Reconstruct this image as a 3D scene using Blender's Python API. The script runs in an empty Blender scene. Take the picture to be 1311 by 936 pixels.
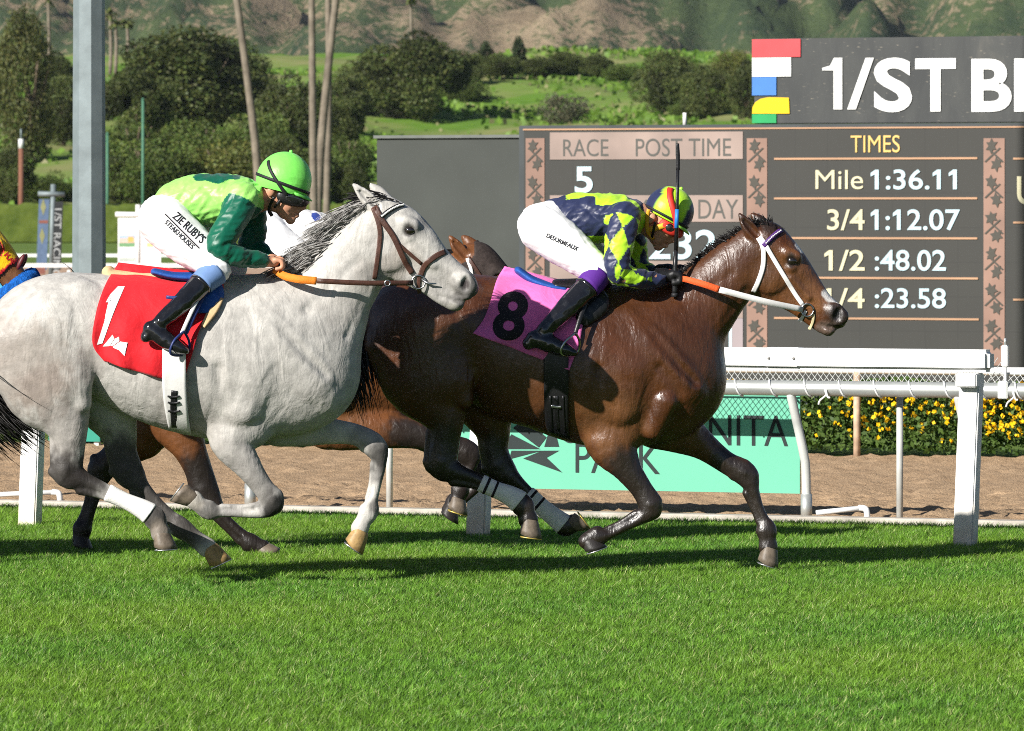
import bpy, bmesh, math, random
import numpy as np
from mathutils import Vector, Matrix, noise as mnoise
from mathutils.bvhtree import BVHTree
import openvdb as vdb
R = math.radians
random.seed(7); rng = np.random.default_rng(7)
sc = bpy.context.scene
COL = sc.collection

# ------------------------------------------------------------ camera, sky, sun, exposure
FPX, CX, HZ, CAMZ, IW, IH = 7950.0, 655.5, 270.0, 1.755, 1311.0, 936.0
cam_d = bpy.data.cameras.new('camera'); cam = bpy.data.objects.new('camera', cam_d); COL.objects.link(cam)
cam.location = (0, 0, CAMZ); cam.rotation_euler = (R(90), 0, 0)
cam_d.sensor_width = 36.0; cam_d.lens = FPX / IW * 36.0
cam_d.shift_y = -(IH / 2 - HZ) / IW
cam_d.clip_start = 0.5; cam_d.clip_end = 12000
cam_d.dof.use_dof = True; cam_d.dof.focus_distance = 29.3; cam_d.dof.aperture_fstop = 15.0
sc.camera = cam

SUNV = Vector((-1.35, -1.43, 1.0)).normalized()          # towards the sun
world = bpy.data.worlds.new('World'); sc.world = world; world.use_nodes = True
nt = world.node_tree; nt.nodes.clear()
sky = nt.nodes.new('ShaderNodeTexSky'); sky.sky_type = 'NISHITA'; sky.sun_disc = False
sky.sun_elevation = math.asin(SUNV.z); sky.sun_rotation = math.atan2(SUNV.x, SUNV.y)
sky.air_density = 0.65; sky.dust_density = 0.3; sky.ozone_density = 1.2
bg = nt.nodes.new('ShaderNodeBackground'); bg.inputs['Strength'].default_value = 0.05
wo = nt.nodes.new('ShaderNodeOutputWorld')
nt.links.new(sky.outputs[0], bg.inputs[0]); nt.links.new(bg.outputs[0], wo.inputs[0])
sun_d = bpy.data.lights.new('sun', 'SUN'); sun_d.energy = 5.0; sun_d.angle = R(0.53); sun_d.color = (1.0, 0.955, 0.895)
sun = bpy.data.objects.new('sun', sun_d); COL.objects.link(sun)
sun.rotation_euler = SUNV.to_track_quat('Z', 'Y').to_euler(); sun.location = SUNV * 40
vs = sc.view_settings; vs.view_transform = 'Standard'; vs.look = 'None'; vs.gamma = 1.0; vs.exposure = 0.64
try: vs.use_curve_mapping = False
except Exception: pass
sc.render.engine = 'CYCLES'
sc.cycles.use_denoising = False; sc.cycles.max_bounces = 6; sc.cycles.diffuse_bounces = 3
sc.cycles.glossy_bounces = 3; sc.cycles.transparent_max_bounces = 8; sc.cycles.transmission_bounces = 4
sc.cycles.sample_clamp_indirect = 2; sc.cycles.filter_width = 0.95

# ------------------------------------------------------------ helpers
def W(px, py, D):                                  # a picture point at distance D -> world
    return Vector(((px - CX) * D / FPX, D, CAMZ - (py - HZ) * D / FPX))
def GD(py):                                        # distance of the flat ground seen at picture row py
    return FPX * CAMZ / (py - HZ)
def link(o, parent=None):
    COL.objects.link(o)
    if parent is not None: o.parent = parent
    return o
def thing(name, label, cat, loc=(0, 0, 0), group=None, rot=0.0):
    o = bpy.data.objects.new(name, None); o.empty_display_size = 0.2
    o.location = loc; o.rotation_euler = (0, 0, rot); COL.objects.link(o)
    o['label'] = label; o['category'] = cat
    if group: o['group'] = group
    return o
def tag(o, label, cat, group=None):
    o['label'] = label; o['category'] = cat
    if group: o['group'] = group
    return o
def mesh_obj(name, verts, faces, mat, parent=None, smooth=True, loc=None):
    me = bpy.data.meshes.new(name)
    verts = np.asarray(verts, dtype=np.float32)
    if isinstance(faces, np.ndarray):
        n, k = faces.shape
        me.vertices.add(len(verts)); me.vertices.foreach_set('co', verts.ravel())
        me.loops.add(n * k); me.loops.foreach_set('vertex_index', faces.astype(np.int32).ravel())
        me.polygons.add(n); me.polygons.foreach_set('loop_start', np.arange(0, n * k, k, dtype=np.int32))
        me.update(calc_edges=True)
    else:
        me.from_pydata([tuple(v) for v in verts.tolist()], [], faces)
    if smooth: me.polygons.foreach_set('use_smooth', np.ones(len(me.polygons), dtype=bool))
    if mat is not None: me.materials.append(mat)
    o = bpy.data.objects.new(name, me); link(o, parent)
    if loc is not None: o.location = loc
    return o
def bm_obj(name, bm, mat, parent=None, smooth=False, loc=None):
    me = bpy.data.meshes.new(name); bm.normal_update(); bm.to_mesh(me); bm.free()
    if smooth: me.polygons.foreach_set('use_smooth', np.ones(len(me.polygons), dtype=bool))
    if mat is not None: me.materials.append(mat)
    o = bpy.data.objects.new(name, me); link(o, parent)
    if loc is not None: o.location = loc
    return o
def bm_box(bm, x0, x1, y0, y1, z0, z1):
    vs_ = [bm.verts.new((x, y, z)) for x in (x0, x1) for y in (y0, y1) for z in (z0, z1)]
    for f in ((0, 1, 3, 2), (4, 6, 7, 5), (0, 4, 5, 1), (2, 3, 7, 6), (0, 2, 6, 4), (1, 5, 7, 3)):
        bm.faces.new([vs_[i] for i in f])
def box_obj(name, x0, x1, y0, y1, z0, z1, mat, parent=None, bevel=0.0, loc=None):
    bm = bmesh.new(); bm_box(bm, x0, x1, y0, y1, z0, z1)
    bmesh.ops.recalc_face_normals(bm, faces=bm.faces)
    if bevel: bmesh.ops.bevel(bm, geom=bm.edges[:], offset=bevel, segments=2, affect='EDGES')
    return bm_obj(name, bm, mat, parent, loc=loc)
def resample(pts, n):                              # catmull-rom through rows of any width
    P = np.asarray(pts, float); m = len(P)
    if m < 2: return P
    E = np.vstack([2 * P[0] - P[1], P, 2 * P[-1] - P[-2]])
    out = []
    for i in range(m - 1):
        p0, p1, p2, p3 = E[i], E[i + 1], E[i + 2], E[i + 3]
        for t in np.linspace(0, 1, n, endpoint=False):
            out.append(.5 * ((2 * p1) + (p2 - p0) * t + (2 * p0 - 5 * p1 + 4 * p2 - p3) * t * t + (3 * p1 - p0 - 3 * p2 + p3) * t ** 3))
    out.append(P[-1])
    return np.array(out)
def tube_np(path, rad, n=8, flat=1.0, cap=True, up=(0, 1, 0)):
    P = np.asarray(path, float); m = len(P)
    rad = np.full(m, rad) if np.isscalar(rad) else np.asarray(rad, float)
    T = np.gradient(P, axis=0); T /= np.linalg.norm(T, axis=1)[:, None] + 1e-12
    up = np.asarray(up, float)
    V = []
    for i in range(m):
        a = np.cross(T[i], up); l = np.linalg.norm(a)
        if l < 1e-4: a = np.cross(T[i], (1, 0, 0.01)); l = np.linalg.norm(a)
        a /= l; b = np.cross(a, T[i])
        for k in range(n):
            th = 2 * math.pi * k / n
            V.append(P[i] + rad[i] * (math.cos(th) * a + flat * math.sin(th) * b))
    F = [(i * n + k, i * n + (k + 1) % n, (i + 1) * n + (k + 1) % n, (i + 1) * n + k) for i in range(m - 1) for k in range(n)]
    if cap: F += [tuple(range(n))[::-1], tuple(range((m - 1) * n, m * n))]
    return V, F
def tube(name, path, rad, mat, parent=None, n=8, flat=1.0, up=(0, 1, 0), loc=None):
    V, F = tube_np(path, rad, n, flat, True, up)
    return mesh_obj(name, V, F, mat, parent, True, loc)
def shade_auto(o, deg=35):
    me = o.data
    me.polygons.foreach_set('use_smooth', np.ones(len(me.polygons), dtype=bool))
    bm = bmesh.new(); bm.from_mesh(me)
    for e in bm.edges:
        if len(e.link_faces) == 2 and e.calc_face_angle(0) > R(deg): e.smooth = False
    bm.to_mesh(me); bm.free()
def dup(o, parent=None):
    c = o.copy(); COL.objects.link(c); c.parent = parent
    for ch in o.children: dup(ch, c)
    return c

# ------------------------------------------------------------ materials
MATS = {}
def nodes_of(m):
    m.use_nodes = True; t = m.node_tree; t.nodes.clear()
    out = t.nodes.new('ShaderNodeOutputMaterial'); b = t.nodes.new('ShaderNodeBsdfPrincipled')
    t.links.new(b.outputs[0], out.inputs[0]); return t, b, out
def N(t, typ, **kw):
    n = t.nodes.new('ShaderNode' + typ)
    for k, v in kw.items(): setattr(n, k, v)
    return n
def noise_n(t, vec, scale, detail=3, rough=.55, dist=0.0):
    n = N(t, 'TexNoise'); n.inputs['Scale'].default_value = scale; n.inputs['Detail'].default_value = detail
    n.inputs['Roughness'].default_value = rough; n.inputs['Distortion'].default_value = dist
    if vec is not None: t.links.new(vec, n.inputs['Vector'])
    return n
def ramp_n(t, fac, stops, interp='LINEAR'):
    r = N(t, 'ValToRGB'); r.color_ramp.interpolation = interp
    el = r.color_ramp.elements
    while len(el) < len(stops): el.new(0.5)
    for e, (p, c) in zip(el, stops): e.position = p; e.color = (c[0], c[1], c[2], 1) if not np.isscalar(c) else (c, c, c, 1)
    t.links.new(fac, r.inputs[0]); return r
def mix_n(t, fac, a, b, mode='MIX'):
    m = N(t, 'Mix', data_type='RGBA', blend_type=mode)
    for i, v in ((0, fac), (6, a), (7, b)):
        if hasattr(v, 'is_output') or hasattr(v, 'links'): t.links.new(v, m.inputs[i])
        elif i == 0: m.inputs[0].default_value = v
        else: m.inputs[i].default_value = (*v[:3], 1)
    return m.outputs[2]
def bump_n(t, b, height, strength=.3, dist=.01, prev=None):
    n = N(t, 'Bump'); n.inputs['Strength'].default_value = strength; n.inputs['Distance'].default_value = dist
    t.links.new(height, n.inputs['Height'])
    if prev is not None: t.links.new(prev, n.inputs['Normal'])
    t.links.new(n.outputs[0], b.inputs['Normal']); return n.outputs[0]
def mat(name, col, rough=.6, spec=.5, metal=0., var=.12, scale=8., bump=.0, bscale=60., bdist=.004, coat=0., sheen=0., attr=None, trans=0.):
    """plain procedural material: base colour (or colour attribute) broken up by two noises, optional bump"""
    if name in MATS: return MATS[name]
    m = bpy.data.materials.new(name); t, b, out = nodes_of(m); MATS[name] = m
    tc = N(t, 'TexCoord')
    n1 = noise_n(t, tc.outputs['Object'], scale, 4)
    r1 = ramp_n(t, n1.outputs[0], [(.25, 1 - var * 2), (.75, 1 + var)])
    if attr:
        a = N(t, 'Attribute', attribute_name=attr); base = a.outputs['Color']
    else:
        rgb = N(t, 'RGB'); rgb.outputs[0].default_value = (*col, 1); base = rgb.outputs[0]
    c = mix_n(t, 1.0, base, r1.outputs[0], 'MULTIPLY')
    t.links.new(c, b.inputs['Base Color'])
    b.inputs['Roughness'].default_value = rough; b.inputs['Specular IOR Level'].default_value = spec
    b.inputs['Metallic'].default_value = metal; b.inputs['Coat Weight'].default_value = coat
    b.inputs['Coat Roughness'].default_value = .12; b.inputs['Sheen Weight'].default_value = sheen
    if bump:
        n2 = noise_n(t, tc.outputs['Object'], bscale, 4); bump_n(t, b, n2.outputs[0], bump, bdist)
    return m

# ------------------------------------------------------------ signed distance modelling
class SDF:
    def __init__(s, lo, hi, h):
        s.lo = np.array(lo, float); s.h = h
        s.n = np.ceil((np.array(hi) - s.lo) / h).astype(int) + 1
        s.a = np.full(s.n, .2, np.float32)
        s.ax = [(s.lo[i] + h * np.arange(s.n[i])).astype(np.float32) for i in range(3)]
    def box(s, lo, hi):
        i0 = np.clip(np.floor((np.array(lo) - s.lo) / s.h).astype(int), 0, s.n)
        i1 = np.clip(np.ceil((np.array(hi) - s.lo) / s.h).astype(int) + 1, 0, s.n)
        return tuple(slice(a, b) for a, b in zip(i0, i1))
    def coords(s, sl):
        return (s.ax[0][sl[0]][:, None, None], s.ax[1][sl[1]][None, :, None], s.ax[2][sl[2]][None, None, :])
    def chain_field(s, pts, n=4, pad=.05):
        """rows x,y,z,a,b : a = radius in the x-z plane, b = radius across (y)"""
        Q = resample(pts, n); Q[:, 3:] = np.maximum(Q[:, 3:], .003)
        rm = np.maximum(Q[:, 3], Q[:, 4])
        lo = (Q[:, :3] - rm[:, None]).min(0) - pad; hi = (Q[:, :3] + rm[:, None]).max(0) + pad
        SL = s.box(lo, hi); off = np.array([q.start for q in SL])
        F = np.full(tuple(q.stop - q.start for q in SL), .2, np.float32)
        for i in range(max(1, len(Q) - 1)):
            p, q = Q[i], Q[min(i + 1, len(Q) - 1)]
            r = max(p[3], p[4], q[3], q[4]) + pad
            sl = s.box(np.minimum(p[:3], q[:3]) - r, np.maximum(p[:3], q[:3]) + r)
            sl = tuple(slice(max(u.start, w.start), min(u.stop, w.stop)) for u, w in zip(sl, SL))
            if any(u.stop <= u.start for u in sl): continue
            X, Y, Z = s.coords(sl)
            d = q[:3] - p[:3]; L2 = float(d @ d) + 1e-9
            t = np.clip(((X - p[0]) * d[0] + (Y - p[1]) * d[1] + (Z - p[2]) * d[2]) / L2, 0, 1)
            qx = X - p[0] - t * d[0]; qy = Y - p[1] - t * d[1]; qz = Z - p[2] - t * d[2]
            a = p[3] + t * (q[3] - p[3]); b = p[4] + t * (q[4] - p[4])
            m2 = qx * qx + qz * qz; y2 = qy * qy
            k0 = np.sqrt(m2 / (a * a) + y2 / (b * b)) + 1e-6
            k1 = np.sqrt(m2 / a ** 4 + y2 / b ** 4) + 1e-6
            D = k0 * (k0 - 1) / k1
            sf = tuple(slice(u.start - o, u.stop - o) for u, o in zip(sl, off))
            F[sf] = np.minimum(F[sf], D)
        return SL, F
    def add(s, pts, k=.03, n=4, sub=False):
        pts = np.atleast_2d(np.asarray(pts, float))
        SL, F = s.chain_field(pts, n, pad=max(.05, k + .02))
        A = s.a[SL]
        if sub:
            F = -F
            h = np.maximum(k - np.abs(A - F), 0) / k; s.a[SL] = np.maximum(A, F) + h * h * k * .25
        else:
            h = np.maximum(k - np.abs(A - F), 0) / k; s.a[SL] = np.minimum(A, F) - h * h * k * .25
        return s
    def mesh(s, smooth=2, lam=.5):
        g = vdb.FloatGrid(.2)
        g.copyFromArray(s.a.astype(np.float32), tolerance=0.0)
        res = g.convertToPolygons(isovalue=0.0, adaptivity=0.0)
        pts, quads = res[0], (res[1] if len(res) == 2 else res[2])
        pts = pts * s.h + s.lo
        a, b, c = pts[quads[:, 0]], pts[quads[:, 1]], pts[quads[:, 2]]
        if (a * np.cross(b, c)).sum() < 0: quads = quads[:, ::-1]
        for _ in range(smooth):
            pts = lap_smooth(pts, quads, lam)
        return pts.astype(np.float32), quads.astype(np.int32)
def lap_smooth(P, Q, lam):
    acc = np.zeros_like(P); cnt = np.zeros(len(P))
    for i, j in ((0, 1), (1, 2), (2, 3), (3, 0)):
        for a, b in ((i, j), (j, i)):
            for c in range(3): acc[:, c] += np.bincount(Q[:, a], weights=P[Q[:, b], c], minlength=len(P))
            cnt += np.bincount(Q[:, a], minlength=len(P))
    return P + lam * (acc / np.maximum(cnt, 1)[:, None] - P)
def vert_normals(P, Q):
    n = np.cross(P[Q[:, 2]] - P[Q[:, 0]], P[Q[:, 3]] - P[Q[:, 1]])
    A = np.zeros_like(P)
    for k in range(4):
        for c in range(3): A[:, c] += np.bincount(Q[:, k], weights=n[:, c], minlength=len(P))
    return A / (np.linalg.norm(A, axis=1)[:, None] + 1e-12)
def set_cols(o, C, name='col'):
    me = o.data; at = me.color_attributes.new(name, 'FLOAT_COLOR', 'POINT')
    C = np.asarray(C, np.float32)
    if C.shape[1] == 3: C = np.hstack([C, np.ones((len(C), 1), np.float32)])
    at.data.foreach_set('color', C.ravel())
def sm(x, a, b):
    t = np.clip((x - a) / (b - a), 0, 1); return t * t * (3 - 2 * t)
def bvh_of(V, F): return BVHTree.FromPolygons([tuple(v) for v in V.tolist()], [tuple(f) for f in F.tolist()])
# ------------------------------------------------------------ horses
class Frame:
    """local frame of a horse or rider: picture columns/rows of the side view turned into metres at its own distance"""
    def __init__(s, pxc, D):
        s.pxc, s.D, s.s = pxc, D, FPX / D; s.loc = Vector(((pxc - CX) * D / FPX, D, 0))
    def p(s, px, py, y=0.0): return np.array([(px - s.pxc) / s.s, y, CAMZ - (py - HZ) / s.s])
    def node(s, t):                                # (px,py,a_px,y_m,b_m) -> x,y,z,a,b
        px, py, a, y, b = t; q = s.p(px, py, y); return [q[0], q[1], q[2], a / s.s, b]
    def nodes(s, L): return [s.node(t) for t in L]

def mat_coat(name, rough, spec, sheen, nvar, dapple=0., coat=0.0, fine=1.0):
    m = bpy.data.materials.new(name); t, b, out = nodes_of(m); MATS[name] = m
    tc = N(t, 'TexCoord'); a = N(t, 'Attribute', attribute_name='col')
    n1 = noise_n(t, tc.outputs['Object'], 5.0, 5, .6); r1 = ramp_n(t, n1.outputs[0], [(.3, 1 - nvar), (.7, 1 + nvar * .6)])
    c = mix_n(t, 1.0, a.outputs['Color'], r1.outputs[0], 'MULTIPLY')
    n3 = noise_n(t, tc.outputs['Object'], 140.0, 2, .6); r3 = ramp_n(t, n3.outputs[0], [(.3, 1 - .20 * fine), (.7, 1 + .12 * fine)])
    c = mix_n(t, 1.0, c, r3.outputs[0], 'MULTIPLY')
    if dapple:
        n4 = noise_n(t, tc.outputs['Object'], 22.0, 2, .5); r4 = ramp_n(t, n4.outputs[0], [(.35, 1 - dapple), (.62, 1.05)])
        c = mix_n(t, 1.0, c, r4.outputs[0], 'MULTIPLY')
    t.links.new(c, b.inputs['Base Color'])
    rr = noise_n(t, tc.outputs['Object'], 9.0, 4, .6)
    mr = N(t, 'MapRange'); mr.inputs[1].default_value = .3; mr.inputs[2].default_value = .7
    mr.inputs[3].default_value = rough - .08; mr.inputs[4].default_value = rough + .14
    t.links.new(rr.outputs[0], mr.inputs[0]); t.links.new(mr.outputs[0], b.inputs['Roughness'])
    b.inputs['Specular IOR Level'].default_value = spec; b.inputs['Sheen Weight'].default_value = sheen
    b.inputs['Sheen Roughness'].default_value = .4; b.inputs['Coat Weight'].default_value = coat; b.inputs['Coat Roughness'].default_value = .3
    mp = N(t, 'Mapping'); mp.inputs['Scale'].default_value = (1.0, 1.0, .35); mp.inputs['Rotation'].default_value = (0, R(35), 0)
    t.links.new(tc.outputs['Object'], mp.inputs[0])
    w = noise_n(t, mp.outputs[0], 11.0, 3, .5, 1.2)
    p1 = bump_n(t, b, w.outputs[0], .36, .024)
    mv = N(t, 'Mapping'); mv.inputs['Scale'].default_value = (1.0, 1.0, .22); mv.inputs['Rotation'].default_value = (0, R(-28), 0); t.links.new(tc.outputs['Object'], mv.inputs[0])
    wv = noise_n(t, mv.outputs[0], 34.0, 2, .5, .8); p1 = bump_n(t, b, wv.outputs[0], .30 if coat else .12, .010, p1)
    w3 = noise_n(t, tc.outputs['Object'], 40.0, 3, .6, .6); p2 = bump_n(t, b, w3.outputs[0], .26, .009, p1)
    w2 = noise_n(t, tc.outputs['Object'], 260.0, 2, .6); bump_n(t, b, w2.outputs[0], .35 * fine, .0025, p2)
    return m

def horse_mesh(fr, S, h=.008):
    allp = [t for k in ('torso', 'neck', 'skull', 'jaw') for t in S[k]] + [t for L in S['legs'] for t in L]
    pts = np.array(fr.nodes(allp)); r = np.maximum(pts[:, 3], pts[:, 4])[:, None]
    lo = (pts[:, :3] - r).min(0) - .06; hi = (pts[:, :3] + r).max(0) + .12
    g = SDF(lo, hi, h)
    g.add(fr.nodes(S['torso']), .02)
    g.add(fr.nodes(S['neck']), .07)
    for L, (c0, c1) in zip(S['legs'], S['cannon']):
        L = [list(t) for t in L]; ten = []
        for i in range(c0, c1):
            dx, dy = L[i + 1][0] - L[i - 1][0], L[i + 1][1] - L[i - 1][1]; l = math.hypot(dx, dy); fx, fy = dy / l, -dx / l   # towards the front of the leg
            a = L[i][2]; ten.append((L[i][0] - fx * a * .66, L[i][1] - fy * a * .66, a * .44, L[i][3], L[i][4] * .62))
            L[i][0] += fx * a * .24; L[i][1] += fy * a * .24; L[i][2] = a * .74; L[i][4] *= .92
        g.add(fr.nodes([tuple(t) for t in L]), .032)
        if len(ten) > 1: g.add(fr.nodes(ten), .006)
        kx, ky, ka, kyy, kb = L[c0 - 1]; dx, dy = L[c0][0] - L[c0 - 2][0], L[c0][1] - L[c0 - 2][1]; l = math.hypot(dx, dy) + 1e-6; ux, uy = dx / l, dy / l; fx, fy = uy, -ux      # knee / hock bones
        for (al, fr_, ra, rb) in ((-.45, .42, .52, .80), (.45, .40, .50, .78), (-.5, -.80, .36, .5)):
            g.add(fr.nodes([(kx + ux * ka * al + fx * ka * fr_, ky + uy * ka * al + fy * ka * fr_, ka * ra, kyy, kb * rb)]), .007)
        for sg in (-1, 1): g.add(fr.nodes([(kx - ux * ka * .2, ky - uy * ka * .2, ka * .42, kyy + sg * kb * .72, kb * .36)]), .008)
        i = c1; dx, dy = L[i][0] - L[i - 1][0], L[i][1] - L[i - 1][1]; l = math.hypot(dx, dy) + 1e-6; fx, fy = dy / l, -dx / l
        g.add(fr.nodes([(L[i][0] - fx * L[i][2] * .55, L[i][1] - fy * L[i][2] * .55, L[i][2] * .55, L[i][3], L[i][4] * .75)]), .01)   # sesamoid bulge
    for L, k in S['muscle']: g.add(fr.nodes(L), k * .72)
    g.add(fr.nodes(S['jaw']), .035); g.add(fr.nodes(S['skull']), .05)
    for L, k in S['face']: g.add(fr.nodes(L), k)
    for L, k in S['groove']: g.add(fr.nodes(L), k, sub=True)
    for L in S['ears']: g.add(fr.nodes(L), .012)
    for L in S['earcut']: g.add(fr.nodes(L), .008, sub=True)
    V, Q = g.mesh(1, .5)
    return V, Q

def sym(L): return [L, [(a, b, c, -y, w) for a, b, c, y, w in L]]
def head_extras(P, sc_=1.0):
    """P: named picture points of the head -> ears, facial bumps, nostrils"""
    f = []; gr = []; ears = []; cuts = []
    ex, ey = P['eye']
    for sg in (-1, 1):
        f.append(([(ex - 6, ey - 10, 9 * sc_, sg * .074, .026), (ex + 5, ey - 6, 8 * sc_, sg * .076, .022)], .02))     # brow
        f.append(([(ex - 1, ey + 9, 6 * sc_, sg * .074, .018)], .02))
        gr.append(([(ex, ey + 1, 6.0 * sc_, sg * .100, .020)], .012))                                                    # socket
        cx, cy = P['crest0']; dx, dy = P['crest1']
        f.append(([(cx, cy, 5 * sc_, sg * .068, .014), (dx, dy, 4 * sc_, sg * .054, .012)], .018))                       # facial crest
        nx, ny = P['nostril']
        f.append(([(nx - 3, ny - 3, 13 * sc_, sg * .043, .026), (nx + 4, ny + 3, 12 * sc_, sg * .040, .024)], .02))
        gr.append(([(nx + 2, ny - 5, 4.5 * sc_, sg * .068, .020), (nx, ny + 5, 6.5 * sc_, sg * .070, .022)], .008))
        mx, my = P['mouth']; lx, ly = P['lip']
        gr.append(([(mx, my, 2.4, sg * .042, .016), ((mx + lx) / 2, (my + ly) / 2 + 2, 3.0, sg * .044, .018), (lx, ly + 1, 3.2, sg * .034, .03)], .006))
        f.append(([(lx - 6, ly - 7, 6 * sc_, sg * .022, .028)], .012)); f.append(([(lx - 18, ly + 3, 6.5 * sc_, sg * .012, .026)], .025))
        jx, jy = P['jawhole']
        f.append(([(jx, jy, 22 * sc_, sg * .050, .030)], .03))                                                           # cheek muscle
    for sg, tip, base in ((-1, P['ear_n'], P['earb_n']), (1, P['ear_f'], P['earb_f'])):
        tx, ty = tip; bx, by = base; mx, my = (tx * .45 + bx * .55), (ty * .45 + by * .55)
        px_, py_ = -(ty - by), (tx - bx); l = math.hypot(px_, py_); px_, py_ = px_ / l, py_ / l
        ears.append([(bx, by, 10 * sc_, sg * .055, .030), (mx, my, 9.5 * sc_, sg * .065, .024), (tx * .8 + bx * .2, ty * .8 + by * .2, 5.5 * sc_, sg * .066, .016), (tx, ty, 2.2, sg * .064, .009)])
        cuts.append([(bx * .7 + mx * .3 + 4, by * .7 + my * .3, 5.5 * sc_, sg * .088, .026), (mx + 2, my, 5.5 * sc_, sg * .090, .026), (tx * .72 + bx * .28, ty * .72 + by * .28, 3 * sc_, sg * .086, .020)])
    return f, gr, ears, cuts

def paint(V, fr, base, blobs, seed=1.0):
    """colour attribute: base coat colour plus markings (px,py,r_px,colour,strength,yside)"""
    C = np.tile(np.array(base, np.float32), (len(V), 1))
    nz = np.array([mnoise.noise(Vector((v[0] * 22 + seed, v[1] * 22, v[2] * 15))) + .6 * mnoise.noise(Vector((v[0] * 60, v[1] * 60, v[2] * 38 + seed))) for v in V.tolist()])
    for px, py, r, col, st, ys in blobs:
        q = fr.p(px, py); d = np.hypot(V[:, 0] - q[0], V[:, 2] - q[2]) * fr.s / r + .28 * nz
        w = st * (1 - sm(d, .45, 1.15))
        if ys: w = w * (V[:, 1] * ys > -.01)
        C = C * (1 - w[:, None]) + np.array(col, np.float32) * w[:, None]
    return C
def along(a, b, n): return [(a[0] + (b[0] - a[0]) * i / (n - 1), a[1] + (b[1] - a[1]) * i / (n - 1)) for i in range(n)]

def hoof_mesh(fr, cor, sole, toe, y, sc_=1.0, hgt=None):
    c = fr.p(*cor, y); s_ = fr.p(*sole, y); A = s_ - c; A /= np.linalg.norm(A)
    T = np.array([toe[0], 0, -toe[1]], float); T -= (T @ A) * A; T /= np.linalg.norm(T); Ly = np.cross(A, T)
    H = np.linalg.norm(s_ - c); V = []; n = 20
    rings = [(-.012, .036, .030, -.004), (0.0, .044, .038, 0.0), (.25 * H, .049, .042, .004), (.7 * H, .057, .049, .010), (H, .062, .053, .014), (H, .050, .042, .012), (H * .86, .030, .026, .006)]
    for z, ra, rb, sh in rings:
        for k in range(n):
            th = 2 * math.pi * k / n; ct, st = math.cos(th), math.sin(th)
            rr = ra * (1.0 if ct > -.2 else 1.0 - .22 * (-.2 - ct) / .8)
            V.append(c + A * (z + (0.0 if ct > 0 or z <= 0 else ct * .012 * min(1, z / H))) + T * (rr * ct + sh) * sc_ + Ly * rb * st * sc_)
    F = [(i * n + k, i * n + (k + 1) % n, (i + 1) * n + (k + 1) % n, (i + 1) * n + k) for i in range(len(rings) - 1) for k in range(n)]
    F += [tuple(range(n))[::-1], tuple(range((len(rings) - 1) * n, len(rings) * n))]
    ring = []                                       # shoe: thin metal rim, open at the heel
    for k in range(-8, 9):
        th = math.pi * k / 8 * .84
        ct, st = math.cos(th), math.sin(th); rr = .055 * (1.0 if ct > -.2 else 1.0 - .22 * (-.2 - ct) / .8)
        ring.append(c + A * (H + .003) + T * (rr * ct + .014) * sc_ + Ly * .047 * st * sc_)
    return V, F, ring, A

def conform(fr_pts, bvh, side=-1, off=.006, maxd=3.0, fallback=None):
    """local x,z points -> on the body's surface seen from one side"""
    out = []; last = fallback
    for x, z in fr_pts:
        hit = bvh.ray_cast(Vector((x, side * 1.2, z)), Vector((0, -side, 0)), maxd)
        if hit[0] is not None:
            y = hit[0].y; last = y
        else:
            y = last if last is not None else 0.0
        out.append((x, y + side * off, z))
    return out
def offset_poly(P, w):
    P = np.asarray(P, float); T = np.gradient(P, axis=0); T /= np.linalg.norm(T, axis=1)[:, None] + 1e-9
    Nn = np.stack([-T[:, 1], T[:, 0]], 1); w = np.asarray(w)[:, None] if not np.isscalar(w) else w
    return P + Nn * w, P - Nn * w
def solid_grid(G, th, dirv=None):
    """G: (nu,nv,3) sheet -> closed slab of thickness th grown along its normals (towards dirv when given)"""
    G = np.asarray(G, float); nu, nv = G.shape[:2]
    du = np.gradient(G, axis=0); dv = np.gradient(G, axis=1); Nn = np.cross(du, dv)
    Nn /= np.linalg.norm(Nn, axis=2)[..., None] + 1e-12
    if dirv is not None and (Nn * np.asarray(dirv)).sum() < 0: Nn = -Nn
    Bk = G - Nn * th
    V = np.concatenate([G.reshape(-1, 3), Bk.reshape(-1, 3)]); o = nu * nv; F = []
    flip = (np.cross(du, dv) * Nn).sum() < 0
    def q(a, b, c, d): F.append((d, c, b, a) if flip else (a, b, c, d))
    for i in range(nu - 1):
        for j in range(nv - 1):
            a, b, c, d = i * nv + j, (i + 1) * nv + j, (i + 1) * nv + j + 1, i * nv + j + 1
            q(a, b, c, d); q(o + d, o + c, o + b, o + a)
    for i in range(nu - 1):
        a, b = i * nv, (i + 1) * nv; q(o + a, o + b, b, a)
        a, b = i * nv + nv - 1, (i + 1) * nv + nv - 1; q(a, b, o + b, o + a)
    for j in range(nv - 1):
        a, b = j, j + 1; q(a, b, o + b, o + a)
        a, b = (nu - 1) * nv + j, (nu - 1) * nv + j + 1; q(o + a, o + b, b, a)
    return V, F
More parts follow.
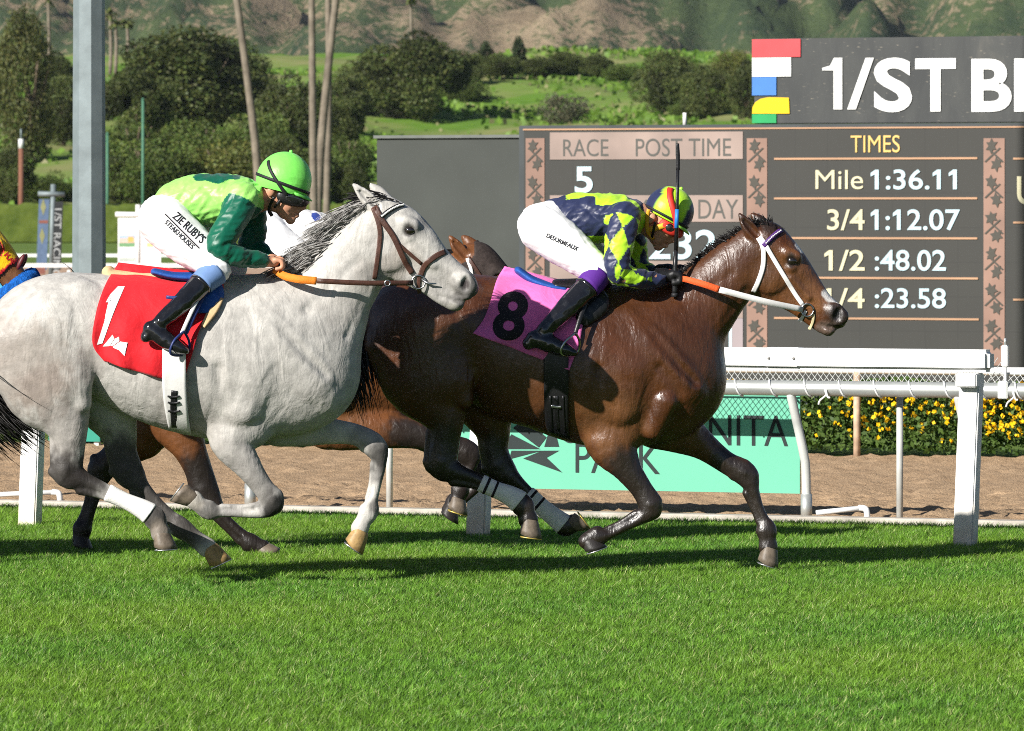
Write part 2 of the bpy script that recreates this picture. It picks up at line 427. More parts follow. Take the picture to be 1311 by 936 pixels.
def strap(name, fr, path, w_px, bvh, mat_, parent, side=-1, off=.007, th=.006, n=6, mirror=False, cols=5):
    P = resample([fr.p(*p)[[0, 2]] for p in path], n); w = w_px / fr.s / 2
    rows = []
    up, dn = offset_poly(P, w)
    for k in range(cols):
        q = up + (dn - up) * k / (cols - 1); rows.append(conform(q, bvh, side, off))
    G = np.array(rows)
    yy = G[:, :, 1]; ym = np.median(yy, axis=0)                       # keep the strap flat across its width
    G[:, :, 1] = ym[None, :] * .7 + yy * .3
    y0 = G[:, :, 1].copy()
    for _ in range(2): G[:, 1:-1, 1] = (G[:, :-2, 1] + 2 * G[:, 1:-1, 1] + G[:, 2:, 1]) / 4
    G[:, :, 1] = np.minimum(G[:, :, 1], y0 + .002) if side < 0 else np.maximum(G[:, :, 1], y0 - .002)
    V, F = solid_grid(G, th, (0, side, 0)); V = np.array(V)
    if mirror: V[:, 1] *= -1; F = [f[::-1] for f in F]
    return mesh_obj(name, V, F, mat_, parent)
def patch(name, fr, left, right, bvh, mat_, parent, side=-1, off=.01, th=.006, nu=24, nv=24, flutter=None, mirror=False, keep=None):
    """draped sheet between two picture-space edges (left, right: lists of points from top to bottom)"""
    Lp = resample([fr.p(*p)[[0, 2]] for p in left], 8); Rp = resample([fr.p(*p)[[0, 2]] for p in right], 8)
    def even(P, n):
        s_ = np.concatenate([[0], np.cumsum(np.linalg.norm(np.diff(P, axis=0), axis=1))]); t = np.linspace(0, s_[-1], n)
        return np.stack([np.interp(t, s_, P[:, c]) for c in range(P.shape[1])], 1)
    Lp, Rp = even(Lp, nv), even(Rp, nv); G = np.zeros((nu, nv, 3))
    for i in range(nu):
        u = i / (nu - 1); q = Lp * (1 - u) + Rp * u; G[i] = conform(q, bvh, side, off)
    Y = G[:, :, 1]; ext = np.minimum if side < 0 else np.maximum
    Y0 = Y.copy()
    for _ in range(3):
        Z = Y.copy(); Z[1:-1] = (Y[:-2] + 2 * Y[1:-1] + Y[2:]) / 4; Z[:, 1:-1] = (Z[:, :-2] + 2 * Z[:, 1:-1] + Z[:, 2:]) / 4
        Y = ext(Z, Y0)
    if flutter is not None:
        for i in range(nu):
            for j in range(nv): Y[i, j] += side * flutter(i / (nu - 1), j / (nv - 1))
    G[:, :, 1] = Y
    V, F = solid_grid(G, th, (0, side, 0)); V = np.array(V)
    if mirror: V[:, 1] *= -1; F = [f[::-1] for f in F]
    o = mesh_obj(name, V, F, mat_, parent)
    return o, bvh_of(np.array(V), np.array(F))
def decal(name, fr, polys, bvh, mat_, parent, side=-1, off=.003, step=.012):
    """flat print: filled picture-space outlines cut fine and laid on a surface"""
    bm = bmesh.new()
    for P in polys:
        vs_ = [bm.verts.new((p[0], 0, p[2])) for p in (fr.p(*q) for q in P)]
        try: bm.faces.new(vs_)
        except ValueError: pass
    bmesh.ops.triangulate(bm, faces=bm.faces[:])
    for _ in range(4):
        es = [e for e in bm.edges if e.calc_length() > step]
        if not es: break
        bmesh.ops.subdivide_edges(bm, edges=es, cuts=1); bmesh.ops.triangulate(bm, faces=bm.faces[:])
    for v in bm.verts:
        v.co.y = conform([(v.co.x, v.co.z)], bvh, side, off)[0][1]
    bmesh.ops.recalc_face_normals(bm, faces=bm.faces[:])
    return bm_obj(name, bm, mat_, parent, smooth=True)
def hair(name, roots, dirs, lens, mat_, parent, width=.006, segs=6, droop=.0, curl=.02, taper=.15, wind=(0, 0, 0), seed=3, clump=None):
    """many thin tapered locks in one mesh"""
    rg = np.random.default_rng(seed); V = []; F = []
    for i, (p, d, L) in enumerate(zip(roots, dirs, lens)):
        p = np.array(p, float); d = np.array(d, float); d /= np.linalg.norm(d)
        ph = rg.uniform(0, 6.28, 3); w0 = width * rg.uniform(.6, 1.4); st = L / segs; base = len(V); cur = p.copy()
        for k in range(segs + 1):
            t = k / segs; w = w0 * (1 - (1 - taper) * t ** 1.6)
            side = np.cross(d, (0, 1, 0)); side /= np.linalg.norm(side) + 1e-9
            a = rg.uniform(-.3, .3); side = side * math.cos(a) + np.array([0, 1, 0]) * math.sin(a)
            nrm = np.cross(side, d) * .35
            V += [cur - side * w, cur + nrm * w, cur + side * w, cur - nrm * w]
            d = d + np.array([curl * math.sin(ph[0] + 5 * t), curl * math.sin(ph[1] + 4 * t), -droop / segs + curl * math.sin(ph[2] + 6 * t)]) + np.array(wind) / segs
            d /= np.linalg.norm(d); cur = cur + d * st
        for k in range(segs):
            b = base + 4 * k
            F += [(b + q, b + (q + 1) % 4, b + 4 + (q + 1) % 4, b + 4 + q) for q in range(4)]
        F.append((base + 4 * segs, base + 4 * segs + 1, base + 4 * segs + 2, base + 4 * segs + 3))
    return mesh_obj(name, np.array(V), np.array(F, dtype=np.int32), mat_, parent)
# ------------------------------------------------------------ the two poses (side-view points, radius in picture px, across in metres)
GREY_FR = Frame(230, 29.1)
G_HEAD = dict(eye=(525, 295), crest0=(528, 318), crest1=(556, 340), nostril=(595, 363), mouth=(562, 379), lip=(604, 386), jawhole=(500, 324),
              ear_n=(453, 236), earb_n=(484, 268), ear_f=(474, 236), earb_f=(494, 258))
f_, g_, e_, c_ = head_extras(G_HEAD)
GREY = dict(
  torso=[(-8, 446, 40, 0, .16), (25, 434, 52, 0, .22), (52, 420, 62, 0, .25), (80, 415, 66, 0, .27), (120, 420, 70, 0, .262), (170, 438, 86, 0, .27), (225, 453, 97, 0, .295), (285, 458, 105, 0, .295), (335, 458, 103, 0, .255), (375, 470, 86, 0, .22), (402, 484, 55, 0, .18)],
  neck=[(345, 448, 92, 0, .19), (398, 417, 68, 0, .145), (424, 380, 53, 0, .112), (447, 345, 48, 0, .094), (467, 316, 44, 0, .088), (482, 292, 36, 0, .082)],
  skull=[(492, 278, 27, 0, .072), (514, 291, 28, 0, .088), (535, 309, 25, 0, .080), (556, 331, 20, 0, .062), (575, 347, 17, 0, .052), (593, 361, 16, 0, .052), (601, 369, 12, 0, .046)],
  jaw=[(492, 322, 31, 0, .058), (522, 343, 22, 0, .046), (548, 361, 16, 0, .036), (566, 377, 13, 0, .034), (580, 387, 11, 0, .033)],
  legs=[
   [(45, 440, 62, -.09, .17), (60, 490, 56, -.11, .15), (80, 520, 38, -.14, .10), (91, 550, 24, -.15, .072), (92, 578, 19, -.15, .054), (90, 603, 20, -.15, .048), (110, 617, 15, -.15, .040), (132, 625, 11, -.15, .030), (160, 638, 8.5, -.15, .026), (185, 650, 11, -.15, .032), (200, 660, 14, -.15, .038), (205, 671, 11.5, -.15, .034), (208, 680, 13, -.15, .038)],
   [(95, 450, 60, .09, .16), (130, 512, 40, .12, .12), (148, 550, 25, .14, .08), (153, 580, 20, .14, .058), (162, 606, 20, .14, .050), (176, 626, 14, .14, .040), (195, 645, 10, .14, .030), (215, 664, 10, .14, .030), (229, 677, 13.5, .14, .038), (246, 690, 11, .14, .034), (263, 703, 13, .14, .038)],
   [(318, 520, 52, -.09, .12), (298, 560, 29, -.13, .080), (318, 594, 18, -.14, .056), (338, 622, 13.5, -.14, .042), (350, 640, 15.5, -.14, .042), (338, 651, 11, -.14, .035), (310, 653, 8, -.14, .026), (285, 652, 8.5, -.14, .028), (270, 652, 12, -.14, .037), (258, 645, 10.5, -.14, .033), (250, 638, 12, -.14, .037)],
   [(350, 525, 48, .08, .12), (385, 547, 26, .12, .080), (420, 553, 17.5, .13, .056), (455, 558, 14, .13, .042), (479, 573, 15.5, .13, .043), (484, 595, 10.5, .13, .034), (480, 620, 8.2, .13, .026), (475, 642, 8.5, .13, .028), (472, 656, 12.5, .13, .037), (465, 668, 10.5, .13, .033), (460, 678, 12, .13, .037)]],
  cannon=[(6, 10), (5, 8), (5, 8), (5, 8)],
  muscle=[
   ([(322, 404, 24, -.165, .045), (352, 436, 30, -.20, .055), (392, 478, 30, -.175, .055), (412, 498, 20, -.14, .05)], .03),
   ([(322, 470, 34, -.225, .055), (312, 515, 28, -.20, .06)], .03),
   ([(70, 425, 52, -.20, .075), (86, 480, 38, -.21, .06)], .04),
   ([(20, 440, 40, -.15, .08), (25, 480, 30, -.15, .07), (55, 512, 18, -.16, .05)], .03),
   ([(105, 495, 16, -.19, .06), (108, 515, 13, -.19, .05)], .02),
   ([(108, 380, 20, -.165, .05)], .07),
   ([(72, 560, 6, -.15, .02), (73, 590, 6, -.15, .02), (76, 605, 8, -.15, .025)], .012),
   ([(425, 455, 26, .10, .07), (410, 500, 24, .12, .07)], .03), ([(415, 505, 26, -.09, .08)], .03),
   ([(300, 500, 40, .2, .07)], .05), ([(455, 366, 13, -.03, .05), (436, 424, 16, -.03, .06)], .02)],
  face=f_,
  groove=g_ + [([(330, 545, 4, -.25, .02), (338, 505, 3, -.285, .02), (355, 470, 3, -.285, .02)], .03),
               ([(282, 470, 5, -.31, .025), (286, 520, 6, -.30, .03), (280, 548, 5, -.26, .03)], .03),
               ([(100, 400, 5, -.30, .03), (112, 440, 5, -.30, .03), (120, 480, 6, -.28, .04)], .025),
               ([(395, 395, 5, -.175, .02), (430, 360, 5, -.13, .02), (458, 335, 4, -.11, .015)], .03),
               ([(446, 430, 3, -.125, .015), (462, 395, 3, -.10, .015), (476, 362, 3, -.09, .015)], .02),
               ([(355, 405, 5, -.26, .02), (388, 445, 5, -.245, .02), (420, 478, 4, -.21, .02)], .03)],
  ears=e_, earcut=c_)
BAY_FR = Frame(745, 30.05)
B_HEAD = dict(eye=(1013, 334), crest0=(1012, 356), crest1=(1034, 381), nostril=(1071, 402), mouth=(1036, 412), lip=(1079, 420), jawhole=(986, 354),
              ear_n=(946, 274), earb_n=(967, 304), ear_f=(963, 274), earb_f=(982, 293))
f_, g_, e_, c_ = head_extras(B_HEAD, .95)
BAY = dict(
  torso=[(492, 424, 36, 0, .17), (522, 412, 56, 0, .24), (570, 412, 63, 0, .27), (615, 422, 70, 0, .262), (660, 446, 90, 0, .272), (708, 456, 97, 0, .295), (762, 468, 103, 0, .295), (810, 471, 100, 0, .255), (846, 480, 84, 0, .22), (870, 492, 54, 0, .18)],
  neck=[(808, 456, 88, 0, .19), (852, 430, 68, 0, .148), (888, 400, 52, 0, .112), (918, 369, 43, 0, .094), (943, 344, 39, 0, .088), (965, 325, 35, 0, .082), (978, 313, 29, 0, .078)],
  skull=[(985, 314, 25, 0, .072), (999, 323, 23, 0, .086), (1015, 342, 22, 0, .078), (1033, 366, 19, 0, .060), (1049, 386, 16, 0, .052), (1066, 402, 14.5, 0, .052), (1073, 409, 12, 0, .046)],
  jaw=[(978, 350, 31, 0, .056), (1000, 370, 22, 0, .045), (1020, 388, 15, 0, .036), (1038, 404, 12, 0, .034), (1053, 416, 11, 0, .033)],
  legs=[
   [(530, 428, 60, -.09, .17), (540, 475, 56, -.11, .15), (560, 508, 39, -.14, .10), (571, 535, 24, -.15, .072), (570, 562, 19, -.15, .054), (567, 593, 20, -.15, .048), (585, 606, 15, -.15, .040), (605, 612, 11, -.15, .030), (632, 624, 8.5, -.15, .026), (655, 634, 11, -.15, .032), (669, 644, 14, -.15, .038), (674, 655, 11.5, -.15, .034), (676, 663, 13, -.15, .038)],
   [(585, 440, 60, .09, .16), (615, 505, 42, .12, .11), (630, 548, 24, .14, .075), (632, 578, 19, .14, .056), (640, 600, 19, .14, .048), (655, 617, 14, .14, .040), (673, 632, 10, .14, .030), (695, 652, 9.5, .14, .029), (714, 667, 11, .14, .034), (724, 675, 13, .14, .038), (731, 674, 11, .14, .034), (734, 672, 12, .14, .036)],
   [(800, 520, 50, -.09, .12), (782, 560, 35, -.13, .088), (800, 595, 19.5, -.14, .058), (821, 625, 14, -.14, .042), (832, 647, 15.5, -.14, .043), (818, 660, 10.5, -.14, .035), (796, 672, 8.2, -.14, .026), (778, 681, 8.5, -.14, .028), (765, 685, 12.5, -.14, .037), (756, 687, 10.5, -.14, .033), (751, 691, 11, -.14, .036)],
   [(838, 525, 50, .08, .12), (868, 550, 31, .11, .088), (900, 571, 19, .13, .056), (930, 593, 14.5, .13, .043), (955, 608, 16, .13, .044), (963, 630, 11, .13, .034), (971, 652, 8.5, .13, .026), (978, 668, 9, .13, .028), (983, 680, 13, .13, .037), (984, 692, 11, .13, .033), (985, 702, 12.5, .13, .037)]],
  cannon=[(6, 10), (5, 9), (5, 8), (5, 8)],
  muscle=[
   ([(796, 414, 24, -.165, .045), (824, 446, 30, -.205, .055), (862, 485, 30, -.18, .06), (884, 502, 20, -.14, .05)], .028),
   ([(796, 475, 34, -.23, .055), (792, 515, 28, -.205, .06)], .028),
   ([(556, 425, 50, -.20, .075), (572, 478, 36, -.21, .06)], .04),
   ([(505, 440, 38, -.15, .08), (512, 475, 28, -.15, .07)], .03),
   ([(590, 490, 16, -.19, .06), (594, 510, 13, -.19, .05)], .02),
   ([(592, 380, 20, -.165, .05)], .07),
   ([(551, 552, 6, -.15, .02), (549, 580, 6, -.15, .02), (552, 596, 8, -.15, .025)], .012),
   ([(880, 470, 26, .10, .07), (868, 510, 24, .12, .07)], .03), ([(872, 512, 28, -.09, .085)], .03),
   ([(776, 505, 40, .2, .07)], .05), ([(934, 374, 11, -.03, .05), (905, 430, 16, -.03, .06)], .02),
   ([(850, 512, 18, -.19, .06), (835, 548, 14, -.16, .05)], .02)],
  face=f_,
  groove=g_ + [([(815, 558, 4, -.23, .02), (824, 515, 4, -.27, .02), (838, 480, 4, -.275, .02)], .02),
               ([(765, 470, 5, -.31, .025), (766, 525, 6, -.30, .03), (762, 552, 5, -.26, .03)], .03),
               ([(585, 400, 5, -.30, .03), (597, 440, 5, -.30, .03), (604, 478, 6, -.28, .04)], .025),
               ([(868, 402, 5, -.18, .02), (905, 370, 5, -.13, .02), (935, 350, 4, -.11, .015)], .03),
               ([(918, 425, 4, -.12, .02), (938, 398, 4, -.09, .02), (955, 372, 4, -.08, .02)], .02),
               ([(828, 412, 5, -.26, .02), (860, 455, 5, -.25, .02), (890, 488, 4, -.21, .02)], .028),
               ([(845, 470, 5, -.27, .02), (868, 500, 5, -.25, .02)], .03)],
  ears=e_, earcut=c_)
DG = (.085, .08, .076); DK = (.012, .010, .009)
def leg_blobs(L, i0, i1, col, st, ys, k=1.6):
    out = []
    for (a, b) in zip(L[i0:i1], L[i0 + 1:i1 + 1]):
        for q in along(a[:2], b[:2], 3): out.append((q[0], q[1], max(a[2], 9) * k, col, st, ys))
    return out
def build_grey():
    fr = GREY_FR; V, Q = horse_mesh(fr, GREY)
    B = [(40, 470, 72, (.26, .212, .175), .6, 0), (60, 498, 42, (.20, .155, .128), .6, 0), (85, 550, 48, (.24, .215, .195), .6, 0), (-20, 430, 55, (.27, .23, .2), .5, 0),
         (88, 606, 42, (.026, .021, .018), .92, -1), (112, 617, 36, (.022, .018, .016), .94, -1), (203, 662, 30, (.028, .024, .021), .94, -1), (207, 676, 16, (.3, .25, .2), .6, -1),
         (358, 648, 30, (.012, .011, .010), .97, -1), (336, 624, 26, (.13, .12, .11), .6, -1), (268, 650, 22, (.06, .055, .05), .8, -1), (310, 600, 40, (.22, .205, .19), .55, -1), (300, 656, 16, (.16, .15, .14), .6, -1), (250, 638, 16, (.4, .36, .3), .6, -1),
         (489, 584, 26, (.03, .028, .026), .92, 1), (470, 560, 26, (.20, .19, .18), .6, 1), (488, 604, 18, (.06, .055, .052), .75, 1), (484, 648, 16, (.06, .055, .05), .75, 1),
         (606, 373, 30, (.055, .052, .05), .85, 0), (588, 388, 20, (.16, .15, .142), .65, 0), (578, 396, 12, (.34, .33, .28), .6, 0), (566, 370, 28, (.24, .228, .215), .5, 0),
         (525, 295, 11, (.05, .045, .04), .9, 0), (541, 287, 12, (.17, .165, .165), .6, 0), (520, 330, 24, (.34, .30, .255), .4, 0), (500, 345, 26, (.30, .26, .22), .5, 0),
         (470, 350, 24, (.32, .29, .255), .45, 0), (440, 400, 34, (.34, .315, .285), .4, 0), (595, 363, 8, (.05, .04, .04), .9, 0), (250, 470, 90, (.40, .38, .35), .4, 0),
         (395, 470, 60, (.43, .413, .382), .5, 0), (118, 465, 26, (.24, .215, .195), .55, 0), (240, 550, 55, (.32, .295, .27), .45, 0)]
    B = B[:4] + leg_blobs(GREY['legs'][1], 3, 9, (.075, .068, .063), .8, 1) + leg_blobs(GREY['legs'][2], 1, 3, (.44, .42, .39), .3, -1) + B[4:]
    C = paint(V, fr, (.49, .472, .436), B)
    return V, Q, C
def bay_blobs(S, legs=True):
    T = (.155, .062, .022)
    B = [(700, 520, 90, (.115, .046, .017), .7, 0), (780, 540, 60, (.15, .065, .024), .7, 0), (640, 500, 50, (.11, .045, .018), .5, 0),
         (1015, 365, 60, (.17, .068, .023), .75, 0), (990, 350, 40, (.12, .05, .019), .5, 0), (1045, 376, 26, (.20, .085, .032), .6, 0),
         (1073, 405, 24, (.022, .017, .015), .9, 0), (1056, 422, 16, (.14, .105, .085), .7, 0), (1013, 334, 11, (.015, .012, .01), .9, 0), (1071, 402, 8, (.006, .005, .005), .95, 0),
         (952, 285, 16, (.03, .016, .01), .7, 0), (985, 284, 18, (.015, .011, .009), .9, 0),
         (880, 540, 44, (.15, .06, .023), .7, 1), (915, 575, 26, (.10, .045, .02), .6, 1), (940, 340, 60, (.075, .032, .014), .5, 0), (850, 440, 80, (.075, .030, .012), .4, 0)]
    for i, (i0, i1) in enumerate(((4, 12), (3, 11), (2, 10), (3, 10))):
        B += leg_blobs(S['legs'][i], i0, i1, (.020, .014, .011), .93, -1 if i in (0, 2) else 1)
    return B
def build_bay():
    fr = BAY_FR; V, Q = horse_mesh(fr, BAY)
    C = paint(V, fr, (.078, .0245, .0068), bay_blobs(BAY))
    return V, Q, C
# ------------------------------------------------------------ text helper
def text_mesh(s, size=1.0, bold=0.0, xs=1.0, align='LEFT', spacing=1.0):
    cu = bpy.data.curves.new('txt', 'FONT'); cu.body = s; cu.size = size; cu.align_x = align; cu.space_character = spacing
    cu.fill_mode = 'BOTH'; cu.offset = bold; cu.resolution_u = 5
    o = bpy.data.objects.new('txt', cu); COL.objects.link(o)
    dg = bpy.context.evaluated_depsgraph_get(); dg.update()
    me = bpy.data.meshes.new_from_object(o.evaluated_get(dg)); bpy.data.objects.remove(o)
    V = np.array([v.co[:] for v in me.vertices]) if len(me.vertices) else np.zeros((0, 3)); F = [tuple(p.vertices) for p in me.polygons]
    bpy.data.meshes.remove(me); bpy.data.curves.remove(cu)
    V[:, 0] *= xs; return V, F
def text_decal(name, fr, s, x0, y0, ang, hpx, bvh, mat_, parent, side=-1, off=.003, xs=1.0, bold=0.0, align='CENTER', shear=0.0, step=.015):
    V, F = text_mesh(s, 1.0, bold, xs, align)
    k = hpx / .70; ca, sa = math.cos(R(ang)), math.sin(R(ang)); bm = bmesh.new(); vs_ = []
    for v in V:
        u, w = (v[0] + shear * v[1]) * k, v[1] * k
        q = fr.p(x0 + u * ca + w * sa, y0 + u * sa - w * ca); vs_.append(bm.verts.new((q[0], 0, q[2])))
    for f in F:
        try: bm.faces.new([vs_[i] for i in f])
        except ValueError: pass
    bmesh.ops.remove_doubles(bm, verts=bm.verts[:], dist=1e-5); bmesh.ops.triangulate(bm, faces=bm.faces[:])
    for _ in range(3):
        es = [e for e in bm.edges if e.calc_length() > step]
        if not es: break
        bmesh.ops.subdivide_edges(bm, edges=es, cuts=1); bmesh.ops.triangulate(bm, faces=bm.faces[:])
    for v in bm.verts: v.co.y = conform([(v.co.x, v.co.z)], bvh, side, off)[0][1]
    bmesh.ops.recalc_face_normals(bm, faces=bm.faces[:])
    if len(bm.faces) and sum(f.normal.y for f in bm.faces) * side < 0: bmesh.ops.reverse_faces(bm, faces=bm.faces[:])
    return bm_obj(name, bm, mat_, parent, smooth=True)

# ------------------------------------------------------------ shared materials
M_eye = mat('eye_gloss', (.012, .008, .006), .06, .8, var=.0, coat=1.0)
M_hoofY = mat('hoof_honey', (.42, .27, .11), .5, .4, var=.25, scale=30, bump=.3, bscale=90)
M_hoofD = mat('hoof_grey', (.17, .135, .10), .5, .4, var=.25, scale=30, bump=.3, bscale=90)
M_hoofK = mat('hoof_black', (.03, .026, .024), .45, .4, var=.2, scale=30, bump=.3, bscale=90)
M_shoe = mat('shoe_alloy', (.72, .72, .70), .3, .5, .9, .1)
M_wrap = mat('wrap_white', (.80, .79, .75), .85, .2, var=.06, scale=25, bump=.5, bscale=140, bdist=.003)
M_black = mat('black_leather', (.012, .012, .013), .38, .5, var=.2, bump=.2, bscale=120)
M_brownl = mat('brown_leather', (.085, .038, .026), .45, .45, var=.25, scale=30, bump=.3, bscale=150)
M_metal = mat('bit_steel', (.55, .56, .57), .25, .5, 1., .1)
M_whites = mat('white_strap', (.78, .77, .74), .5, .4, var=.06, scale=20, bump=.15, bscale=120)
M_orange = mat('orange_rubber', (.78, .22, .02), .7, .3, var=.1, scale=40, bump=.6, bscale=200)
M_ored = mat('red_orange_rubber', (.75, .11, .025), .7, .3, var=.1, scale=40, bump=.6, bscale=200)
M_tan = mat('chamois_tan', (.62, .44, .24), .85, .15, var=.12, scale=20, bump=.4, bscale=90)
M_blueP = mat('blue_pad', (.018, .09, .36), .6, .3, var=.15, scale=20, bump=.3, bscale=100)
M_navyP = mat('navy_pad', (.022, .04, .16), .45, .4, var=.15, scale=20, bump=.2, bscale=100)
def cloth_mat(name, col, rough=.75, wr=.5, wscale=7., sheen=.1, attr=None, sp=.3):
    m = bpy.data.materials.new(name); t, b, out = nodes_of(m); MATS[name] = m; tc = N(t, 'TexCoord')
    if attr: base = N(t, 'Attribute', attribute_name=attr).outputs['Color']
    else:
        rgb = N(t, 'RGB'); rgb.outputs[0].default_value = (*col, 1); base = rgb.outputs[0]
    n0 = noise_n(t, tc.outputs['Object'], 60, 3); r0 = ramp_n(t, n0.outputs[0], [(.3, .93), (.7, 1.04)])
    t.links.new(mix_n(t, 1., base, r0.outputs[0], 'MULTIPLY'), b.inputs['Base Color'])
    b.inputs['Roughness'].default_value = rough; b.inputs['Specular IOR Level'].default_value = sp; b.inputs['Sheen Weight'].default_value = sheen
    n1 = noise_n(t, tc.outputs['Object'], wscale, 3, .5, 1.6); p1 = bump_n(t, b, n1.outputs[0], wr, .03)
    n2 = noise_n(t, tc.outputs['Object'], wscale * 3.3, 3, .55, 1.0); p2 = bump_n(t, b, n2.outputs[0], wr * .6, .012, p1)
    n3 = noise_n(t, tc.outputs['Object'], 420, 1); bump_n(t, b, n3.outputs[0], .15, .001, p2)
    return m
M_red = cloth_mat('saddle_cloth_red', (.62, .010, .018), .75, .35, 6.)
M_pink = cloth_mat('saddle_cloth_pink', (.72, .15, .42), .75, .35, 6.)
M_white_p = mat('print_white', (.82, .82, .80), .7, .3, var=.04)
M_black_p = mat('print_black', (.012, .010, .014), .7, .3, var=.05)
M_girthw = mat('girth_white', (.72, .71, .68), .6, .3, var=.08, scale=15, bump=.2, bscale=90)

def add_eye(fr, P, sx, parent):
    for sg in (-1, 1):
        bm = bmesh.new(); bmesh.ops.create_uvsphere(bm, u_segments=20, v_segments=14, radius=.021)
        q = fr.p(*P['eye'], sg * .083)
        o = bm_obj('eye', bm, M_eye, parent, True); o.location = q; o.scale = (1.15, .8, .95)
def add_hooves(fr, L, parent):
    for cor, sole, toe, y, m_, shoe in L:
        V, F, ring, A = hoof_mesh(fr, cor, sole, toe, y)
        h = mesh_obj('hoof', V, F, m_, parent)
        if shoe is not None:
            V2, F2 = tube_np(np.array(ring), .0075, 6, .55, up=A); mesh_obj('horseshoe', V2, F2, shoe, h)
def leg_wrap(fr, L, i0, i1, t0, t1, extra, mat_, parent, name='leg_wrap'):
    Q = resample(fr.nodes(L[i0:i1 + 1]), 10); n = len(Q); a, b = int(t0 * (n - 1)), int(t1 * (n - 1)); Q = Q[a:b + 1]
    rr = Q[:, 3] + extra / fr.s; rr[0] *= .93; rr[-1] *= .95
    return tube(name, Q[:, :3], rr, mat_, parent, 20, float(np.mean((Q[:, 4] + extra / fr.s) / rr)))
def band_on(fr, L, i0, i1, t, w, extra, mat_, parent):
    Q = resample(fr.nodes(L[i0:i1 + 1]), 10); n = len(Q); x = t * (n - 1); idx = np.arange(n)
    P = np.stack([np.interp([x - w, x - w * .9, x + w * .9, x + w], idx, Q[:, c]) for c in range(5)], 1); rr = P[:, 3] + extra / fr.s; rr[0] *= .96; rr[-1] *= .96
    return tube('stripe', P[:, :3], rr, mat_, parent, 20, float(np.mean((P[:, 4] + extra / fr.s) / rr)))
def ribbon(name, pts, w, mat_, parent, th=.004, up=(0, 1, 0)):
    """free flat strap through 3-D points, its face turned to the side"""
    P = resample(pts, 6); T = np.gradient(P, axis=0); T /= np.linalg.norm(T, axis=1)[:, None]
    a = np.cross(T, up); a /= np.linalg.norm(a, axis=1)[:, None]
    w = np.full(len(P), w) if np.isscalar(w) else np.interp(np.linspace(0, 1, len(P)), np.linspace(0, 1, len(w)), w)
    G = np.stack([P - a * w[:, None] / 2, P, P + a * w[:, None] / 2], 0)
    V, F = solid_grid(G, th); return mesh_obj(name, V, F, mat_, parent)
def ring_obj(name, fr, c, y, r_px, rad, mat_, parent):
    q = fr.p(*c, y); r = r_px / fr.s
    P = [q + np.array([r * math.cos(t), .0, r * math.sin(t)]) for t in np.linspace(0, 2 * math.pi, 25)]
    return tube(name, P, rad, mat_, parent, 6)

# ------------------------------------------------------------ the grey horse, number 1
M_grey = mat_coat('grey_coat', .5, .3, .02, .13, .15, fine=.35)
M_bay = mat_coat('bay_coat', .33, .7, 0., .32, coat=.07, fine=1.0)
M_bay2 = mat_coat('light_bay_coat', .40, .45, 0., .2, fine=.6)
M_manedk = mat('dark_mane', (.014, .012, .011), .45, .4, var=.3, scale=30)
def mane_grey_mat():
    m = bpy.data.materials.new('grey_mane'); t, b, out = nodes_of(m); tc = N(t, 'TexCoord')
    n = noise_n(t, tc.outputs['Object'], 34, 3); r = ramp_n(t, n.outputs[0], [(.28, (.07, .066, .062)), (.45, (.20, .19, .178)), (.62, (.42, .41, .39))])
    t.links.new(r.outputs[0], b.inputs['Base Color']); b.inputs['Roughness'].default_value = .5; return m
M_manegr = mane_grey_mat()
fr = GREY_FR
grey = thing('racehorse', 'light grey galloping racehorse with number 1 red saddle cloth and dark grey mane', 'horse', fr.loc, 'racehorses galloping on the turf')
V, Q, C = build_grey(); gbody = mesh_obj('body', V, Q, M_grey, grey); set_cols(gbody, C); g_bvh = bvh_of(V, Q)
add_eye(fr, G_HEAD, 1, grey)
add_hooves(fr, [((208, 680), (209, 701), (.92, .4), -.15, M_hoofD, M_shoe), ((265, 703), (276, 726), (1, -.05), .14, M_hoofY, M_shoe),
                ((250, 637), (233, 624), (-.92, .4), -.14, M_hoofD, M_shoe), ((461, 681), (447, 700), (.4, .92), .13, M_hoofY, M_shoe)], grey)
leg_wrap(fr, GREY['legs'][0], 6, 10, .33, .90, 1.8, M_wrap, grey)
# mane: locks from the crest, blown back
cr = resample([fr.p(*p) for p in ((350, 352), (372, 342), (392, 330), (412, 308), (432, 285), (448, 270), (464, 258), (478, 252), (488, 250))], 30)
roots, dirs, lens = [], [], []
for i in range(3600):
    t = rng.uniform(0, 1); q = cr[int(t * (len(cr) - 1))] + np.array([rng.normal(0, .008) + .012, rng.normal(0, .022) - .012, rng.normal(0, .008) - .016])
    roots.append(q); ph = 9 * t; dirs.append((-.95 + rng.normal(0, .06), -.12 + .10 * math.sin(ph * 7) + rng.normal(0, .07), -.20 + .10 * math.sin(ph * 4) + .05 * math.sin(ph * 13) + rng.normal(0, .05))); lens.append((.07 + .14 * rng.random() ** 1.5) * (1 + .25 * math.sin(ph * 4)) * (1 - .35 * max(0, t - .75) * 4))
hair('mane', roots, dirs, lens, M_manegr, grey, .0034, 9, .55, .018, .12)
roots, dirs, lens = [], [], []
for i in range(170):                               # forelock lying back between the ears
    q = fr.p(rng.uniform(470, 512), 0, rng.normal(0, .022)); q[2] = fr.p(0, 252 - .0 * i)[2] - max(0, (q[0] - fr.p(496, 0)[0])) * .35 - .005
    roots.append(q); dirs.append((-.8 + rng.normal(0, .2), rng.normal(0, .2), .25 + rng.normal(0, .12))); lens.append(rng.uniform(.06, .16))
hair('forelock', roots, dirs, lens, M_manedk, grey, .004, 5, .7, .08, .1, seed=5)
roots, dirs, lens = [], [], []
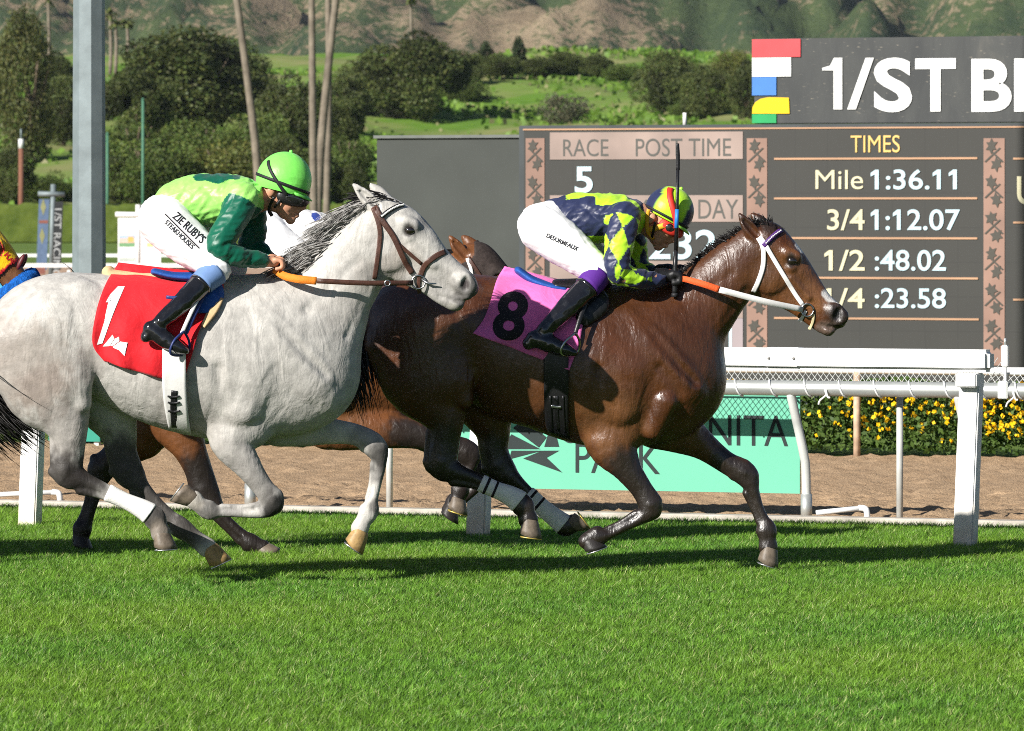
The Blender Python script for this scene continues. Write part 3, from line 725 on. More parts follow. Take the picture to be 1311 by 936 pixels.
for i in range(900):
    q = fr.p(rng.normal(-40, 4), rng.normal(430, 9), rng.normal(0, .025)); roots.append(q)
    dirs.append((-.12 + rng.normal(0, .16), rng.normal(.05, .15), -.85 + rng.normal(0, .15))); lens.append(rng.uniform(.30, .66))
hair('tail', roots, dirs, lens, M_manedk, grey, .0055, 9, .1, .06, .1, wind=(1.25, .05, .1), seed=6)
# bridle
bridle = thing('bridle', 'brown leather bridle with orange-gripped reins on the grey horse', 'bridle', fr.loc, 'bridles')
def both(fn):
    fn(False); fn(True)
for mir in (False, True):
    strap('throat_strap', fr, [(478, 266), (484, 282), (487, 300), (484, 330), (480, 357)], 6, g_bvh, M_brownl, bridle, mirror=mir)
    strap('cheek_strap', fr, [(480, 264), (491, 284), (504, 303), (519, 335), (528, 350)], 7, g_bvh, M_brownl, bridle, off=.010, mirror=mir)
    strap('noseband_strap', fr, [(508, 310), (525, 325), (540, 338)], 4.5, g_bvh, M_brownl, bridle, mirror=mir)
    strap('noseband', fr, [(571, 322), (558, 328), (544, 340), (538, 354)], 7, g_bvh, M_brownl, bridle, mirror=mir)
    strap('chin_strap', fr, [(537, 352), (536, 366), (537, 376)], 5, g_bvh, M_brownl, bridle, mirror=mir)
    bb = strap('browband', fr, [(488, 278), (498, 270), (509, 264), (517, 262)], 5.5, g_bvh, M_black, bridle, mirror=mir, off=.011)
    if not mir:
        pb = resample([fr.p(*p)[[0, 2]] for p in [(490, 276.5), (499, 269.5), (509, 264), (517, 262)]], 5)
        for q in pb[::1]:
            y = conform([q], g_bvh, -1, .019)[0][1]
            bm = bmesh.new(); bmesh.ops.create_icosphere(bm, subdivisions=1, radius=.0058); bm_obj('bead', bm, M_whites, bb, True, Vector((q[0], y, q[1])))
    yb = conform([fr.p(536, 361)[[0, 2]]], g_bvh, -1, .014)[0][1]
    sg = 1 if not mir else -1
    ring_obj('bit_ring', fr, (536, 361), sg * yb, 8.5, .0045, M_metal, bridle)
    tube('bit_prong', [fr.p(540, 358, sg * yb), fr.p(549, 363, sg * (yb - .006)), fr.p(559, 363, sg * (yb - .01))], [.006, .006, .003], M_metal, bridle)
    hand = fr.p(352, 345, sg * -.10)
    mid = fr.p(407, 359, sg * -.20)
    ribbon('rein', [fr.p(529, 362, sg * (yb - .004)), fr.p(470, 362, sg * -.155), mid], .024, M_brownl, bridle)
    ribbon('rein_grip', [mid, fr.p(385, 357, sg * -.195), fr.p(366, 353, sg * -.15), hand], [.036, .037, .036, .03], M_orange, bridle, th=.005)
    ring_obj('rein_buckle', fr, (497, 362), sg * (-.162), 3.5, .003, M_metal, bridle)
ribbon('rein_end', [fr.p(352, 346, -.10), fr.p(343, 356, -.05), fr.p(348, 362, 0.03), fr.p(352, 352, .09)], .02, M_brownl, bridle)
# saddle cloth and saddle
def flut(u, v): return .035 * max(0, v - .55) * (1 - u) ** 1.5 * (1 + math.sin(9 * u + 5 * v)) + .012 * math.sin(17 * u + 4 * v) * v + .008 * math.sin(9 * u - 12 * v) + .05 * max(0, .25 - u) * max(0, v - .6)
clothG = thing('saddle_cloth', 'red saddle cloth with white number 1 and small white emblem on the grey horse', 'saddle cloth', fr.loc, 'saddle cloths')
co, c_bvh = patch('cloth', fr, [(152, 336), (141, 356), (130, 390), (124, 425), (126, 444), (138, 461)], [(288, 352), (286, 378), (262, 415), (250, 452), (238, 491)], g_bvh, M_red, clothG, off=.022, th=.005, nu=36, nv=36, flutter=flut)
patch('far_cloth', fr, [(152, 336), (141, 356), (130, 390), (124, 425), (126, 444), (138, 461)], [(288, 352), (286, 378), (262, 415), (250, 452), (238, 491)], g_bvh, M_red, clothG, off=.022, th=.005, nu=20, nv=20, mirror=True)
decal('number', fr, [[(154, 366), (162.5, 366), (149, 402), (136, 438), (129, 440), (138, 412), (147, 386), (140, 386), (145, 376)]], c_bvh, M_white_p, clothG)
decal('emblem', fr, [[(136.5, 442), (149, 427), (151.5, 432), (145, 441.5)], [(146.2, 441), (152.5, 432), (157.6, 429.5), (158, 435), (149, 441.5)], [(149.5, 442.2), (159, 435.5), (168.8, 437), (167, 441.5), (164.5, 454), (157.5, 446.5), (150, 443.5)]], c_bvh, M_white_p, clothG)
saddleG = thing('saddle', 'small blue and tan racing saddle with white girth on the grey horse', 'saddle', fr.loc, 'saddles')
g = SDF(fr.p(110, 400, -.3), fr.p(320, 300, .3), .007)
g.add(fr.nodes([(139, 349, 9, 0, .05), (150, 353, 8, 0, .06), (240, 358, 7, 0, .08), (284, 362, 7, 0, .08)]), .02); Vp, Qp = g.mesh(2)
mesh_obj('pad', Vp, Qp, M_tan, saddleG)
g = SDF(fr.p(150, 400, -.4), fr.p(340, 300, .4), .007)
g.add(fr.nodes([(198, 348, 5, 0, .13), (225, 354, 6, 0, .14), (262, 355, 8, 0, .12), (286, 349, 7, 0, .06)]), .02)
for sg in (-1, 1): g.add(fr.nodes([(262, 356, 12, sg * .12, .03), (272, 375, 18, sg * .20, .02), (262, 398, 14, sg * .265, .016)]), .02)
Vp, Qp = g.mesh(2); mesh_obj('seat', Vp, Qp, M_blueP, saddleG)
for mir in (False, True):
    patch('pad_edge', fr, [(281, 378), (270, 395), (262, 414)], [(289, 381), (281, 398), (266, 418)], g_bvh, M_tan, saddleG, off=.03, th=.012, nu=6, nv=12, mirror=mir)
    gi, gi_b = patch('girth', fr, [(213, 440), (213, 500), (218, 548)], [(243, 440), (243, 500), (246, 556)], g_bvh, M_girthw, saddleG, off=.048, th=.008, nu=10, nv=26, mirror=mir)
    if not mir:
        strap('girth_strap', fr, [(228, 498), (226, 520), (226, 546)], 8, gi_b, M_black, saddleG, off=.004, th=.006)
        for yy in (505, 513, 524): strap('buckle', fr, [(219, yy), (227, yy + 1), (234, yy)], 2.2, gi_b, M_black, saddleG, off=.009, th=.008)
    sg = 1 if not mir else -1
    ribbon('stirrup_leather', [fr.p(266, 372, sg * -.27), fr.p(254, 400, sg * -.33), fr.p(243, 425, sg * -.355)], .022, M_navyP, saddleG)
    ribbon('stirrup_leather', [fr.p(262, 372, sg * -.30), fr.p(248, 402, sg * -.345), fr.p(238, 425, sg * -.37)], .018, M_whites, saddleG)
    st = [fr.p(241, 422, sg * -.365), fr.p(247, 436, sg * -.335), fr.p(245, 449, sg * -.325), fr.p(233, 453, sg * -.36), fr.p(224, 449, sg * -.40), fr.p(229, 434, sg * -.405), fr.p(241, 422, sg * -.365)]
    tube('stirrup', resample(st, 6), .006, M_navyP if not mir else M_metal, saddleG, 8)
ribbon('cloth_tape', [fr.p(218, 379, -.335), fr.p(238, 381, -.34), fr.p(246, 383, -.33)], .016, M_navyP, saddleG)

# ------------------------------------------------------------ the bay horse, number 8
fr = BAY_FR
bay = thing('racehorse', 'dark bay galloping racehorse with number 8 pink saddle cloth and white bridle', 'horse', fr.loc, 'racehorses galloping on the turf')
V, Q, C = build_bay()
C8 = C.copy()
for px, py, r, ang in ((1062, 379, 9, 38), (1070, 385, 8, 38), (1056, 376, 6, 38), (1022, 315, 6, 50), (1026, 320, 5, 50)):
    q = fr.p(px, py); d = np.hypot(V[:, 0] - q[0], V[:, 2] - q[2]) * fr.s; w = (1 - sm(d, r * .6, r * 1.05)) * (np.abs(V[:, 1]) < .05)
    C8 = C8 * (1 - w[:, None]) + np.array((.7, .68, .65)) * w[:, None]
bbody = mesh_obj('body', V, Q, M_bay, bay); set_cols(bbody, C8); b_bvh = bvh_of(V, Q); BV, BQ, BC = V, Q, C
add_eye(fr, B_HEAD, 1, bay)
BHOOF = [((677, 663), (674, 685), (.88, .45), -.15, M_hoofD, mat('shoe_brass', (.65, .50, .12), .4, .5, .6)), ((732, 673), (744, 664), (.55, .83), .14, M_hoofD, mat('shoe_brass', (.65, .5, .12))),
         ((753, 690), (758, 704), (.98, .15), -.14, M_hoofK, M_shoe), ((986, 703), (979, 724), (.62, .78), .13, M_hoofD, M_shoe)]
add_hooves(fr, BHOOF, bay)
w1 = leg_wrap(fr, BAY['legs'][0], 6, 10, .36, .93, 2.2, M_wrap, bay); w2 = leg_wrap(fr, BAY['legs'][1], 5, 9, .28, .95, 1.8, M_wrap, bay)
for t in (.42, .52): band_on(fr, BAY['legs'][0], 6, 10, t, .55, 2.7, M_black_p, w1)
for t in (.33, .44): band_on(fr, BAY['legs'][1], 5, 9, t, .55, 2.3, M_black_p, w2)
def braids(fr, parent):
    cr = resample([fr.p(*p) for p in ((872, 352), (886, 343), (910, 321), (932, 305), (950, 295))], 8)
    for i in range(2, len(cr), 3):
        if rng.random() < .2: continue
        k9 = rng.uniform(.55, 1.0)
        g = SDF(cr[i] - .05, cr[i] + .06, .004); e = rng.normal(0, .003, 3)
        g.add([[*(cr[i] + (-.002, 0, -.010)), .015 * k9, .014], [*(cr[i] + (-.008, 0, .006) + e), .008 * k9, .009], [*(cr[i] + (-.014, 0, .018 * k9) + e * 2), .012 * k9, .011]], .006)
        g.add([[*(cr[i] + (-.018, .0, .012)), .008, .010]], .006); Vb, Qb = g.mesh(1); mesh_obj('braid', Vb, Qb, M_manedk, parent)
    roots, dirs, lens = [], [], []
    for i in range(520):
        q = cr[rng.integers(0, len(cr))] + np.array([0, rng.normal(0, .012), -.010]); roots.append(q)
        dirs.append((-.6 + rng.normal(0, .3), rng.normal(0, .3), .5 + rng.normal(0, .3))); lens.append(rng.uniform(.02, .055))
    hair('mane', roots, dirs, lens, M_manedk, parent, .004, 3, .5, .1, .2, seed=8)
braids(fr, bay)
def forelock(fr, parent, seed=9, dx=0, dy=0):
    roots, dirs, lens = [], [], []
    for i in range(200):
        t = rng.uniform(0, 1); q = fr.p(966 + 30 * t + dx, 290 - 2 * t + 10 * max(0, t - .5) + dy, rng.normal(0, .025)); roots.append(q)
        dirs.append((-.5 + rng.normal(0, .3), rng.normal(0, .3), .5 + rng.normal(0, .2))); lens.append(rng.uniform(.03, .07))
    hair('forelock', roots, dirs, lens, M_manedk, parent, .005, 4, .8, .1, .2, seed=seed)
forelock(fr, bay)
def tail_bay(fr, parent, seed):
    roots, dirs, lens = [], [], []
    for i in range(520):
        q = fr.p(rng.normal(466, 3), rng.normal(398, 7), rng.normal(0, .022)); roots.append(q)
        dirs.append((-.5 + rng.normal(0, .2), rng.normal(-.05, .2), -.35 + rng.normal(0, .2))); lens.append(rng.uniform(.25, .55))
    hair('tail', roots, dirs, lens, M_manedk, parent, .0055, 9, 2.2, .10, .1, wind=(.9, -.15, 0), seed=seed)
tail_bay(fr, bay, 10)
bridle8 = thing('bridle', 'white bridle with purple browband and red-orange gripped reins on the dark bay horse', 'bridle', fr.loc, 'bridles')
M_purple = mat('purple_band', (.10, .035, .20), .5, .4, var=.1)
for mir in (False, True):
    sg = 1 if not mir else -1
    strap('throat_strap', fr, [(970, 304), (976, 318), (976, 340), (970, 360), (964, 374)], 6, b_bvh, M_whites, bridle8, mirror=mir)
    strap('cheek_strap', fr, [(971, 303), (977, 310), (985, 324), (1002, 352), (1017, 376), (1027, 390)], 5.5, b_bvh, M_whites, bridle8, off=.010, mirror=mir)
    bb = strap('browband', fr, [(976, 315), (985, 306), (994, 298), (1001, 294)], 6, b_bvh, M_purple, bridle8, off=.011, mirror=mir)
    if not mir:
        for q in resample([fr.p(*p)[[0, 2]] for p in [(980, 311), (989, 302), (999, 295)]], 5):
            y = conform([q], b_bvh, -1, .019)[0][1]; bm = bmesh.new(); bmesh.ops.create_icosphere(bm, subdivisions=1, radius=.0048); bm_obj('bead', bm, M_whites, bb, True, Vector((q[0], y, q[1])))
    yb = conform([fr.p(1033, 397)[[0, 2]]], b_bvh, -1, .012)[0][1]
    ring_obj('bit_ring', fr, (1033, 397), sg * yb, 8, .0045, M_metal, bridle8)
    strap('chin_strap', fr, [(1031, 398), (1027, 406), (1024, 412)], 4, b_bvh, M_whites, bridle8, mirror=mir)
    strap('tongue_tie', fr, [(1041, 402), (1040, 412), (1036, 422)], 3.5, b_bvh, mat('tie_cream', (.72, .62, .36), .7), bridle8, mirror=mir)
    mid = fr.p(919, 370, sg * -.19)
    ribbon('rein', [fr.p(1027, 396, sg * (yb - .006)), fr.p(980, 386, sg * -.14), mid], .029, M_whites, bridle8)
    ribbon('rein_grip', [mid, fr.p(898, 363, sg * -.19), fr.p(876, 357, sg * -.15), fr.p(866, 356, sg * -.10)], [.031, .031, .028, .02], M_ored, bridle8, th=.005)
ribbon('rein_end', [fr.p(862, 348, -.08), fr.p(845, 346, -.02), fr.p(843, 347, .05), fr.p(858, 347, .10)], .022, M_ored, bridle8)
cloth8 = thing('saddle_cloth', 'pink saddle cloth with black number 8 on the dark bay horse', 'saddle cloth', fr.loc, 'saddle cloths')
def flut8(u, v): return .03 * max(0, v - .5) * (1 - u) ** 1.5 * (1 + math.sin(8 * u + 6 * v)) + .011 * math.sin(15 * u + 5 * v) * v + .007 * math.sin(8 * u - 11 * v)
Lc, Rc = [(646, 341), (636, 358), (628, 385), (620, 407), (606, 425)], [(752, 366), (748, 395), (742, 432), (728, 472)]
_, c8_bvh = patch('cloth', fr, Lc, Rc, b_bvh, M_pink, cloth8, off=.020, th=.005, nu=36, nv=36, flutter=flut8)
patch('far_cloth', fr, Lc, Rc, b_bvh, M_pink, cloth8, off=.020, th=.005, nu=20, nv=20, mirror=True)
text_decal('number', fr, '8', 648, 431, 9, 58, c8_bvh, M_black_p, cloth8, bold=.03, shear=.05, xs=.98)
saddle8 = thing('saddle', 'black racing saddle with blue pad and black girth on the dark bay horse', 'saddle', fr.loc, 'saddles')
g = SDF(fr.p(640, 400, -.3), fr.p(800, 300, .3), .007)
g.add(fr.nodes([(663, 346, 5, 0, .10), (682, 359, 6, 0, .13), (706, 367, 6, 0, .15), (724, 370, 5, 0, .15)]), .02); Vp, Qp = g.mesh(2); mesh_obj('pad', Vp, Qp, M_blueP, saddle8)
g = SDF(fr.p(690, 420, -.4), fr.p(830, 320, .4), .007)
g.add(fr.nodes([(712, 366, 9, 0, .14), (745, 366, 10, 0, .13), (775, 362, 9, 0, .09)]), .02)
for sg in (-1, 1): g.add(fr.nodes([(752, 372, 14, sg * .14, .03), (764, 388, 16, sg * .22, .022), (748, 405, 12, sg * .27, .016)]), .02)
Vp, Qp = g.mesh(2); mesh_obj('seat', Vp, Qp, M_black, saddle8)
for mir in (False, True):
    sg = 1 if not mir else -1
    gi, gi_b = patch('girth', fr, [(695, 440), (697, 530), (702, 555)], [(727, 440), (727, 530), (729, 561)], b_bvh, M_black, saddle8, off=.026, th=.008, nu=10, nv=26, mirror=mir)
    if not mir:
        for xx in (704, 720): strap('girth_edge', fr, [(xx, 505), (xx + 1, 530), (xx + 3, 553)], 2.2, gi_b, M_black, saddle8, off=.006, th=.006)
        strap('girth_strap', fr, [(711, 505), (712, 530), (715, 550)], 6, gi_b, M_black, saddle8, off=.004, th=.006)
        strap('buckle', fr, [(705, 518), (712, 519), (718, 519)], 3, gi_b, M_metal, saddle8, off=.009, th=.005)
    ribbon('stirrup_leather', [fr.p(752, 380, sg * -.28), fr.p(742, 405, sg * -.33), fr.p(735, 428, sg * -.355)], .02, M_black, saddle8)
    st = [fr.p(736, 424, sg * -.365), fr.p(741, 436, sg * -.335), fr.p(738, 449, sg * -.325), fr.p(726, 453, sg * -.36), fr.p(717, 449, sg * -.40), fr.p(722, 436, sg * -.405), fr.p(736, 424, sg * -.365)]
    tube('stirrup', resample(st, 6), .006, M_metal, saddle8, 8)
# ------------------------------------------------------------ riders
M_skin = mat('skin', (.60, .30, .185), .5, .4, var=.12, scale=30, bump=.2, bscale=180, bdist=.002)
M_breech = cloth_mat('breeches_white', (.78, .78, .775), .7, .2, 4., .05)
M_boot = mat('riding_boot', (.010, .010, .012), .16, .6, var=.1, bump=.25, bscale=26, bdist=.01, coat=.6)
M_lens = mat('goggle_lens', (.02, .02, .022), .05, .8, var=.0, coat=1.)
M_hair = mat('hair_dark', (.015, .011, .009), .6, .3)
M_glove = mat('glove_black', (.010, .010, .011), .5, .4, var=.2, bump=.3, bscale=120)
M_jodo = mat('jacket_elastic', (.02, .02, .022), .6, .3)
def wrinkle(V, Nn, amp, deg, fa, fb, seed):
    """soft creases: ridged noise stretched along one side-view direction"""
    ca, sa = math.cos(R(deg)), math.sin(R(deg)); a = V[:, 0] * ca + V[:, 2] * sa; b = V[:, 2] * ca - V[:, 0] * sa
    d = np.array([abs(mnoise.noise(Vector((p * fa + seed * 9.1, q * fb, r * 7.)))) + .5 * abs(mnoise.noise(Vector((p * fa * 2 + seed, q * fb * 1.9, r * 13.)))) for p, q, r in zip(a, b, V[:, 1])])
    return V + Nn * (amp * (.32 - d))[:, None]
def arm_t(V, pts):
    """nearest parameter along a polyline and angle around it, for sleeve patterns"""
    P = np.asarray(pts, float)[:, :3]; best = np.full(len(V), 9.); T = np.zeros(len(V)); A = np.zeros(len(V)); acc = 0
    for p, q in zip(P[:-1], P[1:]):
        d = q - p; L = np.linalg.norm(d); u = d / L; t = np.clip((V - p) @ u, 0, L); c = p + t[:, None] * u; r = V - c; dist = np.linalg.norm(r, axis=1)
        a = np.cross(u, (0, 1, 0)); a /= np.linalg.norm(a); b = np.cross(u, a); ang = np.arctan2(r @ a, r @ b)
        m = dist < best; best[m] = dist[m]; T[m] = acc + t[m]; A[m] = ang[m]; acc += L
    return T, A, best
def dome(name, fr, c, U, fwd_px, h_px, b, colfn, mat_, parent, n=40, m=16, low=.40):
    """helmet shell: c = brim centre, U = up direction (picture), radii in px"""
    C0 = fr.p(*c, 0); u = np.array([U[0], 0, -U[1]], float); u /= np.linalg.norm(u); f = np.array([u[2], 0, -u[0]]); l = np.array([0, 1., 0])
    ra, rh = fwd_px / fr.s, h_px / fr.s; V = []; ph = []
    for i in range(m + 1):
        t = i / m; el = -low + (math.pi / 2 + low) * t
        ce, se = math.cos(el), math.sin(el)
        for k in range(n):
            th = 2 * math.pi * k / n
            x = ra * ce * math.cos(th); y = b * ce * math.sin(th)
            if i == 0: x *= .97; y *= .97
            zz = rh * se
            V.append(C0 + f * x + l * y + u * zz); ph.append((el, th))
    F = [(i * n + k, i * n + (k + 1) % n, (i + 1) * n + (k + 1) % n, (i + 1) * n + k) for i in range(m) for k in range(n)]
    V = np.array(V); o = mesh_obj(name, V, F, mat_, parent)
    if colfn is not None: set_cols(o, np.array([colfn(el, th) for el, th in ph]))
    return o, C0, f, u, ra, rh
def dome_band(name, C0, f, u, ra, rh, b, ths, els, w, mat_, parent, lift=.006):
    """strap lying on the dome through angles (theta, elevation)"""
    P = []
    for th, el in zip(ths, els):
        ce, se = math.cos(el), math.sin(el); P.append(C0 + f * (ra + lift) * ce * math.cos(th) + np.array([0, 1., 0]) * (b + lift) * ce * math.sin(th) + u * (rh + lift) * se)
    P = np.array(P); T = np.gradient(P, axis=0); T /= np.linalg.norm(T, axis=1)[:, None]; Nn = P - C0; Nn /= np.linalg.norm(Nn, axis=1)[:, None]
    a = np.cross(T, Nn); a /= np.linalg.norm(a, axis=1)[:, None]
    G = np.stack([P - a * w / 2, P, P + a * w / 2], 0); Vv, Ff = solid_grid(G, .004, None); return mesh_obj(name, Vv, Ff, mat_, parent)
def hand_chains(fr, px, py, y, sg, dx=1.0):
    """palm, four unequal fingers closed on a rein and a thumb; near hand sg=-1"""
    c = fr.p(px, py, y); out = []
    out.append([[c[0] - .035, c[1], c[2] + .012, .024, .034], [c[0] + .005, c[1], c[2] + .008, .024, .040]])
    for i, (L, dy) in enumerate(((.98, -.033), (1.08, -.012), (1.02, .010), (.85, .031))):
        yy = c[1] + dy
        out.append([[c[0] + .012, yy, c[2] + .018, .0105, .0105], [c[0] + .040 * L, yy, c[2] + .010, .0100, .0100], [c[0] + .043 * L, yy, c[2] - .018 * L, .0095, .0095], [c[0] + .016, yy, c[2] - .026 * L, .009, .009]])
    ty = c[1] - sg * .040
    out.append([[c[0] - .015, ty, c[2] + .012, .0135, .0135], [c[0] + .018, ty + sg * .004, c[2] + .026, .0115, .0115], [c[0] + .044, ty + sg * .012, c[2] + .018, .010, .010]])
    return out
def rider(S, fr):
    root = thing('person', S['label'], 'person', fr.loc, 'riders in racing silks')
    nd = fr.nodes
    torso, hip = S['torso'], S['hip']
    arms, legs = S['arms'], S['legs']                                   # [near, far]
    lo = fr.p(S['box'][0], S['box'][3], -.62); hi = fr.p(S['box'][2], S['box'][1], .62)
    def sc_(L, k): return [(a, b, c * k, y, w * k) for a, b, c, y, w in L]
    # one continuous body
    g = SDF(lo, hi, .0065)
    g.add(nd(sc_(torso, .88)), .02); g.add(nd(sc_(hip, .9)), .04)
    for L in arms: g.add(nd(sc_(L, .82)), .03)
    for L in legs: g.add(nd(sc_(L, .84)), .03)
    for L in S['feet']: g.add(nd(sc_(L, .8)), .02)
    g.add(nd(S['neck']), .03)
    for L, k in S['head']: g.add(nd(L), k)
    for L, k in S['headcut']: g.add(nd(L), k, sub=True)
    for (hx, hy, y, sg) in S['hands']:
        for L in hand_chains(fr, hx, hy, y, sg): g.add(L, .006)
    V, Q = g.mesh(1, .5); body = mesh_obj('body', V, Q, M_skin, root)
    # shirt
    g = SDF(lo, hi, .0065); g.add(nd(torso), .02)
    for L in arms: g.add(nd(L if S.get('gloved') else L[:-1]), .025)
    for L, k in S.get('folds', []): g.add(nd(L), k, sub=True)
    for L, k in S.get('puffs', []): g.add(nd(L), k)
    V, Q = g.mesh(1, .5); Nn = vert_normals(V, Q)
    V = wrinkle(V, Nn, .014, 55, 5, 18, 1); V = wrinkle(V, Nn, .007, 15, 9, 32, 2)
    sh = mesh_obj('shirt', V, Q, S['shirt_mat'], root); set_cols(sh, S['shirt_col'](V, fr, [nd(a) for a in arms])); sbv = bvh_of(V, Q)
    # breeches
    g = SDF(lo, hi, .0065); g.add(nd(hip), .04)
    for L in legs: g.add(nd(L[:S['nthigh']]), .035)
    V, Q = g.mesh(2, .5); Nn = vert_normals(V, Q)
    V = wrinkle(V, Nn, .008, -50, 5, 20, 3); V = wrinkle(V, Nn, .004, -15, 12, 40, 4)
    br = mesh_obj('breeches', V, Q, S['breech_mat'], root); brv = bvh_of(V, Q)
    for (s, x0, y0, a, hp, xs_) in S['text']:
        text_decal('lettering', fr, s, x0, y0, a, hp, brv, M_black_p, br, off=.0035, xs=xs_, bold=.012)
    # socks and boots
    for L, ft in zip(legs, S['feet']):
        k = S['nthigh']; q = resample(nd(L[k - 1:]), 8)
        cuff = q[1:10]; tube('sock', cuff[:, :3], cuff[:, 3] * 1.06, S['sock_mat'], root, 18, float(np.mean(cuff[:, 4] / cuff[:, 3])))
        g = SDF(lo, hi, .006); bq = q[9:]; bq = bq.copy(); bq[0, 3:] *= 1.02
        g.add(bq, .01, n=2); g.add(nd(ft), .02)
        for hn in S['heel']:
            hh = list(hn); hh[3] = ft[0][3]; g.add(nd([tuple(hh)]), .01)
        V, Q = g.mesh(1, .5); V = wrinkle(V, vert_normals(V, Q), .005, -45, 26, 12, 5); bo = mesh_obj('boot', V, Q, M_boot, root)
        e0 = bq[0]; tube('boot_top', [e0[:3], e0[:3] + (bq[1, :3] - e0[:3]) * .6, bq[1, :3]], [e0[3] * 1.04, e0[3] * 1.05, bq[1, 3] * 1.03], S.get('cuff_mat', M_boot), bo, 18, float(e0[4] / e0[3]))
    # cap
    H = S['helmet']
    hel, C0, f, u, ra, rh = dome('helmet', fr, H['c'], H['U'], H['fwd'], H['h'], H['b'], H.get('col'), H['mat'], root)
    pk = []                                                            # peak
    for k in range(13):
        th = -1.0 + 2.0 * k / 12; row = []
        for r_ in (0.86, .95, .95 + .20 * math.cos(th * 1.3)):
            row.append(C0 + f * ra * r_ * math.cos(th) + np.array([0, 1., 0]) * H['b'] * min(r_, .98) * math.sin(th) * 1.0 - u * (rh * .36 + .016 * (r_ - .94) / .2))
        pk.append(row)
    Vp, Fp = solid_grid(np.array(pk), .006); mesh_obj('peak', Vp, Fp, H['peak_mat'], hel)
    for (ths, els, w, m_) in H['bands']: dome_band('helmet_band', C0, f, u, ra, rh, H['b'], ths, els, w, m_, hel)
    tp = C0 + u * (rh + .002); bm = bmesh.new(); bmesh.ops.create_uvsphere(bm, u_segments=10, v_segments=6, radius=.010); bm_obj('top_button', bm, H['peak_mat'], hel, True, Vector(tp))
    # goggles, chin strap
    gg = S['goggles']
    g = SDF(fr.p(gg['box'][0], gg['box'][3], -.14), fr.p(gg['box'][2], gg['box'][1], .14), .005)
    for L in gg['frame']: g.add(nd(L), .012)
    V, Q = g.mesh(1); go = mesh_obj('goggles', V, Q, gg['mat'], root)
    for L in gg['lens']:
        g = SDF(fr.p(gg['box'][0], gg['box'][3], -.14), fr.p(gg['box'][2], gg['box'][1], .14), .004); g.add(nd(L), .01); V, Q = g.mesh(1); mesh_obj('lens', V, Q, M_lens, go)
    for pts, w, m_ in S['straps']:
        for sg in (1, -1): ribbon('chin_strap', [fr.p(a, b, sg * y) for a, b, y in pts], w, m_, root, th=.005)
    return root, sbv, brv

LIME = (.33, .74, .15); DGRN = (.0, .105, .058); NAVY = (.020, .027, .075); YLIM = (.46, .80, .03); WHT = (.8, .79, .77); BLU = (.03, .06, .30)
def greencol(V, fr, arms):
    C = np.tile(np.array(LIME), (len(V), 1))
    for A in arms:
        T, ang, best = arm_t(V, A); m = (best < .085) & (T > .015); m &= ~((T < .05) & (best > .075)); C[m] = DGRN
    for px, py, rx, ry, yy in ((278, 227, 26, 7, 0.), (326, 276, 10, 12, -.1), (318, 296, 24, 11, -.02)):
        q = fr.p(px, py); d = np.hypot((V[:, 0] - q[0]) * fr.s / rx, (V[:, 2] - q[2]) * fr.s / ry); d = d + .18 * np.sin(V[:, 0] * 60) ; C[d < 1] = DGRN
    cf = arms[0][-2]; d = np.linalg.norm(V - np.array(cf[:3]), axis=1); C[d < .045] = DGRN
    return C
def navycol(V, fr, arms):
    C = np.tile(np.array(NAVY), (len(V), 1))
    nx = (V[:, 0] - fr.p(700, 0)[0]) * fr.s; zz = CAMZ - V[:, 2]; py = HZ + zz * fr.s
    C[(np.abs(V[:, 1]) < .085) & (nx > 25) & (py < 268)] = YLIM; C[(nx > 62) & (py < 262 + .16 * (nx - 62)) & (np.abs(V[:, 1]) < .14)] = YLIM
    C[(py > 302) & (nx > 35) & (nx < 90)] = YLIM
    C[(nx > 97) & (py > 252) & (py < 300) & (np.abs(V[:, 1]) < .13)] = YLIM
    q = fr.p(826, 262); d = np.linalg.norm(V - q, axis=1); C[d < .085] = NAVY
    for A in arms:
        T, ang, best = arm_t(V, A); m = (best < .095) & (T > .01)
        u = T / .165; w = ang / (math.pi * .5); a = np.floor(u + w + .5) + np.floor(u - w + .5); chk = (a.astype(int) % 2) == 0
        C[m & chk] = YLIM; C[m & ~chk] = NAVY
        L = np.linalg.norm(np.diff(np.array(A)[:, :3], axis=0), axis=1).sum(); C[m & (T > L - .075)] = NAVY
    return C
def whitecol(V, fr, arms):
    C = np.tile(np.array(WHT), (len(V), 1)); s_ = np.sin(V[:, 0] * 45 + 8 * V[:, 2]) * np.sin(V[:, 1] * 30 + 1); C[s_ > .5] = BLU
    return C
def cfull(a, b): return list(np.linspace(a, b, 40))
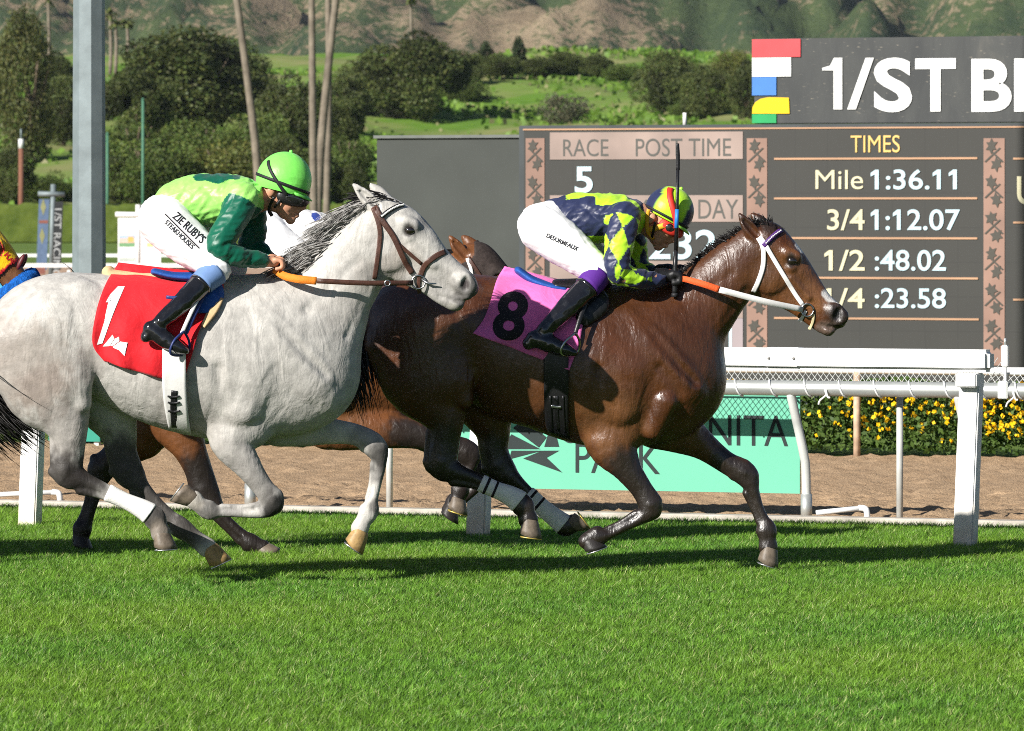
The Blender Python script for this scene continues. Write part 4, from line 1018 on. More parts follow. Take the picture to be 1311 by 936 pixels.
GREEN_R = dict(
  label='rider in light green silks with dark green sleeves and green cap on grey horse', box=(150, 185, 410, 470),
  torso=[(224, 262, 29, 0, .125), (250, 257, 33, 0, .140), (284, 256, 33, 0, .155), (312, 255, 28, 0, .165), (327, 253, 17, 0, .10)],
  hip=[(207, 279, 30, 0, .15), (226, 270, 29, 0, .13)],
  arms=[[(312, 254, 21, -.165, .062), (297, 288, 18, -.215, .060), (283, 314, 16, -.245, .056), (305, 327, 13.5, -.22, .048), (336, 333, 10.5, -.155, .036), (347, 335, 8, -.13, .030)],
        [(316, 256, 21, .165, .062), (322, 290, 18, .215, .060), (318, 316, 15, .235, .056), (332, 324, 13, .20, .048), (345, 332, 10.5, .145, .036), (352, 334, 8, .13, .030)]],
  legs=[[(212, 284, 33, -.09, .11), (244, 312, 29, -.15, .10), (272, 334, 22, -.20, .082), (281, 345, 18, -.22, .070), (264, 360, 15.5, -.255, .058), (240, 385, 14, -.31, .052), (212, 410, 10.5, -.355, .040)],
        [(214, 284, 33, .09, .11), (252, 310, 28, .15, .10), (286, 332, 21, .20, .080), (297, 342, 17, .22, .070), (280, 360, 15, .255, .058), (252, 386, 14, .31, .052), (222, 410, 10.5, .355, .040)]],
  feet=[[(199, 420, 11, -.36, .036), (215, 431, 11.5, -.365, .040), (233, 442, 8.5, -.37, .040), (243, 447, 5, -.37, .030)], [(207, 420, 11, .36, .036), (223, 431, 11.5, .365, .040), (241, 442, 8.5, .37, .040), (251, 447, 5, .37, .030)]],
  heel=[(193, 429, 8, -.36, .030)], nthigh=4,
  neck=[(324, 254, 17, 0, .062), (345, 252, 17, 0, .058)],
  head=[([(361, 236, 26, 0, .072), (365, 246, 25, 0, .070)], .02), ([(367, 258, 19, 0, .060), (366, 269, 12, 0, .048)], .015), ([(383, 256, 4, 0, .012), (389, 264, 4.0, 0, .014), (386, 266, 4, 0, .017)], .006),
        ([(382, 271, 3.6, 0, .022)], .006), ([(380, 275.5, 3.8, 0, .021)], .006), ([(372, 281, 6.5, 0, .025)], .010), ([(350, 262, 8, 0, .050)], .02), ([(368, 262, 8, -.048, .016)], .012), ([(348, 244, 6, -.074, .012), (347, 249, 4, -.072, .010)], .008), ([(348, 244, 6, .074, .012)], .008)],
  headcut=[([(385, 273.2, 1.2, -.01, .03), (378, 273.4, 1.2, -.03, .02)], .004), ([(379, 250, 5, -.045, .02)], .01), ([(379, 250, 5, .045, .02)], .01)],
  hands=[(351, 337, -.115, -1), (356, 337, .115, 1)],
  shirt_mat=cloth_mat('silks_green', LIME, .42, .22, 5., .1, 'col', .4), shirt_col=greencol, breech_mat=M_breech,
  folds=[([(232, 255, 2, -.15, .02), (262, 275, 2, -.17, .02)], .02), ([(262, 240, 2, -.15, .02), (290, 270, 2, -.18, .02)], .02)],
  text=[("ZIE RUBY'S", 242, 295, 42, 10.5, .70), ("STEAKHOUSES", 231, 302, 43, 6.5, .80)],
  sock_mat=mat('sock_blue', (.14, .24, .46), .7, .3, bump=.2), cuff_mat=M_boot,
  helmet=dict(c=(363.5, 231), U=(.24, -.97), fwd=35.5, h=37, b=.118, mat=cloth_mat('cap_green', (.22, .80, .12), .38, .25, 5.), peak_mat=cloth_mat('cap_green2', (.20, .75, .12), .4, .1),
              bands=[(cfull(0, 6.283), [-.22 + .22 * (.5 - .5 * math.cos(t - .0)) for t in cfull(0, 6.283)], .014, M_jodo), (cfull(-2.5, -1.3), cfull(.55, -.5), .014, M_jodo), (cfull(2.5, 1.3), cfull(.55, -.5), .014, M_jodo)]),
  goggles=dict(box=(345, 225, 405, 285), mat=M_black, frame=[[(364, 251, 9.5, -.074, .014), (377, 255, 9.5, -.060, .022), (387, 257, 8, -.024, .022), (387, 257, 8, .024, .022), (377, 255, 9.5, .06, .022)]], lens=[[(371, 252, 6.5, -.079, .014), (383, 256, 6.5, -.055, .02)], [(371, 252, 6.5, .079, .014), (383, 256, 6.5, .055, .02)]]),
  straps=[([(352, 252, .085), (347, 262, .072), (345, 270, .060), (348, 276, .03)], .014, M_black), ([(360, 256, .082), (352, 266, .07)], .012, M_black)])
fr = GREY_FR
gr_rider, gs_bvh, gb_bvh = rider(GREEN_R, GREY_FR)
decal('underline', GREY_FR, [[(214.5, 273), (259, 316.5), (258, 318), (213.5, 274.4)]], gb_bvh, M_black_p, [c for c in gr_rider.children if c.name.startswith('breeches')][0], off=.0035)

NAVY_R = dict(
  label='rider in navy and lime diamond-sleeved silks holding an upright whip on dark bay horse', box=(640, 225, 905, 475),
  torso=[(708, 284, 28, 0, .125), (735, 281, 33, 0, .140), (766, 279, 32, 0, .155), (795, 279, 29, 0, .165), (814, 277, 19, 0, .11)],
  hip=[(692, 290, 30, 0, .15), (710, 284, 28, 0, .13)],
  arms=[[(799, 278, 20, -.165, .064), (791, 315, 18.5, -.225, .062), (790, 346, 16, -.25, .056), (808, 355, 13.5, -.22, .048), (834, 357, 10.5, -.16, .038), (845, 357, 8, -.135, .030)],
        [(805, 278, 20, .165, .064), (812, 312, 18, .225, .062), (817, 338, 15, .245, .056), (830, 350, 13, .21, .048), (844, 352, 10.5, .155, .038), (854, 352, 8, .135, .030)]],
  legs=[[(697, 294, 32, -.09, .11), (729, 318, 27, -.15, .10), (757, 340, 21, -.20, .082), (766, 349, 17, -.22, .070), (754, 364, 16, -.255, .058), (726, 392, 14, -.31, .052), (697, 421, 10.5, -.355, .040)],
        [(700, 294, 32, .09, .11), (735, 316, 27, .15, .10), (766, 336, 20, .20, .080), (776, 346, 16, .22, .070), (762, 364, 15, .255, .058), (736, 392, 14, .31, .052), (708, 420, 10.5, .355, .040)]],
  feet=[[(684, 432, 11, -.36, .036), (703, 438, 11.5, -.365, .040), (722, 445, 8.5, -.37, .040), (734, 449, 5, -.37, .030)], [(694, 432, 11, .36, .036), (713, 438, 11.5, .365, .040), (732, 445, 8.5, .37, .040), (743, 449, 5, .37, .030)]],
  heel=[(676, 438, 8, -.36, .030)], nthigh=4,
  neck=[(812, 276, 17, 0, .062), (832, 281, 17, 0, .058)],
  head=[([(852, 273, 24, 0, .072), (851, 283, 23, 0, .070)], .02), ([(847, 293, 18, 0, .060), (843, 303, 12.5, 0, .048)], .015), ([(861, 298, 4, 0, .012), (863, 306, 4, 0, .014), (860, 307.5, 4, 0, .017)], .006),
        ([(855.5, 310.5, 3.6, 0, .022)], .006), ([(852.5, 314, 3.8, 0, .021)], .006), ([(843, 315, 6.5, 0, .025)], .010), ([(830, 296, 8, 0, .05)], .02), ([(834, 278, 6, -.074, .012), (832, 283, 4, -.072, .010)], .008), ([(834, 278, 6, .074, .012)], .008)],
  headcut=[([(857.5, 313, 1.2, -.01, .03), (850, 311, 1.2, -.03, .02)], .004), ([(861, 292, 5, -.045, .02)], .01), ([(861, 292, 5, .045, .02)], .01)],
  hands=[(858, 355, -.105, -1), (866, 350, .115, 1)],
  shirt_mat=cloth_mat('silks_navy', NAVY, .42, .22, 5., .1, 'col', .4), shirt_col=navycol, breech_mat=M_breech,
  folds=[([(715, 280, 2, -.15, .02), (745, 300, 2, -.17, .02)], .02), ([(745, 262, 2, -.15, .02), (775, 292, 2, -.18, .02)], .02)],
  gloved=True, text=[("DESORMEAUX", 718, 312, 24, 5.5, .85)],
  sock_mat=mat('sock_purple', (.09, .018, .24), .7, .3, bump=.2),
  helmet=dict(c=(857, 270), U=(.47, -.88), fwd=31.5, h=31.5, b=.114, mat=cloth_mat('cap_quartered', NAVY, .4, .2, 5., attr='col'), peak_mat=cloth_mat('cap_lime', (.36, .8, .06), .4, .1),
              col=lambda el, th: (NAVY if math.cos(th) * math.cos(el) > .66 or math.cos(th) * math.cos(el) < -.62 else YLIM),
              bands=[(cfull(-2.3, -.9), cfull(.95, -.50), .028, mat('strap_red', (.70, .035, .02), .6)), (cfull(2.3, .9), cfull(.95, -.50), .028, mat('strap_red', (.7, .035, .02))), (cfull(0, 6.283), cfull(-.26, -.26), .012, M_jodo)]),
  goggles=dict(box=(825, 255, 880, 325), mat=mat('strap_red', (.7, .035, .02)), frame=[[(851, 288, 8.5, -.074, .014), (861, 294, 8.5, -.058, .020), (868, 298, 7, -.022, .02), (868, 298, 7, .022, .02), (861, 294, 8.5, .058, .02)]], lens=[[(856, 291, 5.6, -.078, .014), (865, 296, 5.6, -.052, .018)], [(856, 291, 5.6, .078, .014), (865, 296, 5.6, .052, .018)]]),
  straps=[([(830, 268, .086), (828, 282, .076), (829, 296, .066), (836, 306, .045)], .018, mat('mask_yellow', (.80, .40, .02), .6)), ([(852, 288, .082), (842, 291, .08), (831, 294, .068)], .026, mat('mask_yellow', (.8, .4, .02))), ([(838, 284, .086), (836, 296, .074), (834, 304, .05)], .012, M_black)])
fr = BAY_FR
nv_rider, ns_bvh, nb_bvh = rider(NAVY_R, BAY_FR)
for (hx, hy, y, sg) in NAVY_R['hands']:
    c = fr.p(hx, hy, y); g = SDF(c - .11, c + .11, .0045)
    for L in hand_chains(fr, hx, hy, y, sg): g.add([[*q[:3], q[3] + .0065, q[4] + .005] for q in L], .006)
    g.add([[c[0] - .075, c[1] + (-.018 if sg < 0 else .018), c[2] + .008, .036, .038], [c[0] - .045, c[1] + (-.006 if sg < 0 else .006), c[2] + .010, .032, .038]], .02)
    Vg, Qg = g.mesh(1); mesh_obj('glove', Vg, Qg, M_glove, nv_rider)
whip = thing('riding_whip', 'thin black riding whip with blue band held upright by the navy rider', 'whip', fr.loc)
wy = -.125
tube('handle', [fr.p(863, 376, wy), fr.p(863, 372, wy), fr.p(863.5, 340, wy), fr.p(864.5, 320, wy)], [.012, .014, .012, .010], M_black, whip)
tube('shaft', [fr.p(864.5, 322, wy), fr.p(866, 260, wy), fr.p(867, 215, wy)], [.010, .0085, .008], M_black, whip)
tube('blue_band', [fr.p(865.2, 292, wy), fr.p(866, 268, wy)], [.0108, .0102], mat('whip_blue', (.02, .2, .6), .5), whip)
ribbon('popper', [fr.p(867, 218, wy), fr.p(867, 200, wy), fr.p(866.5, 184, wy)], [.018, .020, .016], M_black, whip, th=.006)
tube('end_cap', [fr.p(863, 380, wy), fr.p(863, 375, wy)], [.015, .017], M_jodo, whip)
# ------------------------------------------------------------ track frame: s along the rails, n away from the camera
TA = math.atan(-.42); TE = np.array([math.cos(TA), math.sin(TA)]); TN = np.array([-math.sin(TA), math.cos(TA)]); TO = np.array([0, 33.5])
def tp(s, n, z=0.0):
    q = TO + s * TE + n * TN; return np.array([q[0], q[1], z])
def s_at(px, n):                                   # along-track position seen at picture column px on line n
    k = (px - CX) / FPX; a = TO + n * TN; return (k * a[1] - a[0]) / (TE[0] - k * TE[1])
def struct(o): o['kind'] = 'structure'; return o
def stuff(o, label, cat): o['kind'] = 'stuff'; o['label'] = label; o['category'] = cat; return o
def ground_mat(name, c1, c2, scale, c3=None, bump=.4, bscale=30, rough=.95):
    m = bpy.data.materials.new(name); t, b, out = nodes_of(m); tc = N(t, 'TexCoord')
    n1 = noise_n(t, tc.outputs['Object'], scale, 6, .65); r = ramp_n(t, n1.outputs[0], [(.3, c1), (.7, c2)])
    c = r.outputs[0]
    if c3: n2 = noise_n(t, tc.outputs['Object'], scale * .13, 4, .6); r2 = ramp_n(t, n2.outputs[0], [(.45, 0.), (.62, 1.)]); c = mix_n(t, r2.outputs[0], c, c3)
    t.links.new(c, b.inputs['Base Color']); b.inputs['Roughness'].default_value = rough; b.inputs['Specular IOR Level'].default_value = .15
    n3 = noise_n(t, tc.outputs['Object'], bscale, 6, .7); bump_n(t, b, n3.outputs[0], bump, .03); return m
M_soil = ground_mat('turf_soil', (.022, .040, .008), (.035, .062, .012), 3.)
M_far = ground_mat('infield_lawn', (.10, .16, .03), (.14, .21, .04), .15)
struct(mesh_obj('ground', [(-3000, -60, -.05), (3000, -60, -.05), (3000, 9000, -.05), (-3000, 9000, -.05)], [(0, 1, 2, 3)], M_far, None, False))
q = [tp(-60, -40, 0), tp(60, -40, 0), tp(60, 1.93, 0), tp(-60, 1.93, 0)]
struct(mesh_obj('turf_track', q, [(0, 1, 2, 3)], M_soil, None, False))
# grass blades
def grass():
    n = 1000000
    y = rng.uniform(18.3, 38.2, n); hw = y * .0825 + .9; x = rng.uniform(-1, 1, n) * hw
    nn = (x - TO[0]) * TN[0] + (y - TO[1]) * TN[1]; k = nn < 1.96 + .06 * rng.random(n); x, y = x[k], y[k]; n = len(x)
    def pn(f, k):                                  # cheap smooth noise 0..1
        v = np.zeros(n)
        for _ in range(k):
            a_ = rng.uniform(0, 6.28); v += np.sin((x * np.cos(a_) + y * np.sin(a_)) * f * rng.uniform(.6, 1.5) + rng.uniform(0, 6.28))
        return np.clip(.5 + v / (2.2 * np.sqrt(k)), 0, 1)
    cl, cl2, cl3 = pn(2.0, 6), pn(16., 7), pn(60., 7)
    h = rng.uniform(.011, .028, n) * (.6 + .25 * cl + .35 * cl2 + .3 * cl3) * np.where(rng.random(n) < .04, 1.35, 1.0)
    az = rng.uniform(0, 2 * np.pi, n); lean = rng.gamma(2.0, .52, n) * h; la = rng.uniform(0, 2 * np.pi, n); la = np.where(rng.random(n) < .35, .3 + rng.normal(0, .5, n), la)
    w = rng.uniform(.0016, .0030, n); V = np.zeros((n, 3, 3), np.float32)
    V[:, 0, 0] = x - np.cos(az) * w; V[:, 0, 1] = y - np.sin(az) * w; V[:, 1, 0] = x + np.cos(az) * w; V[:, 1, 1] = y + np.sin(az) * w
    V[:, 2, 0] = x + np.cos(la) * lean; V[:, 2, 1] = y + np.sin(la) * lean; V[:, 2, 2] = h; V[:, :2, 2] = -.004
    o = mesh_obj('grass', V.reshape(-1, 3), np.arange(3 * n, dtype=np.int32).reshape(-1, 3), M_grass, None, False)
    t = rng.random(n) ** 1.5 * 1.25; dry = rng.random(n) < .05
    c = np.stack([.058 + .092 * t + .040 * cl, .162 + .160 * t + .03 * cl, .016 + .018 * t], 1); c[dry] = np.stack([.42 + 0 * t, .46 + 0 * t, .18 + 0 * t], 1)[dry]  # pale dry blades, also painted in as the turf's bright glints
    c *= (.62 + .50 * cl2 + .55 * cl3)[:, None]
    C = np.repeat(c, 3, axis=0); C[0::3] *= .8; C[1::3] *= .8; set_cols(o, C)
    return stuff(o, 'short green turf grass of the racecourse', 'grass')
def leaf_mat(name, attr=True, col=(.05, .09, .02), tr=.35, rough=.55):
    m = bpy.data.materials.new(name); m.use_nodes = True; t = m.node_tree; t.nodes.clear(); out = N(t, 'OutputMaterial')
    b = N(t, 'BsdfPrincipled'); tl = N(t, 'BsdfTranslucent'); mx = N(t, 'MixShader'); mx.inputs[0].default_value = tr
    if attr: base = N(t, 'Attribute', attribute_name='col').outputs['Color']
    else:
        tc = N(t, 'TexCoord'); n1 = noise_n(t, tc.outputs['Object'], 1.2, 3); base = ramp_n(t, n1.outputs[0], [(.3, tuple(.7 * c for c in col)), (.7, tuple(1.3 * c for c in col))]).outputs[0]
    t.links.new(base, b.inputs['Base Color']); b.inputs['Roughness'].default_value = rough; b.inputs['Specular IOR Level'].default_value = .3
    t.links.new(base, tl.inputs[0]); t.links.new(b.outputs[0], mx.inputs[1]); t.links.new(tl.outputs[0], mx.inputs[2]); t.links.new(mx.outputs[0], out.inputs[0]); return m
M_grass = leaf_mat('grass_blade', tr=.30, rough=.45)
grass()
# dirt track with hoof-churned surface
def dirt():
    ss = np.arange(-9, 9.01, .045); ns = np.concatenate([np.arange(2.10, 6, .04), np.arange(6, 11.6, .07)]); S_, N_ = np.meshgrid(ss, ns, indexing='ij')
    Z = np.zeros_like(S_)
    for fs, fn, a in ((7, 11, .012), (13, 19, .010), (23, 31, .008), (37, 53, .006)):
        p = rng.uniform(0, 6.28, 4); Z += a * np.sin(S_ * fs + 2.2 * np.sin(N_ * fn * .31 + p[0]) + p[1]) * np.sin(N_ * fn + 2.4 * np.sin(S_ * fs * .37 + p[2]) + p[3])
    r0 = rng.normal(0, 1, Z.shape); r0 = (r0 + np.roll(r0, 1, 0) + np.roll(r0, 1, 1) + np.roll(r0, (1, 1), (0, 1))) / 2; Z = .8 * Z + .007 * np.maximum(r0, -.6) + .006 * rng.normal(0, 1, Z.shape) - .02
    P = np.stack([TO[0] + S_ * TE[0] + N_ * TN[0], TO[1] + S_ * TE[1] + N_ * TN[1], Z], 2); a, b = P.shape[:2]; idx = np.arange(a * b).reshape(a, b)
    F = np.stack([idx[:-1, :-1], idx[1:, :-1], idx[1:, 1:], idx[:-1, 1:]], 2).reshape(-1, 4)
    m = ground_mat('dirt', (.38, .255, .150), (.51, .36, .222), 9., None, .6, 60)
    struct(mesh_obj('dirt_track', P.reshape(-1, 3), F, m))
    struct(mesh_obj('dirt_track', [tp(-60, 2.1, -.035), tp(60, 2.1, -.035), tp(60, 11.6, -.035), tp(-60, 11.6, -.035)], [(0, 1, 2, 3)], m, None, False))
dirt()
M_conc = mat('kerb_concrete', (.50, .46, .40), .85, .2, var=.2, scale=6, bump=.4, bscale=40)
def tbox(name, s0, s1, n0, n1, z0, z1, m, parent=None, bevel=0.):
    o = box_obj(name, s0, s1, n0, n1, z0, z1, m, parent, bevel)
    if parent is None: o.location = (TO[0], TO[1], 0); o.rotation_euler = (0, 0, TA)
    return o
def tthing(name, label, cat, s, n, group=None):
    p = tp(s, n); return thing(name, label, cat, p, group, TA)
struct(tbox('kerb', -30, 30, 1.95, 2.09, -.05, .035, M_conc, bevel=.008))
M_wpaint = mat('white_paint', (.78, .78, .76), .45, .4, var=.12, scale=5, bump=.1, bscale=30)
def post_mat():
    m = bpy.data.materials.new('white_post'); t, b, out = nodes_of(m); tc = N(t, 'TexCoord'); sp = N(t, 'SeparateXYZ'); t.links.new(tc.outputs['Object'], sp.inputs[0])
    n = noise_n(t, tc.outputs['Object'], 9, 4); ad = N(t, 'Math', operation='MULTIPLY_ADD'); ad.inputs[1].default_value = .35; t.links.new(n.outputs[0], ad.inputs[0]); t.links.new(sp.outputs[2], ad.inputs[2])
    r = ramp_n(t, ad.outputs[0], [(.10, (.50, .40, .26)), (.30, (.78, .74, .66)), (.5, (.80, .80, .78))]); t.links.new(r.outputs[0], b.inputs['Base Color']); b.inputs['Roughness'].default_value = .5; return m
M_wpost = post_mat()
# near white rail
rl = tthing('racecourse_rail', 'white turf course rail with square posts along the dirt edge, nearest the horses', 'rail', 0, 0)
def rpart(o): return o
s_end = s_at(1270, 0); zt = .975
bm = bmesh.new(); bm_box(bm, -12, s_end, -.055, .055, zt - .062, zt + .055); bmesh.ops.recalc_face_normals(bm, faces=bm.faces); bmesh.ops.bevel(bm, geom=bm.edges[:], offset=.022, segments=3, affect='EDGES'); o = bm_obj('rail', bm, M_wpaint, rl); shade_auto(o)
for px in (-540, 42, 616, 1240):
    s = s_at(px, 0); bm = bmesh.new(); bm_box(bm, -.055, .055, -.045, .045, -.05, zt - .068)
    for v in bm.verts: v.co.x += (v.co.z - .45) * .042
    bmesh.ops.recalc_face_normals(bm, faces=bm.faces); bmesh.ops.bevel(bm, geom=bm.edges[:], offset=.008, segments=2, affect='EDGES')
    po = bm_obj('post', bm, M_wpost, rl); po.location = (s, 0, 0)
    br_ = box_obj('bracket', -.06, .055, -.030, .030, zt - .14, zt - .069, M_wpaint, po, .006); br_.location = (.022, -.075, 0)
for px in (330, 1005): s = s_at(px, 0); o = box_obj('rail_sleeve', s - .11, s + .11, -.0575, .0575, zt - .0645, zt + .0575, M_wpaint, rl, .022); shade_auto(o)
M_bolt = mat('bolt_steel', (.30, .29, .27), .5, .5, .6)
for px in (330, 1005):
    for ds in (-.07, .07): s = s_at(px, 0) + ds; tube('bolt', [(s, -.0575, zt), (s, -.064, zt)], [.008, .006], M_bolt, rl, 8)
# pipe rail with net and goose-neck posts
M_pipe = mat('galvanised_pipe', (.50, .52, .50), .42, .5, .55, .12, 3., .2, 25)
M_pipew = mat('pipe_pale', (.55, .56, .53), .5, .4, .1, .2, 4., .2, 30)
pr = tthing('pipe_rail', 'grey galvanised pipe rail with netting and bent posts between turf and dirt', 'rail', 0, 2.35)
tube('pipe', [(s, 0, .745) for s in np.linspace(-14, 14, 40)], .045, M_pipe, pr, 14, up=(0, 0, 1))
for px in (-420, -60, 300, 1012, 1226, 1440):
    s = s_at(px, 2.35)
    tube('bent_post', resample([(s, 0, .72), (s + .02, .02, .60), (s + .06, .05, .38), (s + .072, .06, .26), (s + .075, .06, -.06)], 5), .027, M_pipew, pr, 10)
    tube('sleeve', [(s + .075, .06, -.02), (s + .075, .06, .14)], .034, M_pipe, pr, 10)
for px in (488, 1143): s = s_at(px, 2.35); tube('straight_post', [(s, .12, .72), (s, .12, -.06)], .02, M_pipew, pr, 10)
V, F = [], []
def wire(a, b, w=.0019):
    a, b = np.array(a), np.array(b); d = b - a; d /= np.linalg.norm(d); u = np.cross(d, (0, 1, 0)); i = len(V)
    for off in (u * w, np.array([0, w, 0]), -u * w, np.array([0, -w, 0])): V.append(a + off)
    for off in (u * w, np.array([0, w, 0]), -u * w, np.array([0, -w, 0])): V.append(b + off)
    F.extend([(i + k, i + (k + 1) % 4, i + 4 + (k + 1) % 4, i + 4 + k) for k in range(4)])
s1, s2 = s_at(-60, 2.35), s_at(1264, 2.35)
st = .036
for s in np.arange(s1, s2, st):
    wire((s, .0, .785), (s + .11, -.02, .93)); wire((s, .0, .785), (s - .11, -.02, .93))
for s in np.arange(s2, s2 + 2.5, st): wire((s, .0, .785), (s + .05, .03, .84)); wire((s + .05, .0, .785), (s, .03, .84))
wire((s1, -.02, .93), (s2, -.02, .93), .006); wire((s2, .03, .84), (s2 + 2.5, .03, .84), .007)
nb = mesh_obj('netting', V, F, mat('net_white', (.62, .63, .60), .7, .3), pr, False); nb['kind'] = 'stuff'
V2 = []; 
for s in np.arange(s1, s2 + 2.5, .21):             # lashing wound round the pipe
    L = [(s + .05 * k / 8, -.048 * math.cos(math.pi * k / 8 - math.pi / 2) if 0 else -.048 * math.sin(math.pi * k / 8), .745 + .048 * math.cos(math.pi * k / 8)) for k in range(9)]
    tube('lashing', L, .0055, M_wpaint, pr, 5)
for px in (1060, 1300):
    s = s_at(px, 2.35); tube('rope_end', resample([(s, -.05, .74), (s + .01, -.06, .71), (s - .025, -.06, .68), (s - .035, -.06, .655)], 4), .006, M_wpaint, pr, 6)
    tube('rope_end', resample([(s + .005, -.05, .74), (s + .02, -.06, .70), (s + .035, -.06, .695)], 4), .006, M_wpaint, pr, 6)
# antenna-like timing unit clamped to the pipe rail
s = s_at(1287, 2.35); au = tthing('timing_sensor', 'small white box on a thin pole clamped to the pipe rail by scoreboard edge', 'sensor', s, 2.35)
tube('pole', [(0, 0, .74), (0, 0, .96)], .010, M_wpaint, au); box_obj('case', -.018, .018, -.02, .02, .88, 1.0, M_wpaint, au, .004); tube('tip', [(0, 0, 1.0), (0, 0, 1.04)], .008, M_pipe, au); box_obj('clamp', -.03, .03, -.05, .05, .70, .80, M_pipe, au, .005)
# irrigation pipes lying by the kerb
for i, (pa, pb, lab) in enumerate(((985, 1100, 'white plastic irrigation pipe with elbow beside the bent rail post on the kerb'), (-40, 66, 'white plastic irrigation pipe on the kerb behind the leftmost white rail post'))):
    a, b = s_at(pa + 60 * (i == 0), 2.2), s_at(pb, 2.2); ip = tthing('irrigation_pipe', lab, 'pipe', a, 2.2, 'irrigation pipes on the kerb')
    tube('pipe', [(0, 0, .045), (b - a, .05, .075)], .015, M_wpaint, ip, 10); tube('elbow', resample([(b - a - .02, .05, .075), (b - a + .02, .05, .07), (b - a + .03, .05, .04), (b - a + .03, .05, .0)], 4), .018, M_wpaint, ip, 10)
# teal banner board
M_teal = mat('teal_board', (.125, .44, .30), .6, .3, var=.03, scale=2); M_tealink = mat('board_ink', (.012, .022, .022), .6, .3)
NB = 2.80; sa, sb = s_at(586, NB), s_at(1024, NB)
bd = tthing('banner_board', 'mint green SANTA ANITA PARK banner board with dark star emblem under the pipe rail', 'banner', 0, NB)
ztb = CAMZ - (512 - HZ) * 36.0 / FPX; zbb = CAMZ - (633 - HZ) * 35.75 / FPX
bm = bmesh.new(); bm_box(bm, sa, sb, 0, .012, zbb, .705); bmesh.ops.recalc_face_normals(bm, faces=bm.faces); bm_obj('panel', bm, M_teal, bd)
def board_pt(px, py, n):
    s = s_at(px, n); y = TO[1] + s * TE[1] + n * TN[1]; return s, CAMZ - (py - HZ) * y / FPX
def board_poly(name, pts, n, off, m, parent):
    Vv = [(board_pt(a, b, n)[0], -off, board_pt(a, b, n)[1]) for a, b in pts]; k = len(Vv); Vv2 = [(a, -off + .002, c) for a, b, c in Vv]
    bm = bmesh.new(); v = [bm.verts.new(p) for p in Vv]; f = bm.faces.new(v); r = bmesh.ops.extrude_face_region(bm, geom=[f])
    for e in r['geom']:
        if isinstance(e, bmesh.types.BMVert): e.co.y += .002
    bmesh.ops.recalc_face_normals(bm, faces=bm.faces); return bm_obj(name, bm, m, parent)
def board_text(name, s_, px0, px1, py_top, py_base, n, off, m, parent, bold=.0, thick=True):
    V_, F_ = text_mesh(s_, 1., bold); x0, x1 = V_[:, 0].min(), V_[:, 0].max(); a, zb = board_pt(px0, py_base, n); b, _ = board_pt(px1, py_base, n); zt_ = board_pt((px0 + px1) / 2, py_top, n)[1]; zb = board_pt((px0 + px1) / 2, py_base, n)[1]
    cap = .729
    if '1' in s_ and not set(s_) & set('lI'):      # give the plain stroke of a 1 its flag
        par = list(range(len(V_)))
        def fd(i):
            while par[i] != i: par[i] = par[par[i]]; i = par[i]
            return i
        for f in F_:
            for i in f[1:]: par[fd(i)] = fd(f[0])
        isl = {}
        for f in F_: isl.setdefault(fd(f[0]), set()).update(f)
        for vs2 in isl.values():
            q = V_[list(vs2)]; w_, h_ = np.ptp(q[:, 0]), np.ptp(q[:, 1])
            if w_ < .2 and h_ > .6:
                xa, yt = q[:, 0].min(), q[:, 1].max(); i0 = len(V_); V_ = np.vstack([V_, [(xa + .01, yt, 0), (xa + .01, yt - .16, 0), (xa - .13, yt - .24, 0), (xa - .13, yt - .12, 0)]]); F_ = F_ + [(i0 + 3, i0 + 2, i0 + 1, i0)]
    P = np.stack([a + (V_[:, 0] - x0) / (x1 - x0) * (b - a), np.full(len(V_), -off), zb + V_[:, 1] / cap * (zt_ - zb)], 1)
    return mesh_obj(name, P, [f for f in F_], m, parent, False)
board_text('lettering', 'SANTA ANITA', 722, 1009, 528, 569, NB, .003, M_tealink, bd); board_text('lettering', 'PARK', 737, 845, 565, 606, NB, .003, M_tealink, bd)
for P_ in ([(690, 573), (657, 548), (672, 536), (700, 560)], [(655, 556), (640, 575), (692, 575)], [(655, 577), (652, 588), (694, 577)], [(670, 587), (694, 577), (716, 577), (700, 586), (720, 605)], [(697, 572), (716, 572), (712, 556), (725, 540), (702, 555)], [(670, 536), (688, 512), (694, 558)], [(694, 556), (692, 512), (715, 530)]): board_poly('emblem', P_, NB, .003, M_tealink, bd)
for px in (600, 700, 880, 1010):
    s = s_at(px, NB); tube('tie', [(s, 0.0, .70), (s, -.25, .76)], .006, M_pipew, bd, 5)
bd2 = tthing('banner_board', 'dark teal banner board behind the leftmost white rail post', 'banner', 0, 11.2)
sa, sb = s_at(50, 11.2), s_at(140, 11.2); zb_ = board_pt(95, 565, 11.2)[1]; bm = bmesh.new(); bm_box(bm, sa, sb, 0, .02, zb_, .75); bmesh.ops.recalc_face_normals(bm, faces=bm.faces); bmesh.ops.bevel(bm, geom=[e for e in bm.edges if abs(e.verts[0].co.x - e.verts[1].co.x) < .001 and abs(e.verts[0].co.z - e.verts[1].co.z) < .001], offset=.08, segments=4, affect='EDGES'); bm_obj('panel', bm, mat('teal_shaded', (.0, .22, .15), .5), bd2)  # board teal darkened in its base colour to stand for shade
box_obj('leg', sa + .1, sa + .14, .02, .06, -.03, .7, M_pipew, bd2); box_obj('leg', sb - .14, sb - .1, .02, .06, -.03, .7, M_pipew, bd2)
# white marker board beyond the dirt
s = s_at(494, 11.3); mk = tthing('marker_board', 'small white marker board low beyond the dirt seen under the bay chest', 'marker', s, 11.3)
z0, z1 = board_pt(494, 561, 11.3)[1], board_pt(494, 520, 11.3)[1]; box_obj('panel', -.10, .10, -.01, .01, z0, z1, M_wpaint, mk, .003); box_obj('leg', -.02, .02, .01, .04, -.03, z1, M_wpaint, mk)
